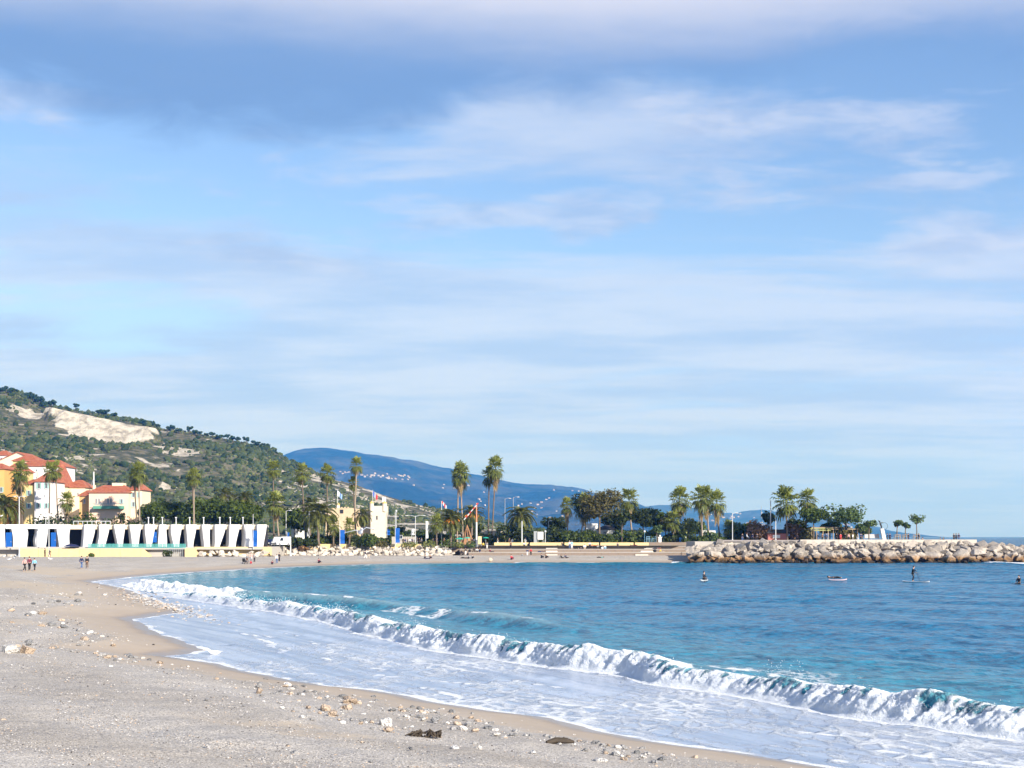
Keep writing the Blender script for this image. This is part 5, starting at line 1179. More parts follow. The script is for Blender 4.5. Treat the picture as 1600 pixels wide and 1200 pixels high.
# low white buildings between the trees
def block(label, u0, u1, vt, vb, Y, wall, roofc=None, name='pavilion', cat='building'):
    t = thing(name, label, cat); x0, x1 = X(u0, Y), X(u1, Y)
    MB().box(x0, x1, Y, Y + 5, GZ - .5, Z(vt, Y)).build('wall', wall, t)
    if roofc: hip(MB(), x0, x1, Y, Y + 5, Z(vt, Y) + .15, Z(vt - 7, Y), 1.8).build('roof', roofc, t)
    w = (x1 - x0); window(t, x0 + w * .35, Y, Z((vt + 843) / 2, Y) - .2, w * .2, 0.9)
    return t
block('little white building with dark roof behind the hedge', 936, 962, 827.5, 840, 340, WHITE, mat('dark_slate', (0.05, 0.045, 0.045), 0.8))
block('pale wall of a building glimpsed under the upright palm', 985, 1000, 828, 838, 340, WHITE)
block('pale garden building between the twin palm trunks', 752, 790, 829, 842, 340, CREAM)
block('white building glimpsed behind the round brown tree', 916, 934, 818, 838, 345, WHITE)
block('low pale building behind the crowd right of the castle tower', 612, 650, 838.5, 845, 334, CONC)
block('white building behind the palm cluster by the breakwater', 1096, 1118, 829, 840, 340, WHITE)
block('long low white garden wall behind the wide date palm', 455, 480, 823, 832, 333, WHITE, None, 'garden_wall', 'wall')
# ------------------------------------------------------------------ street furniture, vehicles, stones, birds
def lamp(label, u, vtop, Y, arm=0.0, zg=GZ, r=0.09, head=True, mt=None, group='lamp posts on the sea front'):
    t = thing('lamp_post', label, 'lamp post', (X(u, Y), Y, zg), 0, group); H = Z(vtop, Y) - zg
    MB().tube([(0, 0, -0.2), (0, 0, 0.5), (0, 0, 0.52), (0, 0, H)], [r * 1.6, r * 1.6, r, r * 0.7], 8).build('pole', mt or METW, t)
    if arm:
        for s in ((-1, 1) if abs(arm) > 5 else ((1,) if arm > 0 else (-1,))):
            a = s * (abs(arm) % 5); MB().tube([(0, 0, H - 0.15), (a * .5, 0, H + .12), (a, 0, H + .1)], 0.05, 5).build('arm', mt or METW, t); MB().blob((a, 0, H + .04), (0.36, 0.16, 0.09), 2, 0.0).build('lantern', METW, t)
    elif head: MB().tube([(0, 0, H - .05), (0, 0, H + .1), (0, 0, H + .42), (0, 0, H + .5)], [0.08, 0.24, 0.24, 0.05], 8).build('lantern', METW, t)
    return t
lamp('tall white lamp post with stacked floodlights at the left edge', 30, 776, 291, 6.0, 1.4, 0.11)
lamp('white lamp post standing before the blue door in the white wall', 76.5, 806, 292, 0.0, 1.6)
lamp('twin-armed lamp post behind the cabin terrace', 71.5, 803, 312, 0.0)
lamp('thin white lamp post beside the dark tree behind the white van', 447, 798, 322, 1.0)
lamp('tall white lamp post in front of the wide date palm', 483, 799, 316.5, 1.4, 3.0, 0.12)
lamp('white twin-armed lamp post left of the crowd', 649, 806, 321, 7.0)
lamp('thin lamp post between the tower and the blue banner', 619, 800, 330, 0.0)
lamp('slim mast with camera right of the twin palms', 789, 779, 344, 1.2, GZ, 0.09, True, METG)
lamp('second slim mast with camera right of the twin palms', 802, 777, 348, 1.2, GZ, 0.09, True, METG)
lamp('white pole in front of the round-headed date palm', 815.5, 814, 326, 0, GZ, 0.16, False)
lamp('globe lamp beside the white notice board', 852, 832, 327, 0.0)
lamp('street lamp seen between notice board and small palm', 857, 814, 338, 0.7)
lamp('blue lamp post beside the stairs in the hedge', 1007, 832, 326.6, 0.0, GZ, 0.08, True, mat('blue_post', (0.15, 0.35, 0.5), 0.5))
lamp('tall white lamp post at the start of the breakwater', 1144.5, 802, 306, 1.0, 4.4)
lamp('tall double mast left of the ragged palm', 1204, 782, 310, 0.0, 4.4, 0.14, False)
lamp('white mast with flag left of the ragged palm', 1212, 800, 306, 0.0, 4.4, 0.1, False)
lamp('thin dark mast above the rust brown bush', 1189.5, 791, 318, 0.0, 4.4, 0.07, False, METG)
lamp('white post standing on the beach before the riprap', 454, 850, 308, 0.0, 1.2, 0.16, False)
lamp('grey marker post on the steps beside the breakwater', 1095, 850, 312, 0.0, 1.1, 0.2, False)

def banner(label, u0, u1, v0, v1, vp, Y, mt, zg=GZ, group='vertical banners'):
    t = thing('banner', label, 'banner', (X((u0 + u1) / 2, Y), Y, zg), 0, group); w = (u1 - u0) * Y / F
    MB().tube([(-w / 2, 0, -.2), (-w / 2, 0, Z(vp, Y) - zg)], [0.07, 0.05], 6).build('pole', METW, t)
    z0, z1 = Z(v1, Y) - zg, Z(v0, Y) - zg; k = 8; vs = []
    for i in range(k + 1):
        z = z0 + (z1 - z0) * i / k; b = 0.08 * math.sin(i * 1.3); vs += [(-w / 2 + .06, b, z), (w / 2 + .04 * math.sin(i * 2), b + .1 * math.sin(i), z)]
    fs = [(2 * i, 2 * i + 1, 2 * i + 3, 2 * i + 2) for i in range(k)]; o = len(vs)
    MB().add(vs + [(p[0], p[1] + .02, p[2]) for p in vs], fs + [(o + q[3], o + q[2], o + q[1], o + q[0]) for q in fs]).build('cloth', mt, t)
banner('tall blue banner on a white pole below the castle, near the flying gull', 531, 538.5, 828, 849.5, 815, 316.4, BLUE, 3.0)
banner('tall blue banner on a thin pole right of the castle tower', 617.5, 624.5, 825, 848, 800, 317, BLUE, 3.0)
banner('tall blue banner against the last white fin of the cabins', 395.5, 401.5, 829.5, 853, 803, 294.6, BLUE, 3.0)
banner('short dark blue banner left of the tower-side pole banner', 604.5, 609.5, 827, 836, 826, 326, BLUE)
banner('dark blue banner behind the white van', 448.5, 452, 832, 843, 831, 320, BLUE)
banner('white vertical banner to the right of the twin-armed lamp', 665.5, 669, 814.5, 841, 814, 320, WHITE)
banner('small white banner to the left of the twin-armed lamp', 643, 647.5, 826, 836, 826, 322, WHITE)

# red and white boom on a white mast
def mast():
    Y = 320.0; t = thing('harbour_crane', 'white mast with a slanting red and white striped boom', 'mast', (X(744.5, Y), Y, GZ)); H = Z(786, Y) - GZ
    MB().tube([(0, 0, -.3), (0, 0, H * .55)], [0.22, 0.20], 8).build('mast_foot', METW, t); MB().tube([(0, 0, H * .55), (0, 0, H)], [0.16, 0.12], 8).build('mast_top', mat('faded_red_paint', (0.62, 0.25, 0.14), 0.7), t)
    a = Vector((0.4, -.1, H)); b = Vector((X(725, Y) - X(744.5, Y), -.1, Z(812, Y) - GZ)); red = mat('red_paint', (0.55, 0.06, 0.05), 0.6)
    for i in range(8): p, q = a.lerp(b, i / 8), a.lerp(b, (i + 1) / 8); MB().tube([p, q], 0.13, 6).build('boom_section', METW if i % 2 else red, t)
    f = thing('flag', 'small red and white flag above the orange-fruited palm', 'flag', (X(690, 331), 331, GZ)); H = Z(783, 331) - GZ
    MB().tube([(0, 0, 0), (0, 0, H)], 0.07, 6).build('pole', METW, f)
    for i in range(4): MB().box(.05 + i * .28, .05 + (i + 1) * .28, -.02 + .05 * (i % 2), .03 + .05 * (i % 2), H - .6 - i * .45, H - i * .32).build('stripe', red if i % 2 == 0 else METW, f)
mast()
# teal parasols, board, kiosk
def parasol(label, u, v, wpx, Y, mt, zg=GZ, n=8, open_=0.28, group='parasols'):
    t = thing('parasol', label, 'parasol', (X(u, Y), Y, zg), 0, group); w = wpx * Y / F / 2; H = max(Z(v, Y) - zg, 0.9)
    MB().tube([(0, 0, 0), (0, 0, H)], 0.03, 6).build('pole', METW, t)
    vs = [(0, 0, H)] + [(w * .55 * math.cos(i * math.tau / n), w * .55 * math.sin(i * math.tau / n), H - w * open_ * .4) for i in range(n)] + [(w * math.cos(i * math.tau / n), w * math.sin(i * math.tau / n), H - w * open_ * 1.2) for i in range(n)]
    fs = [(0, 1 + i, 1 + (i + 1) % n) for i in range(n)] + [(1 + i, 1 + n + i, 1 + n + (i + 1) % n, 1 + (i + 1) % n) for i in range(n)]
    MB().add(vs, fs).build('canopy', mt, t)
TP = mat('teal_canvas', (0.02, 0.36, 0.27), 0.8)
parasol('teal parasol left of two beside the white mast', 718, 840, 15, 320.5, TP); parasol('teal parasol right of two beside the white mast', 730, 839, 13, 319, TP); parasol('dark teal parasol right of the tan board', 759, 839, 11, 322, TP)
parasol('wide navy parasol on the cabin terrace', 112, 849.5, 27, 295.2, mat('navy_canvas', (0.015, 0.02, 0.07), 0.8), 3.0)
def board(label, u0, u1, v0, v1, Y, mt, zg=GZ, name='notice_board', cat='sign'):
    t = thing(name, label, cat, (X((u0 + u1) / 2, Y), Y, zg)); w = (u1 - u0) * Y / F
    MB().box(-w / 2, w / 2, -.06, .06, Z(v1, Y) - zg, Z(v0, Y) - zg).build('panel', mt, t)
    for s in (-1, 1): MB().tube([(s * w * .42, .1, -.1), (s * w * .42, .1, Z(v0, Y) - zg)], 0.06, 6).build('leg', METG, t)
board('white notice board standing before the dark shrubs', 840, 849, 831, 843, 326.5, WHITE)
board('grey service cabinet left of the white notice board', 834, 839.5, 830, 848, 326.8, METG, name='service_cabinet', cat='cabinet')
board('tan wooden board between the teal parasols', 747, 752.5, 838, 850.5, 318.5, mat('tan_board', (0.66, 0.52, 0.30), 0.8))
board('blue bin at the top of the brown steps', 1061.5, 1066, 840, 846, 326.4, BLUE, name='litter_bin', cat='bin')
board('white post box at the top of the brown steps', 1070, 1073, 839, 850, 326.4, WHITE, name='post_box', cat='box')
t = thing('wooden_tepee', 'brown pyramid-shaped play hut among the palms', 'play hut', (X(730, 326), 326, GZ))
b = MB()
for i in range(9): a = i * math.tau / 9; b.tube([(1.7 * math.cos(a), 1.7 * math.sin(a), -.1), (0, 0, Z(820, 326) - GZ)], [0.12, 0.06], 5)
b.build('pole_frame', mat('orange_wood', (0.34, 0.18, 0.09), 0.8), t); MB().tube([(0, 0, .2), (0, 0, 2.0)], [1.45, 0.8], 9).build('cladding', MATS['orange_wood'], t)
def railing(label, u0, u1, vt, Y, mt, zg, n):
    t = thing('railing', label, 'railing', (0, 0, 0)); a, c = X(u0, Y), X(u1, Y); z = Z(vt, Y)
    for i in range(n): MB().tube([(a + (c - a) * i / (n - 1), Y, zg - .1), (a + (c - a) * i / (n - 1), Y, z)], 0.05, 5).build('post', mt, t)
    for k in (0, .5): MB().tube([(a, Y, z - k), (c, Y, z - k)], 0.045, 5).build('rail', mt, t)
railing('light blue railing at the head of the stairs', 1010, 1025, 838.5, 326, mat('blue_rail', (0.25, 0.45, 0.6), 0.5), GZ, 7)
t = thing('white_pillar', 'white stone pillar at the head of the stairs', 'pillar', (X(1031, 326), 326, GZ)); MB().box(-.35, .35, -.35, .35, -.2, 1.75).build('shaft', WHITE, t); MB().box(-.45, .45, -.45, .45, 1.755, 1.95).build('cap', WHITE, t); MB().blob((0, 0, 2.2), (.24, .24, .24), 2, 0).build('finial', WHITE, t)

# vehicles parked beyond the cabins
TYRE = mat('tyre', (0.02, 0.02, 0.02), 0.9); RIM = mat('rim', (0.5, 0.5, 0.52), 0.4, metal=0.6); LIGHT = mat('headlight', (0.8, 0.8, 0.75), 0.2)
def vehicle(name, label, cat, u, Y, rz, L, Wd, H, prof, body, glass):
    t = thing(name, label, cat, (X(u, Y), Y, GZ), rz)
    MB().prism([(p[0] * L - L / 2, p[1] * H) for p in prof], -Wd / 2, Wd / 2).build('body', body, t)
    for poly in glass:
        for s in (-1, 1): MB().prism([(p[0] * L - L / 2, p[1] * H) for p in poly], s * (Wd / 2 + .002) - .01, s * (Wd / 2 + .002) + .01).build('side_window', GLASSD, t)
    MB().box(L / 2 - .01 - .02, L / 2 + .02, -Wd * .42, Wd * .42, H * .55, H * .85).build('rear_window', GLASSD, t)
    MB().box(-L / 2 - .03, -L / 2 + .02, -Wd * .4, Wd * .4, H * .2, H * .3).build('bumper', TYRE, t)
    for s in (-1, 1):
        MB().box(-L / 2 - .03, -L / 2 + .05, s * Wd * .36 - .15, s * Wd * .36 + .15, H * .38, H * .48).build('headlight', LIGHT, t)
        for q in (-.31, .31):
            w = MB().tube([(q * L, s * (Wd / 2 - .12), .32), (q * L, s * (Wd / 2 + .02), .32)], 0.32, 12).build('wheel', TYRE, t); MB().tube([(q * L, s * (Wd / 2 + .022), .32), (q * L, s * (Wd / 2 + .035), .32)], 0.18, 10).build('rim', RIM, w)
vehicle('parked_car', 'dark blue car parked beside the end of the cabins', 'car', 421.5, 309, R(78), 4.2, 1.75, 1.5, [(0, .18), (.02, .5), (.2, .6), (.36, .98), (.8, 1), (.98, .6), (1, .2)], mat('dark_blue_car_paint', (0.012, 0.02, 0.06), 0.25, spec=0.6), [[(.26, .62), (.38, .92), (.55, .93), (.55, .62)], [(.57, .62), (.57, .93), (.78, .93), (.9, .62)]])
vehicle('parked_van', 'white van parked right of the dark blue car', 'van', 438.5, 309.5, R(60), 4.8, 1.9, 2.0, [(0, .15), (.02, .42), (.14, .52), (.28, .95), (.34, 1), (.99, 1), (1, .15)], mat('white_van_paint', (0.75, 0.76, 0.77), 0.3, spec=0.5), [[(.18, .56), (.29, .9), (.44, .9), (.44, .56)]])

# statue on its leaning plinth
def statue():
    Y = 303.0; t = thing('statue', 'dark bronze figure with a hoop on a leaning white plinth', 'statue', (X(1378, Y), Y, 4.4)); z = lambda v: Z(v, Y) - 4.4
    MB().prism([(.2, 0), (.95, 0), (.35, z(826)), (-.35, z(826))], -.35, .35).build('plinth', WHITE, t)
    br = mat('dark_bronze', (0.045, 0.045, 0.045), 0.5, 0.2, 3, metal=0.5); z0 = z(826)
    MB().tube([(-.05, 0, z0 - .1), (-.15, 0, z0 + .5), (-.3, 0, z0 + 1.0), (-.42, 0, z0 + 1.35)], [.1, .14, .2, .12], 8).tube([(-.1, .1, z0 - .1), (-.02, .1, z0 + .5), (-.25, .1, z0 + .9)], [.08, .11, .14], 8).tube([(-.4, 0, z0 + 1.25), (-.7, -.1, z0 + 1.55), (-.85, -.1, z0 + 1.85)], [.08, .06, .04], 6).tube([(-.38, 0, z0 + 1.25), (0, -.1, z0 + 1.3), (.3, -.1, z0 + 1.2)], [.08, .06, .04], 6).blob((-.48, 0, z0 + 1.55), (.14, .14, .17), 2, 0.0).build('figure', br, t)
    MB().tube([(.45 + .75 * math.cos(a * math.tau / 18), -.1, z0 + .55 + .75 * math.sin(a * math.tau / 18)) for a in range(19)], 0.035, 5, False).build('hoop', br, t)
statue()
# play frame and kiosk on the promenade
def playframe():
    Y = 304.0; t = thing('pergola', 'wooden pergola with coloured beams above the breakwater crowd', 'pergola', (0, 0, 0)); wd = mat('pale_wood', (0.36, 0.27, 0.17), 0.8, 0.2, 1.5); ye = mat('lime_yellow_paint', (0.33, 0.34, 0.12), 0.7)
    us = [1268, 1276, 1286, 1294, 1302, 1310, 1318, 1332, 1340]
    for i, u in enumerate(us):
        for y in (Y, Y + 3): MB().tube([(X(u, Y), y, 4.3), (X(u, Y), y, Z(826, Y))], 0.09, 6).build('post', wd, t)
    for k, (v, a, c, m) in enumerate([(826, 1266, 1300, ye), (828.5, 1270, 1298, ye), (826.5, 1298, 1342, wd), (824, 1268, 1320, wd)]):
        for y in (Y - .1, Y + 3.1): MB().box(X(a, Y), X(c, Y), y, y + .12, Z(v, Y) - .12 - k * .003, Z(v, Y) + .06).build('beam', m, t)
    k = thing('kiosk', 'small dark-roofed kiosk with red wall right of the rust bush', 'kiosk', (X(1216, 308), 308, 4.4)); MB().box(-2.2, 2.2, 0, 3, -.1, 1.7).build('wall', mat('faded_red_wall', (0.42, 0.16, 0.13), 0.9), k); hip(MB(), -2.2, 2.2, 0, 3, 1.85, 2.6, 1.0).build('roof', mat('dark_slate', (0.05, 0.045, 0.045), 0.8), k); MB().box(-1.2, .4, -.05, .02, .7, 1.4).build('hatch', WHITE, k)
    w = thing('banner_screen', 'white lettered screen on the promenade left of the statue', 'screen', (X(1362, 304), 304, 4.4)); MB().box(-1.6, 1.6, -.03, .03, .7, 1.55).build('panel', mat('patchy_white_panel', (0.48, 0.46, 0.46), 0.8, 0.35, 1.6), w)
    for s in (-1.5, 0, 1.5): MB().tube([(s, .06, -.1), (s, .06, 1.6)], 0.05, 5).build('post', METG, w)
    for i, (u, lab) in enumerate(((1402, 'leftmost young pine'), (1415, 'lowest young pine'), (1432, 'tallest young pine'))):
        g = thing('tree_guard', 'pale wooden stake frame round the ' + lab, 'tree guard', (X(u, 302), 302, 4.4), 0, 'tree stakes')
        for sx in (-.6, .6):
            for sy in (-.5, .5): MB().tube([(sx, sy, -.1), (sx * .9, sy * .9, 1.5)], 0.06, 5).build('stake', wd, g)
        for zz in (1.05, 1.4): MB().box(-.6, .6, -.58, -.53, zz, zz + .09).build('crossbar', wd, g)
playframe()

# ---- stones and pebbles on the near beach
def ground_at(u, v, zoff=0.0):
    """point where the view ray through a photo pixel meets the beach"""
    ys = np.concatenate([np.linspace(12, 120, 700), np.linspace(120.2, 333, 900)]); xs = X(u, ys); h = beach_z(xs, ys); k = int(np.argmax(h >= Z(v, ys)))
    if h[k] < Z(v, ys[k]): k = -60
    return Vector((xs[k], ys[k], h[k] + zoff))
STW = rock_mat('white_pebble_stone', (0.56, 0.53, 0.49), (0.80, 0.77, 0.72), False); STO = rock_mat('orange_stone', (0.44, 0.34, 0.25), (0.60, 0.48, 0.37), False); STG = rock_mat('grey_stone', (0.20, 0.20, 0.20), (0.42, 0.41, 0.40), False)
SMOOTH = []
for s in range(6):
    rd = random.Random(s + 70); bm = bmesh.new(); bmesh.ops.create_icosphere(bm, subdivisions=2, radius=1)
    for v in bm.verts:
        p = v.co.copy(); v.co = Vector((p.x, p.y * .8, p.z * .6)) * (1 + 0.22 * float(perlin(np.array([p.x * 1.4 + s * 7]), np.array([p.y * 1.4]), p.z * 1.4 + s + 0.37)[0]))
    me = bpy.data.meshes.new('stone'); bm.to_mesh(me); bm.free(); SMOOTH.append(me)
def stone(u, v, px, mt, lab, name='stone', grp=None, hull=False, flat=1.0):
    p = ground_at(u, v); r = px * p.y / F / 2; rd = random.Random(int(u * 7 + v))
    o = obj(name, rd.choice(ROCKS if hull else SMOOTH), mt, None, (p.x, p.y, p.z + r * 0.30), (rd.uniform(-.2, .2), rd.uniform(-.2, .2), rd.uniform(0, 6)), (r, r, r * flat)); tag(o, lab, 'stone', grp); return o
stone(18, 1020, 32, STW, 'broad whitish boulder at the left edge of the beach', 'boulder', hull=True); stone(43, 1021, 24, STO, 'tan boulder leaning against the whitish one at left', 'boulder', hull=True, flat=1.3)
stone(27, 1012, 12, STO, 'small tan rock behind the two left boulders', 'boulder', hull=True)
stone(547, 1100, 27, STO, 'largest orange stone in the shingle heap near the water', hull=True); stone(520, 1118, 24, STO, 'orange stone lowest in the shingle heap', hull=True); stone(541, 1110, 20, STO, 'orange stone between the two largest in the shingle heap', hull=True); stone(509, 1110, 18, STO, 'orange stone at the left of the shingle heap')
stone(602, 1134, 24, STW, 'pale white stone right of the orange shingle heap', hull=True, flat=1.2); stone(711, 1172, 18, STW, 'rounded white stone right of the seaweed clump'); stone(747, 1174, 17, STW, 'blocky pale stone right of the rounded white one', hull=True, flat=1.3)
stone(938, 1193, 26, STW, 'flat white stone at the bottom edge of the beach', flat=.7); stone(406, 1084, 18, STO, 'pinkish stone left of the shingle heap', hull=True); stone(535, 1132, 14, STW, 'small white stone below the orange heap'); stone(833, 1178, 12, STW, 'small white stone on the damp sand at bottom right')
stone(680, 1128, 15, STG, 'grey stone on the edge of the damp sand', hull=True); stone(607, 1143, 20, STO, 'flat tan stone under the pale white stone', flat=.6)
def weed(u, v, w, lab, mt, seed, name='seaweed_clump'):
    p = ground_at(u, v); rd = random.Random(seed); b = MB(); s = w * p.y / F
    for i in range(26): a = rd.uniform(-.5, .5) * s; c = (a, rd.uniform(-.15, .15) * s, 0.0); b.tube([c, (c[0] + rd.uniform(-.12, .12), c[1] + rd.uniform(-.1, .1), rd.uniform(.04, .16)), (c[0] + rd.uniform(-.25, .25), c[1] + rd.uniform(-.2, .2), rd.uniform(0, .08))], [0.03, 0.03, 0.012], 4)
    o = b.build(name, mt); o.location = p; tag(o, lab, 'seaweed' if 'sea' in name else 'driftwood')
DKW = mat('dark_wet_wood', (0.055, 0.042, 0.03), 0.8, 0.4, 5)
weed(663, 1152, 52, 'clump of dark seaweed and twigs on the shingle', DKW, 3)
p = ground_at(875, 1164); o = MB().tube([(-.32, 0, .05), (-.1, .03, .09), (.15, -.02, .08), (.34, .02, .04)], [.05, .075, .07, .03], 7).build('driftwood', DKW); o.location = p; o.rotation_euler = (0, 0, .3); tag(o, 'short dark piece of driftwood on the damp sand', 'driftwood')
# scattered hand-sized stones: the largest ones are single things
def scatter():
    rng = np.random.default_rng(77); rd = random.Random(78)
    def dens_pts(N, umin, umax, vmin, vmax):
        u = rng.uniform(umin, umax, N); v = rng.uniform(vmin, vmax, N); Y = (CAMZ - 0.75) * F / (v - HOR)
        for _ in range(4):
            x = X(u, Y); z = beach_z(x, Y); Y = (CAMZ - z) * F / (v - HOR)
        x = X(u, Y); return x, Y
    x, y = dens_pts(22000, -60, 1250, 925, 1240); d = shore_dist(x, y); keep = d > 1.6
    x, y, d = x[keep], y[keep], d[keep]
    uc = rng.normal(520, 95, 420); vc = 1092 + (uc - 420) * 0.20 + rng.normal(0, 13, 420); q = [ground_at(a, c) for a, c in zip(uc[:260], vc[:260])]
    x = np.concatenate([x, [p.x for p in q]]); y = np.concatenate([y, [p.y for p in q]]); d = shore_dist(x, y)
    forced = np.arange(len(x)) >= len(x) - len(q)
    heap = np.exp(-((d - np.interp(y, [30, 45, 60, 90, 120], [4.6, 4.2, 4.2, 7, 7])) / 1.5) ** 2)
    pr = 0.012 + 0.62 * heap * sstep(fbm(x * .35, y * .35, 2), -0.35, 0.25); k = ((rng.uniform(0, 1, len(x)) < pr) | forced) & (d > 1.3); x, y, d, heap = x[k], y[k], d[k], heap[k]
    z = beach_z(x, y); r = (0.02 + 0.085 * rng.uniform(0, 1, len(x)) ** 3.0) * (0.8 + 0.5 * heap) * np.clip(y / 45, 0.8, 2.2)
    px = r / y; order = np.argsort(-px)
    lab = 'hand-sized pebble strewn along the tide line shingle'
    for i in order[:240]:
        o = obj('pebble', rd.choice(SMOOTH), rd.choice([STW, STG, STG, STO]), None, (x[i], y[i], z[i] + r[i] * .25), (rd.uniform(-.3, .3), rd.uniform(-.3, .3), rd.uniform(0, 6)), (r[i] * 1.25, r[i] * 1.1, r[i])); tag(o, lab, 'pebble', 'pebbles along the tide line')
    # the rest of the shingle: uncountable
    x2, y2 = dens_pts(30000, -60, 1250, 905, 1260); d2 = shore_dist(x2, y2); g = sstep(d2 + 2 * fbm(x2 * .12, y2 * .12, 4), 2.2, 5.0) * (0.55 + 0.45 * sstep(fbm(x2 * .3, y2 * .3, 2), -.3, .3)); k = rng.uniform(0, 1, len(x2)) < g
    x2, y2, d2 = x2[k], y2[k], d2[k]; r2 = rng.uniform(0.008, 0.022, len(x2)) * np.clip(y2 / 34, 0.8, 2.2); tn = rng.uniform(0, 1, len(x2))
    xr, yr = x[order[240:]], y[order[240:]]; X2 = np.concatenate([x2, xr]); Y2 = np.concatenate([y2, yr]); R2 = np.concatenate([r2, r[order[240:]] * .8]); TN = np.concatenate([tn, rng.uniform(.3, 1, len(xr))])
    # stones lying in the shallow gravel spit
    xs_, ys_ = [], []
    for q in range(900):
        u = rd.gauss(255, 38); v = 932 + (u - 200) * 0.22 + rd.gauss(0, 6); Y = YZ(v, 0.16); xs_.append(X(u, Y)); ys_.append(Y)
    X2 = np.concatenate([X2, xs_]); Y2 = np.concatenate([Y2, ys_]); R2 = np.concatenate([R2, rng.uniform(.03, .12, 900)]); TN = np.concatenate([TN, rng.uniform(0, .75, 900)])
    Z2 = np.maximum(beach_z(X2, Y2), 0.03)
    bm = bmesh.new(); bmesh.ops.create_icosphere(bm, subdivisions=1, radius=1); bm.verts.index_update(); iv = np.array([v.co for v in bm.verts])[:12]; 
    bm.free(); iv = np.array([(1, 0, 0), (-1, 0, 0), (0, 1, 0), (0, -1, 0), (0, 0, 1), (0, 0, -1), (.62, .62, .62), (-.62, .62, .55), (-.62, -.62, .62), (.62, -.62, .55)]); it = np.array([(0, 2, 6), (2, 4, 6), (4, 0, 6), (2, 1, 7), (1, 4, 7), (4, 2, 7), (1, 3, 8), (3, 4, 8), (4, 1, 8), (3, 0, 9), (0, 4, 9), (4, 3, 9), (2, 0, 5), (1, 2, 5), (3, 1, 5), (0, 3, 5)])
    n = len(X2); V = iv[None] * (1 + rng.uniform(-.22, .22, (n, len(iv), 1))) * (R2[:, None] * np.stack([rng.uniform(.9, 1.5, n), rng.uniform(.8, 1.2, n), rng.uniform(.5, .85, n)], -1))[:, None]
    a = rng.uniform(0, 6.28, n); c, s = np.cos(a)[:, None], np.sin(a)[:, None]; V = np.stack([V[..., 0] * c - V[..., 1] * s, V[..., 0] * s + V[..., 1] * c, V[..., 2]], -1)
    V += np.stack([X2, Y2, Z2 + R2 * .15], -1)[:, None]; Q = it[None] + (np.arange(n) * len(iv))[:, None, None]
    me = big_mesh('shingle', V.reshape(-1, 3), Q.reshape(-1, 3), False, dict(tint=np.repeat(TN, len(iv))))
    m = bpy.data.materials.new('shingle_stones'); m.use_nodes = True; T = NT(m.node_tree); b = T.n['Principled BSDF']; b.inputs['Roughness'].default_value = 0.85; b.inputs['Specular IOR Level'].default_value = 0.25
    tt = T.attr('tint'); cc = T.mix(tt, (0.20, 0.19, 0.185), (0.66, 0.63, 0.59)); cc = T.mix(T.ss(T.m('FRACT', T.m('MULTIPLY', tt, 37.0)), 0.80, 0.86), cc, (0.50, 0.38, 0.28)); cc = T.mix(T.ss(T.m('FRACT', T.m('MULTIPLY', tt, 91.0)), 0.93, 0.95), cc, (0.07, 0.06, 0.055)); T.put(b.inputs['Base Color'], cc)
    tag(obj('shingle', me, m), 'loose grey and white shingle covering the beach', 'shingle', kind='stuff')
    # flecks of dark weed
    return n
NS = scatter()

# ---- gulls
GW = mat('gull_white', (0.82, 0.82, 0.82), 0.8); GG = mat('gull_grey', (0.38, 0.40, 0.43), 0.8); GY = mat('gull_beak', (0.7, 0.4, 0.05), 0.6)
BODY = MB().tube([(-.30, 0, .02), (-.22, 0, 0), (-.06, 0, -.02), (.10, 0, 0), (.19, 0, .07), (.25, 0, .12), (.31, 0, .12), (.34, 0, .11)], [.02, .055, .095, .085, .055, .055, .045, .015], 10).mesh('body', True)
BEAK = MB().tube([(.33, 0, .11), (.40, 0, .095)], [.018, .005], 5).mesh('beak')
def gull(label, loc, rz, flying=False, s=1.0):
    t = thing('gull', label, 'gull', loc, rz, 'gulls'); t.scale = (s,) * 3; zb = 0 if flying else .2
    obj('body', BODY, GW, t, (0, 0, zb)); obj('beak', BEAK, GY, t, (0, 0, zb))
    if flying:
        for sd in (-1, 1):
            p = [(.10, .05), (.14, .22), (.06, .42), (-.10, .62)]; q = [(-.10, .05), (-.10, .22), (-.08, .42), (-.15, .60)]
            zz = [0.03, .17, .14, .10] if sd > 0 else [0.03, .06, .01, -.04]
            vs = [(a[0], sd * a[1], z) for a, z in zip(p, zz)] + [(a[0], sd * a[1], z - .012) for a, z in zip(q, zz)]
            vs2 = [(v[0], v[1], v[2] + .025) for v in vs]; fs = [(i, i + 1, i + 5, i + 4) for i in range(3)]
            MB().add(vs + vs2, fs + [(8 + a[3], 8 + a[2], 8 + a[1], 8 + a[0]) for a in fs] + [(0, 8, 9, 1), (1, 9, 10, 2), (2, 10, 11, 3), (4, 5, 13, 12), (5, 6, 14, 13), (6, 7, 15, 14), (3, 11, 15, 7)]).build('wing', GG, t)
        MB().prism([(-.28, .0), (-.42, -.02), (-.42, .01), (-.28, .02)], -.07, .07).build('tail', GW, t)
    else:
        for sd in (-1, 1):
            MB().tube([(.08, sd * .07, zb + .02), (-.1, sd * .085, zb + .01), (-.36, sd * .03, zb + .03)], [.03, .045, .01], 6).build('wing', GG, t); MB().tube([(0, sd * .035, 0), (0, sd * .035, .13)], .01, 4).build('leg', GY, t)
gull('grey-winged gull gliding in front of the castle palms', W(563, 831, 62), R(-72), True, 1.05)
gull('white gull standing at the edge of the swash', ground_at(334, 1027.5), R(200), s=1.15)
for i, (u, v) in enumerate([(6, 871), (14, 876), (17, 871), (22, 874), (26, 871), (79, 875.5)]):
    gull('white gull resting on the shingle by the trio of walkers' if i < 5 else 'white gull beside the pair in front of the yellow wall', ground_at(u, v), R(40 * i), s=1.25)
gull('white gull perched among the fronds of the left date palm', W(1.5, 808, 308), R(20), s=1.3)
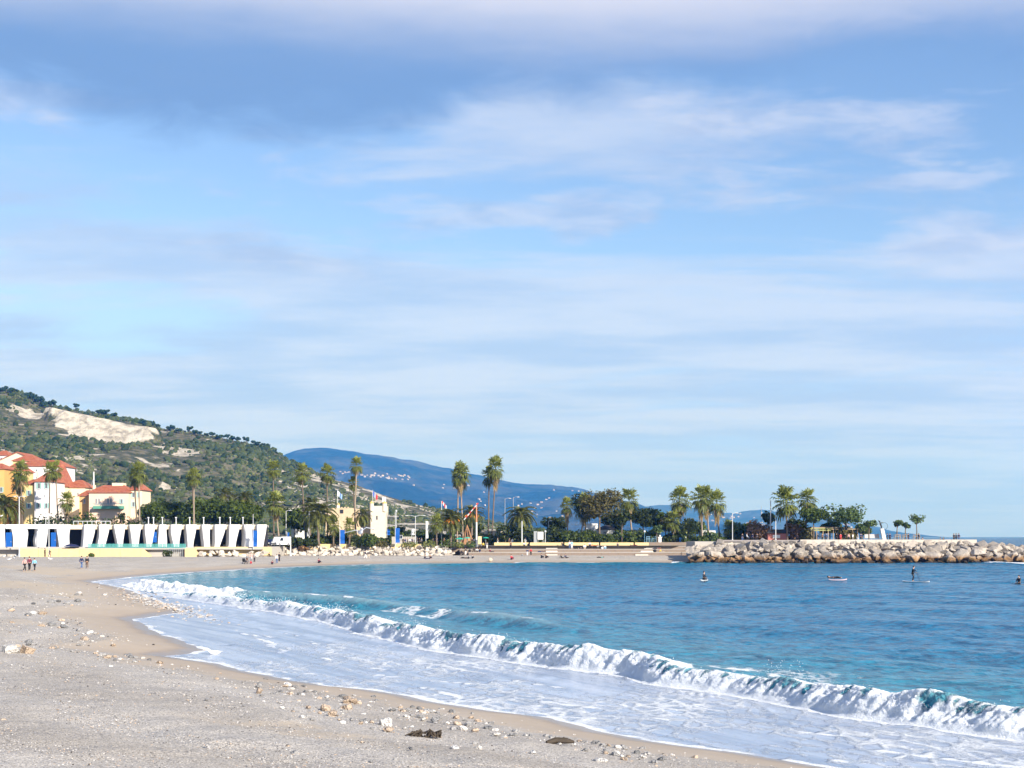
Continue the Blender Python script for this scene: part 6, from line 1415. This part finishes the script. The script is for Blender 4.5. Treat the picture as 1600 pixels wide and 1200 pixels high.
# ---- spray thrown up along the breaker
def spray():
    rng = np.random.default_rng(9); n = 15000
    y = 30 + 95 * rng.uniform(0, 1, n) ** 1.4; xb = XB(y) + 0.35 * fbm(y * 0.22, y * 0 + 2.0, 2)
    burst = np.clip(0.35 + 1.3 * fbm(y * 0.5, y * 0 + 31, 3), 0.02, 1.2); k = rng.uniform(0, 1, n) < burst; y, xb, burst = y[k], xb[k], burst[k]; n = len(y)
    bb = rng.normal(0.35, 0.45, n); z = 0.45 + 0.5 * burst + np.abs(rng.normal(0, 0.15, n)) * burst; r = rng.uniform(0.003, 0.012, n) * (y / 45) ** 0.8
    oct_ = np.array([(1, 0, 0), (-1, 0, 0), (0, 1, 0), (0, -1, 0), (0, 0, 1), (0, 0, -1)], float); ft = np.array([(0, 2, 4), (2, 1, 4), (1, 3, 4), (3, 0, 4), (2, 0, 5), (1, 2, 5), (3, 1, 5), (0, 3, 5)])
    V = oct_[None] * r[:, None, None] * rng.uniform(.6, 1.5, (n, 1, 3)) + np.stack([xb + bb, y + rng.normal(0, .1, n), z], -1)[:, None]; Q = ft[None] + (np.arange(n) * 6)[:, None, None]
    tag(obj('sea_spray', big_mesh('sea_spray', V.reshape(-1, 3), Q.reshape(-1, 3), True), mat('spray_droplets', (0.9, 0.92, 0.93), 0.5)), 'fine white spray flying off the breaking wave', 'spray', kind='stuff')
spray()
# ------------------------------------------------------------------ people
def skin_mesh(name, J, E, rad, root, sub=1):
    """one continuous surface grown round a skeleton: J joint -> point, E edges, rad joint -> (rx, ry)"""
    ks = [k for k in J if k in rad]; ix = {k: i for i, k in enumerate(ks)}
    me = bpy.data.meshes.new('tmp'); me.from_pydata([J[k] for k in ks], [(ix[a], ix[b]) for a, b in E if a in ix and b in ix], [])
    o = bpy.data.objects.new('tmp', me); COL.objects.link(o)
    o.modifiers.new('skin', 'SKIN').use_smooth_shade = True
    if sub: s = o.modifiers.new('sub', 'SUBSURF'); s.levels = sub; s.render_levels = sub
    sv = me.skin_vertices[0].data
    for k in ks: r = rad[k]; sv[ix[k]].radius = (r, r) if isinstance(r, float) else r; sv[ix[k]].use_root = (k == root)
    dg = bpy.context.evaluated_depsgraph_get(); ev = o.evaluated_get(dg); out = bpy.data.meshes.new_from_object(ev, preserve_all_data_layers=False, depsgraph=dg)
    bpy.data.objects.remove(o); bpy.data.meshes.remove(me); out.name = name; out.materials.clear(); return out
SK_E = [('pel', 'sp'), ('sp', 'ch'), ('ch', 'nk'), ('nk', 'hb'), ('hb', 'hm'), ('hm', 'ht'), ('hm', 'no'), ('ch', 'sl'), ('sl', 'el'), ('el', 'wl'), ('wl', 'hl'), ('ch', 'sr'), ('sr', 'er'), ('er', 'wr'), ('wr', 'hr'),
        ('pel', 'pl'), ('pl', 'kl'), ('kl', 'al'), ('al', 'tl'), ('pel', 'pr'), ('pr', 'kr'), ('kr', 'ar'), ('ar', 'tr')]
BR = dict(pel=(.13, .10), sp=(.12, .09), ch=(.15, .10), nk=.05, hb=.065, hm=(.085, .095), ht=.06, no=.018, sl=.06, el=.042, wl=.03, hl=.035, sr=.06, er=.042, wr=.03, hr=.035, pl=.09, kl=.06, al=.042, tl=.035, pr=.09, kr=.06, ar=.042, tr=.035)
def base_pose(**kw):
    J = dict(pel=(0, 0, .95), sp=(0, 0, 1.14), ch=(0, 0, 1.36), nk=(0, 0, 1.48), hb=(0, -.01, 1.54), hm=(0, -.02, 1.63), ht=(0, -.01, 1.71), no=(0, -.125, 1.61), sl=(.17, 0, 1.40), el=(.22, .02, 1.13), wl=(.23, -.05, .88), hl=(.23, -.07, .80),
             sr=(-.17, 0, 1.40), er=(-.22, .02, 1.13), wr=(-.23, -.05, .88), hr=(-.23, -.07, .80), pl=(.09, 0, .90), kl=(.10, -.02, .49), al=(.10, .02, .08), tl=(.11, -.15, .03), pr=(-.09, 0, .90), kr=(-.10, -.02, .49), ar=(-.10, .02, .08), tr=(-.11, -.15, .03))
    J.update(kw); return J
def shift(J, dz, keys): return {k: ((v[0], v[1], v[2] + dz) if k in keys else v) for k, v in J.items()}
UP = ('pel', 'sp', 'ch', 'nk', 'hb', 'hm', 'ht', 'no', 'sl', 'el', 'wl', 'hl', 'sr', 'er', 'wr', 'hr', 'pl', 'pr')
POSES = {}
POSES['stand'] = base_pose()
POSES['walk'] = base_pose(kl=(.10, -.22, .52), al=(.10, -.25, .09), tl=(.11, -.41, .05), kr=(-.10, .10, .50), ar=(-.10, .32, .14), tr=(-.11, .20, .03), el=(.22, .14, 1.15), wl=(.22, .12, .92), hl=(.22, .10, .84), er=(-.22, -.10, 1.14), wr=(-.21, -.28, .95), hr=(-.21, -.34, .90))
s = shift(base_pose(), -.83, UP); s.update(kl=(.13, -.40, .42), al=(.12, -.52, .07), tl=(.12, -.68, .04), kr=(-.13, -.40, .42), ar=(-.12, -.52, .07), tr=(-.12, -.68, .04), sp=(0, .03, .32), ch=(0, -.02, .54), el=(.24, -.10, .33), wl=(.14, -.36, .40), hl=(.08, -.42, .40), er=(-.24, -.10, .33), wr=(-.14, -.36, .40), hr=(-.08, -.42, .40)); POSES['sit'] = s
s2 = dict(s); s2.update(kl=(.12, -.46, .14), al=(.12, -.90, .07), tl=(.13, -.95, .20), kr=(-.12, -.46, .14), ar=(-.12, -.90, .07), tr=(-.13, -.95, .20), sp=(0, .10, .31), ch=(0, .16, .53), nk=(0, .16, .65), hb=(0, .14, .71), hm=(0, .12, .80), ht=(0, .13, .88), no=(0, .02, .78), sl=(.17, .17, .57), sr=(-.17, .17, .57), el=(.24, .30, .32), wl=(.22, .38, .06), hl=(.22, .44, .04), er=(-.24, .30, .32), wr=(-.22, .38, .06), hr=(-.22, .44, .04)); POSES['recline'] = s2
POSES['lie'] = dict(pel=(0, 0, .12), sp=(.19, 0, .12), ch=(.40, 0, .14), nk=(.52, 0, .17), hb=(.58, 0, .19), hm=(.66, 0, .22), ht=(.74, 0, .23), no=(.68, 0, .33), sl=(.44, .17, .12), el=(.66, .26, .08), wl=(.74, .08, .10), hl=(.76, .0, .10), sr=(.44, -.17, .12), er=(.30, -.28, .06), wr=(.08, -.24, .05), hr=(0, -.24, .05), pl=(-.06, .09, .11), kl=(-.44, .11, .22), al=(-.82, .11, .07), tl=(-.86, .11, .18), pr=(-.06, -.09, .11), kr=(-.46, -.11, .10), ar=(-.88, -.11, .06), tr=(-.92, -.11, .17))
POSES['paddle'] = base_pose(kl=(.16, -.12, .50), al=(.17, .0, .08), tl=(.17, -.17, .03), kr=(-.16, -.10, .50), ar=(-.17, .04, .08), tr=(-.17, -.13, .03), pel=(0, .02, .92), ch=(0, -.06, 1.34), nk=(0, -.09, 1.46), hb=(0, -.11, 1.52), hm=(0, -.13, 1.61), ht=(0, -.12, 1.69), no=(0, -.235, 1.58), sl=(.17, -.05, 1.38), sr=(-.17, -.05, 1.38), el=(.16, -.26, 1.22), wl=(-.06, -.38, 1.28), hl=(-.14, -.40, 1.30), er=(-.28, -.16, 1.14), wr=(-.28, -.36, .98), hr=(-.28, -.42, .96))
POSES['push'] = base_pose(ch=(0, -.06, 1.35), el=(.22, -.12, 1.15), wl=(.18, -.38, 1.02), hl=(.16, -.46, 1.02), er=(-.22, -.12, 1.15), wr=(-.18, -.38, 1.02), hr=(-.16, -.46, 1.02), kl=(.10, -.16, .50), al=(.10, -.12, .08), tl=(.10, -.29, .04), kr=(-.10, .06, .48), ar=(-.10, .22, .10), tr=(-.10, .08, .03))
sb = dict(s); sb.update(kl=(.30, -.22, .02), al=(.32, -.20, -.38), tl=(.32, -.32, -.42), kr=(-.30, -.22, .02), ar=(-.32, -.20, -.38), tr=(-.32, -.32, -.42), el=(.25, -.05, .34), wl=(.18, -.26, .16), hl=(.14, -.32, .14), er=(-.25, -.05, .34), wr=(-.18, -.26, .16), hr=(-.14, -.32, .14)); POSES['board_sit'] = sb
TOPK = ('sp', 'ch', 'sl', 'el', 'wl', 'sr', 'er', 'wr', 'pel'); LEGK = ('pel', 'pl', 'kl', 'al', 'pr', 'kr', 'ar')
TR = dict(pel=(.155, .125), sp=(.155, .12), ch=(.175, .125), sl=.08, el=.06, wl=.048, sr=.08, er=.06, wr=.048); LR = dict(pel=(.145, .115), pl=.11, kl=.078, al=.062, pr=.11, kr=.078, ar=.062)
PM = {}
def pose_meshes(p):
    if p in PM: return PM[p]
    J = POSES[p]
    body = skin_mesh('body', J, SK_E, BR, 'pel'); top = skin_mesh('jacket', {k: J[k] for k in TOPK}, SK_E, TR, 'pel'); leg = skin_mesh('trousers', {k: J[k] for k in LEGK}, SK_E, LR, 'pel')
    h = J['hm']; t = J['ht']; b = MB(); d = Vector(t) - Vector(h); b.blob((h[0] + d.x * .55, h[1] + d.y * .55 + (.03 if p != 'lie' else 0), h[2] + d.z * .55 + .015), (.10, .105, .095) if p != 'lie' else (.095, .10, .10), 2, 0.03)
    hair = b.mesh('hair', True); PM[p] = (body, top, leg, hair); return PM[p]
SKINT = mat('skin', (0.50, 0.31, 0.22), 0.6)
HAIR = [mat('dark_hair', (0.025, 0.018, 0.014), 0.6), mat('brown_hair', (0.10, 0.06, 0.035), 0.6), mat('grey_hair', (0.42, 0.40, 0.38), 0.7)]
CL = dict(black=(0.015, 0.015, 0.018), navy=(0.02, 0.03, 0.09), grey=(0.22, 0.22, 0.23), white=(0.75, 0.74, 0.72), red=(0.50, 0.03, 0.04), maroon=(0.16, 0.03, 0.05), pink=(0.62, 0.38, 0.34), sky=(0.22, 0.48, 0.66), jeans=(0.07, 0.12, 0.25), brown=(0.15, 0.09, 0.06), orange=(0.68, 0.22, 0.06), yellow=(0.70, 0.50, 0.08), teal=(0.03, 0.28, 0.28), beige=(0.50, 0.42, 0.32), wet=(0.012, 0.012, 0.015))
def cloth(c): return mat('cloth_' + c, CL[c], 0.75 if c != 'wet' else 0.35, 0.12, 6.0)
PIER_Z = 4.405
def person(label, u, where, pose='stand', top='black', legs='jeans', hair=0, rz=0.0, s=1.0, v=None, grp=None, skin_legs=False):
    if where == 'b': p = ground_at(u, v)
    elif where == 'w': Y = YZ(v, 0.08); p = Vector((X(u, Y), Y, 0.10))
    elif where == 'j': Y = v or 300.0; p = Vector((X(u, Y), Y, PIER_Z))
    elif where == 'p': Y = v or (328.5 if u > 765 else 320.6); p = Vector((X(u, Y), Y, GZ + .02))
    else: k = where; Y = 317.5 + 2.6 * k + 1.3; p = Vector((X(u, Y), Y, (1.95, 2.65, 3.3)[k]))
    t = thing('person', label, 'person', p, R(rz), grp); t.scale = (s, s, s)
    b, tp, lg, hr = pose_meshes(pose)
    obj('body', b, SKINT, t); obj('jacket', tp, cloth(top), t)
    obj('trousers', lg, cloth(legs), t); obj('hair', hr, HAIR[hair], t)
    return t
G1, G2, G3, G4, G5 = 'people on the near beach', 'people by the far waterline', 'people on the terraced steps', 'people on the promenade', 'people on the breakwater'
PPL = [
 ('walker in a pink-beige coat, leftmost of the trio on the shingle', 38.5, 'b', 'walk', 'pink', 'black', 0, 150, 1.0, 893, G1), ('walker in maroon, middle of the trio on the shingle', 46, 'b', 'walk', 'maroon', 'black', 0, 190, 1.04, 892, G1),
 ('walker in a light blue top, rightmost of the trio', 54, 'b', 'walk', 'sky', 'black', 1, 170, .96, 892.5, G1), ('person in a dark navy jacket and jeans, left of the strolling couple', 127.5, 'b', 'walk', 'navy', 'jeans', 0, 160, 1.02, 889, G1),
 ('person in a long black coat, right of the strolling couple', 136, 'b', 'walk', 'black', 'brown', 0, 200, 1.0, 888.5, G1), ('person in dark clothes before the lamp post at the white wall', 70, 'b', 'stand', 'black', 'black', 0, 90, 1.0, 870.5, G1),
 ('person in black leaning beside the lamp post at the white wall', 77.5, 'b', 'push', 'black', 'brown', 1, 90, .96, 870.5, G1), ('person in black walking along the yellow wall, left of two', 108.5, 'b', 'walk', 'black', 'black', 0, 200, 1.03, 869.5, G1),
 ('person in dark clothes walking along the yellow wall, right of two', 114, 'b', 'walk', 'navy', 'black', 1, 200, 1.0, 869.5, G1), ('small grey-clad child before the yellow wall', 62, 'b', 'stand', 'grey', 'grey', 1, 0, .6, 869.5, G1),
 ('dark figure sitting under the first wall opening at left', 15.5, 'b', 'sit', 'black', 'brown', 0, 20, 1.0, 866, G1), ('figure in grey and black at the far left edge', 4, 'b', 'stand', 'grey', 'black', 0, 0, .95, 865, G1),
 ('person in a grey jacket pushing a pushchair near the waterline', 386, 'b', 'push', 'grey', 'brown', 0, 60, 1.0, 880.5, G2), ('person in pale pink behind the pushchair group', 392.5, 'b', 'stand', 'pink', 'white', 1, 0, .98, 878, G2),
 ('small child in red crouching with the pushchair group', 391.8, 'b', 'sit', 'red', 'red', 0, 30, .7, 881, G2), ('person in dark grey at the right of the pushchair group', 397.5, 'b', 'stand', 'grey', 'black', 0, 40, .94, 879, G2),
 ('child in dark red sitting at the water edge left of the standing pair', 425.5, 'b', 'sit', 'maroon', 'black', 0, 0, .85, 882, G2), ('person in a white top and jeans standing on the far shingle', 432.5, 'b', 'stand', 'white', 'jeans', 1, 20, 1.0, 881, G2), ('person in black standing right of the white-topped one', 436.3, 'b', 'stand', 'black', 'black', 0, -30, 1.0, 878, G2),
 ('person in black reclining against the pale rocks', 422, 'b', 'recline', 'black', 'black', 0, 60, 1.0, 869.5, G2), ('person in brown sitting against the pale rocks', 429, 'b', 'sit', 'brown', 'pink', 1, -20, 1.0, 869, G2),
 ('lone person in maroon sitting on the far beach', 498, 'b', 'sit', 'maroon', 'black', 0, 50, 1.05, 879.8, G2), ('person in navy walking before the rocks, left of two', 571, 'b', 'walk', 'navy', 'white', 0, 90, 1.0, 873.5, G2), ('person in navy walking before the rocks, right of two', 575, 'b', 'walk', 'navy', 'beige', 1, 90, 1.0, 873, G2),
 ('person in black sitting on the beach left of the maroon one', 665.5, 'b', 'recline', 'black', 'navy', 0, 80, 1.0, 873.5, G2), ('person in brown sitting near the end of the rocks', 672, 'b', 'sit', 'brown', 'black', 1, 40, 1.0, 873, G2),
 ('person in black lying on the sand before the steps', 726, 'b', 'lie', 'black', 'black', 0, 0, 1.1, 872.5, G2), ('person in grey sitting at the feet of the lying one', 738, 'b', 'sit', 'grey', 'black', 0, 30, .95, 872.5, G2),
 ('person in an orange top at the left end of the steps', 721, 'b', 'stand', 'orange', 'black', 0, 0, 1.0, 867.6, G2), ('person in black and white next to the orange top', 727.5, 'b', 'stand', 'black', 'white', 1, 20, .95, 867.6, G2), ('person in grey crouched by the left end of the steps', 734.5, 'b', 'sit', 'grey', 'black', 0, 0, 1.0, 867.6, G2),
 ('person in black at the foot of the silvery shrub', 741, 0, 'stand', 'black', 'black', 0, 10, .95, None, G3), ('person in white and black on the lowest left step', 745.5, 0, 'sit', 'white', 'black', 1, 0, 1.1, None, G3), ('person in black on the lowest left step', 749.5, 0, 'sit', 'black', 'navy', 0, 0, 1.1, None, G3),
 ('person in yellow below the tan board', 755, 1, 'stand', 'yellow', 'black', 0, 0, .9, None, G3), ('person in white trousers below the dark teal parasol', 761, 1, 'stand', 'grey', 'white', 1, 0, .9, None, G3), ('person in dark red reclining on the steps', 767, 0, 'recline', 'maroon', 'black', 0, 70, 1.0, None, G3),
 ('person in brown standing on the upper step below the dark shrubs', 798, 1, 'stand', 'brown', 'black', 1, 0, .95, None, G3), ('lone person in red sitting on the sand', 799, 'b', 'sit', 'red', 'maroon', 0, 40, 1.2, 874.5, G2), ('person in white sitting on the top step before the date palm', 819, 2, 'sit', 'white', 'black', 0, 0, 1.0, None, G3),
 ('person in dark and white at the foot of the steps', 824, 'b', 'stand', 'navy', 'white', 0, 0, .9, 868.4, G2), ('person in a red jacket at the foot of the steps', 829.5, 'b', 'stand', 'red', 'black', 1, 0, .98, 868.4, G2),
 ('person in black sitting on sand left of the pale stair', 846, 'b', 'sit', 'black', 'black', 0, 60, 1.05, 872, G2), ('person in dark brown sitting beside the pale stair', 853, 'b', 'sit', 'brown', 'black', 1, 50, 1.1, 872, G2), ('person in black lying on the lowest tread left of the stair', 846, 0, 'lie', 'black', 'navy', 0, 10, 1.1, None, G3),
 ('person in black reclining on sand right of the stair, left of two', 877.5, 'b', 'recline', 'black', 'black', 0, 40, .9, 872, G2), ('person in navy reclining on sand right of the stair, right of two', 884.5, 'b', 'recline', 'navy', 'black', 0, 40, .95, 871.8, G2),
 ('person in white and blue standing on the steps, left of the pair', 890, 1, 'stand', 'white', 'jeans', 2, 0, 1.08, None, G3), ('person in pale blue standing on the steps, right of the pair', 893.5, 1, 'stand', 'sky', 'white', 2, 20, 1.05, None, G3), ('person in black sitting on the step left of the standing pair', 879.5, 2, 'recline', 'black', 'black', 0, 60, 1.1, None, G3),
 ('large dark group member lying on the middle tread', 903, 1, 'lie', 'black', 'black', 0, 5, 1.3, None, G3), ('person in white sitting upright on the middle tread', 913.5, 1, 'sit', 'white', 'beige', 2, 0, 1.3, None, G3), ('person in white sitting on the yellow wall top', 921.5, 2, 'sit', 'white', 'navy', 0, 0, 1.1, None, G3), ('person in orange lying on the top step', 929, 2, 'lie', 'orange', 'orange', 1, 10, 1.0, None, G3),
 ('person in black sitting low on the middle tread', 925, 1, 'sit', 'black', 'black', 0, -10, 1.1, None, G3), ('person in grey sitting next to the low black one', 934, 1, 'sit', 'grey', 'black', 1, 0, 1.1, None, G3), ('person in white at the right end of the seated row', 945, 1, 'sit', 'white', 'sky', 2, 10, 1.1, None, G3), ('person in teal lying flat on the sand', 938.5, 'b', 'lie', 'teal', 'black', 0, 0, .95, 871.6, G2),
 ('person in grey sitting on the top step alone', 965, 2, 'sit', 'grey', 'black', 0, 0, 1.0, None, G3), ('person lying in brown against the yellow wall', 990, 2, 'lie', 'brown', 'maroon', 0, 175, 1.05, None, G3), ('person in maroon lying in the shade of the right steps', 1027, 1, 'lie', 'maroon', 'black', 0, 0, 1.2, None, G3), ('person in yellow sitting in the shade of the right steps', 1033, 0, 'recline', 'yellow', 'beige', 1, 60, .9, None, G3),
 ('person in white on the promenade before the date palm', 821, 'p', 'stand', 'white', 'white', 0, 0, 1.0, None, G4), ('person in white left of the date palm on the promenade', 801, 'p', 'stand', 'white', 'jeans', 1, 0, .95, None, G4), ('person in brown under the dark shrubs on the promenade', 796, 'p', 'stand', 'brown', 'black', 0, 0, 1.0, None, G4),
 ('person in beige walking by the twin palm trunks', 777.5, 'p', 'walk', 'beige', 'white', 1, 90, 1.0, None, G4), ('person in pink behind the white van', 449.5, 'p', 'stand', 'pink', 'white', 1, 0, 1.0, 317.2, G4), ('person in red beside the blue banner below the castle', 528.5, 'p', 'stand', 'red', 'black', 0, 0, 1.0, 319.8, G4)]
for i, (u, tp, lg) in enumerate([(630, 'black', 'black'), (633.5, 'navy', 'jeans'), (637, 'black', 'black'), (640.5, 'white', 'navy'), (644, 'navy', 'black'), (652, 'black', 'jeans'), (655.5, 'black', 'black'), (659, 'grey', 'black'), (676.5, 'black', 'black'), (680, 'maroon', 'black'), (683, 'navy', 'black'), (694, 'maroon', 'black'), (708, 'black', 'black'), (712, 'brown', 'black'), (738, 'black', 'black'), (741.5, 'grey', 'black')]):
    where = 'left of the twin-armed lamp' if u < 648 else ('right of the twin-armed lamp' if u < 665 else ('by the low fan palm' if u < 690 else ('under the orange-fruited palms' if u < 720 else 'beside the white mast')))
    n = ['first', 'second', 'third', 'fourth', 'fifth', 'sixth', 'seventh', 'eighth', 'ninth', 'tenth', 'eleventh', 'twelfth', 'thirteenth', 'fourteenth', 'fifteenth', 'last'][i]
    PPL.append(('person in %s, %s from left in the promenade crowd, %s' % (tp, n, where), u, 'p', 'stand' if i % 3 else 'walk', tp, lg, i % 2, i * 50, 1.0, 320.4 + (i % 3) * .7, G4))
for i, (u, ps, tp, lg, lab) in enumerate([(1160, 'stand', 'black', 'jeans', 'person in black by the start of the breakwater walk'), (1167, 'walk', 'white', 'black', 'person in white left of the rust bush'), (1176, 'stand', 'navy', 'black', 'person in navy before the rust bush'), (1183, 'stand', 'black', 'black', 'person in black before the rust bush'),
        (1278, 'stand', 'black', 'jeans', 'person in black at the left pergola post'), (1285, 'stand', 'brown', 'black', 'person in brown under the pergola'), (1291, 'stand', 'navy', 'black', 'person in navy under the pergola'), (1307, 'stand', 'black', 'black', 'person in black left of the red jacket'), (1313.5, 'stand', 'red', 'red', 'person in a bright red jacket under the open pine'),
        (1320.5, 'walk', 'black', 'black', 'person in black right of the red jacket'), (1326, 'stand', 'pink', 'black', 'person in pink near the open pine trunk'), (1332.5, 'stand', 'white', 'grey', 'person in white right of the open pine, left of two'), (1340, 'stand', 'beige', 'white', 'person in beige right of the open pine, right of two'), (1345, 'stand', 'navy', 'black', 'person in navy left of the white screen'),
        (1386.5, 'stand', 'black', 'black', 'person in black right of the statue plinth, left of two'), (1390.5, 'stand', 'navy', 'black', 'person in navy right of the statue plinth, right of two'), (1419.5, 'stand', 'black', 'navy', 'person in black between the staked pines'), (1435.5, 'stand', 'black', 'grey', 'person in black right of the tallest staked pine'), (1441.5, 'sit', 'brown', 'maroon', 'person in brown sitting right of the staked pines'),
        (1469.5, 'sit', 'black', 'black', 'person in black sitting alone on the kerb, left of two'), (1474, 'sit', 'black', 'grey', 'person in black sitting on the kerb, right of two'), (1490.5, 'stand', 'black', 'black', 'person in black, left of the three at the pier end'), (1494, 'stand', 'navy', 'black', 'person in navy, middle of the three at the pier end'), (1498, 'stand', 'navy', 'jeans', 'person in blue-grey, right of the three at the pier end')]):
    PPL.append((lab, u, 'j', ps, tp, lg, i % 2, i * 70, 1.0, 298.6 if u > 1350 else 299.5 + (i % 3), G5))
for (lab, u, wh, ps, tp, lg, hr, rz, sc_, v, g) in PPL: person(lab, u, wh, ps, tp, lg, hr, rz, sc_, v, g)

# pushchair
pc = ground_at(382.5, 881); t = thing('pushchair', 'dark pushchair on the shingle by the waterline', 'pushchair', pc, R(60)); bk = mat('black_fabric', (0.02, 0.02, 0.022), 0.8)
MB().prism([(-.35, .35), (.25, .3), (.3, .5), (0, .55), (-.3, 1.0), (-.42, .95)], -.25, .25).build('seat', bk, t); MB().tube([(-.4, 0, .9), (-.65, 0, 1.05)], .03, 5).build('handle', METG, t)
for sx in (-.3, .3):
    for sy in (-.25, .25): MB().tube([(sx, sy - .02, .13), (sx, sy + .02, .13)], .13, 10).build('wheel', TYRE, t)
# surfers and paddler in the bay
BRD = mat('white_board', (0.58, 0.58, 0.57), 0.3, spec=0.5)
def board_mesh(L, w, th): 
    b = MB(); n = 14; vs = []
    for i in range(n + 1):
        f = i / n; hw = w / 2 * math.sin(math.pi * (0.04 + 0.92 * f)) ** 0.55; z = 0.10 * (2 * f - 1) ** 4; vs += [(-hw, (f - .5) * L, z), (hw, (f - .5) * L, z), (hw * .8, (f - .5) * L, z - th), (-hw * .8, (f - .5) * L, z - th)]
    fs = []
    for i in range(n):
        o = 4 * i
        for k in range(4): fs.append((o + k, o + (k + 1) % 4, o + 4 + (k + 1) % 4, o + 4 + k))
    return b.add(vs, fs + [(0, 3, 2, 1), (4 * n, 4 * n + 1, 4 * n + 2, 4 * n + 3)])
def board_thing(label, u, v, L, w, rz, name, cat, mt, z=0.13):
    Y = YZ(v, 0.1); t = thing(name, label, cat, (X(u, Y), Y, z), R(rz)); board_mesh(L, w, .1).build('deck', mt, t); MB().prism([(0, -.1), (.02, -.1), (.02, -.3), (0, -.3)], -L * .44, -L * .40).build('fin', TYRE, t); return Vector((X(u, Y), Y, z))
p = board_thing('white paddle board under the standing paddler', 1431, 911, 3.2, .8, 52, 'paddle_board', 'paddle board', BRD, .27)
q = person('paddler in a black wetsuit standing on the white board', 1426, 'w', 'paddle', 'wet', 'wet', 0, 72, 1.03, 911, 'surfers in the bay'); q.location.z = p.z + .01
pd = thing('paddle', 'long paddle dipped into the water by the standing paddler', 'paddle', (q.location.x + .42, q.location.y - .45, .1)); MB().tube([(.45, 0, -.25), (-.15, .1, 1.45)], .018, 6).build('shaft', TYRE, pd); MB().box(.36, .58, -.015, .015, -.45, -.12).build('blade', TYRE, pd); MB().tube([(-.15, .02, 1.45), (-.15, .18, 1.45)], .02, 5).build('grip', TYRE, pd)
for lab, bl, u, v, ps, rz, mtb, nz in (('surfer in black sitting on a board left of the paddler, near mid bay', 'surfboard under the sitting surfer in mid bay', 1100, 908.5, 'board_sit', 60, BRD, .10), ('surfer in black lying on a pinkish board between the other two', 'pinkish surfboard under the lying surfer', 1303, 907.5, 'lie', 0, mat('pink_board', (0.75, 0.55, 0.58), 0.4), .12), ('surfer in black sitting low at the right edge of the bay', 'white surfboard at the right edge of the bay', 1592, 915, 'board_sit', -60, BRD, .02)):
    p = board_thing(bl, u + (6 if ps == 'lie' or u > 1500 else 0), v, 2.2, .55, 90 if ps == 'lie' else rz + 90, 'surfboard', 'surfboard', mtb, .26)
    q = person(lab, u, 'w', ps, 'wet', 'wet', 0, 180 if ps == 'lie' else rz, 1.05, v, 'surfers in the bay'); q.location.z = .24 + nz
# bags and towels
def bag(label, u, v, c, s=.4, where='b'):
    p = ground_at(u, v) if where == 'b' else Vector((X(u, 317.5 + 2.6 * where + .8), 317.5 + 2.6 * where + .8, (1.95, 2.65, 3.3)[where])); t = thing('bag', label, 'bag', p, 0, 'bags on the beach'); MB().blob((0, 0, s * .45), (s * .6, s * .4, s * .5), 2, .08).build('body', cloth(c), t); MB().tube([(-s * .3, 0, s * .8), (0, 0, s * 1.15), (s * .3, 0, s * .8)], .02, 5).build('strap', cloth(c), t)
bag('black bag beside the person lying before the steps', 732, 873, 'black'); bag('dark bag next to the white-clad sitter on the top step', 826, 0, 'black', .6, 2); bag('grey bag at the foot of the steps left of the red jacket', 816, 868.6, 'grey'); bag('pale round bundle lying at the water edge', 766, 877.5, 'beige', .8); bag('dark bag on the lowest tread of the shaded steps', 1023, 0, 'black', .7, 0); bag('white bag by the seated row', 941, 0, 'white', .5, 1)
# ------------------------------------------------------------------ sea air between here and the mountains
def make_haze():
    b = MB().box(-5300, 5300, -150, 11900, -90, 660); m = bpy.data.materials.new('sea_air'); m.use_nodes = True; T = NT(m.node_tree); T.n.clear()
    v = T.node('ShaderNodeVolumePrincipled'); v.inputs['Color'].default_value = (0.06, 0.31, 1.0, 1); v.inputs['Density'].default_value = HAZE
    v.inputs['Absorption Color'].default_value = (1, 1, 1, 1); v.inputs['Anisotropy'].default_value = 0.0
    o = T.node('ShaderNodeOutputMaterial'); T.l.new(v.outputs[0], o.inputs['Volume'])
    tag(b.build('haze', m), 'thin blue sea haze', 'haze', kind='stuff')
HAZE = 1.05e-4
make_haze()
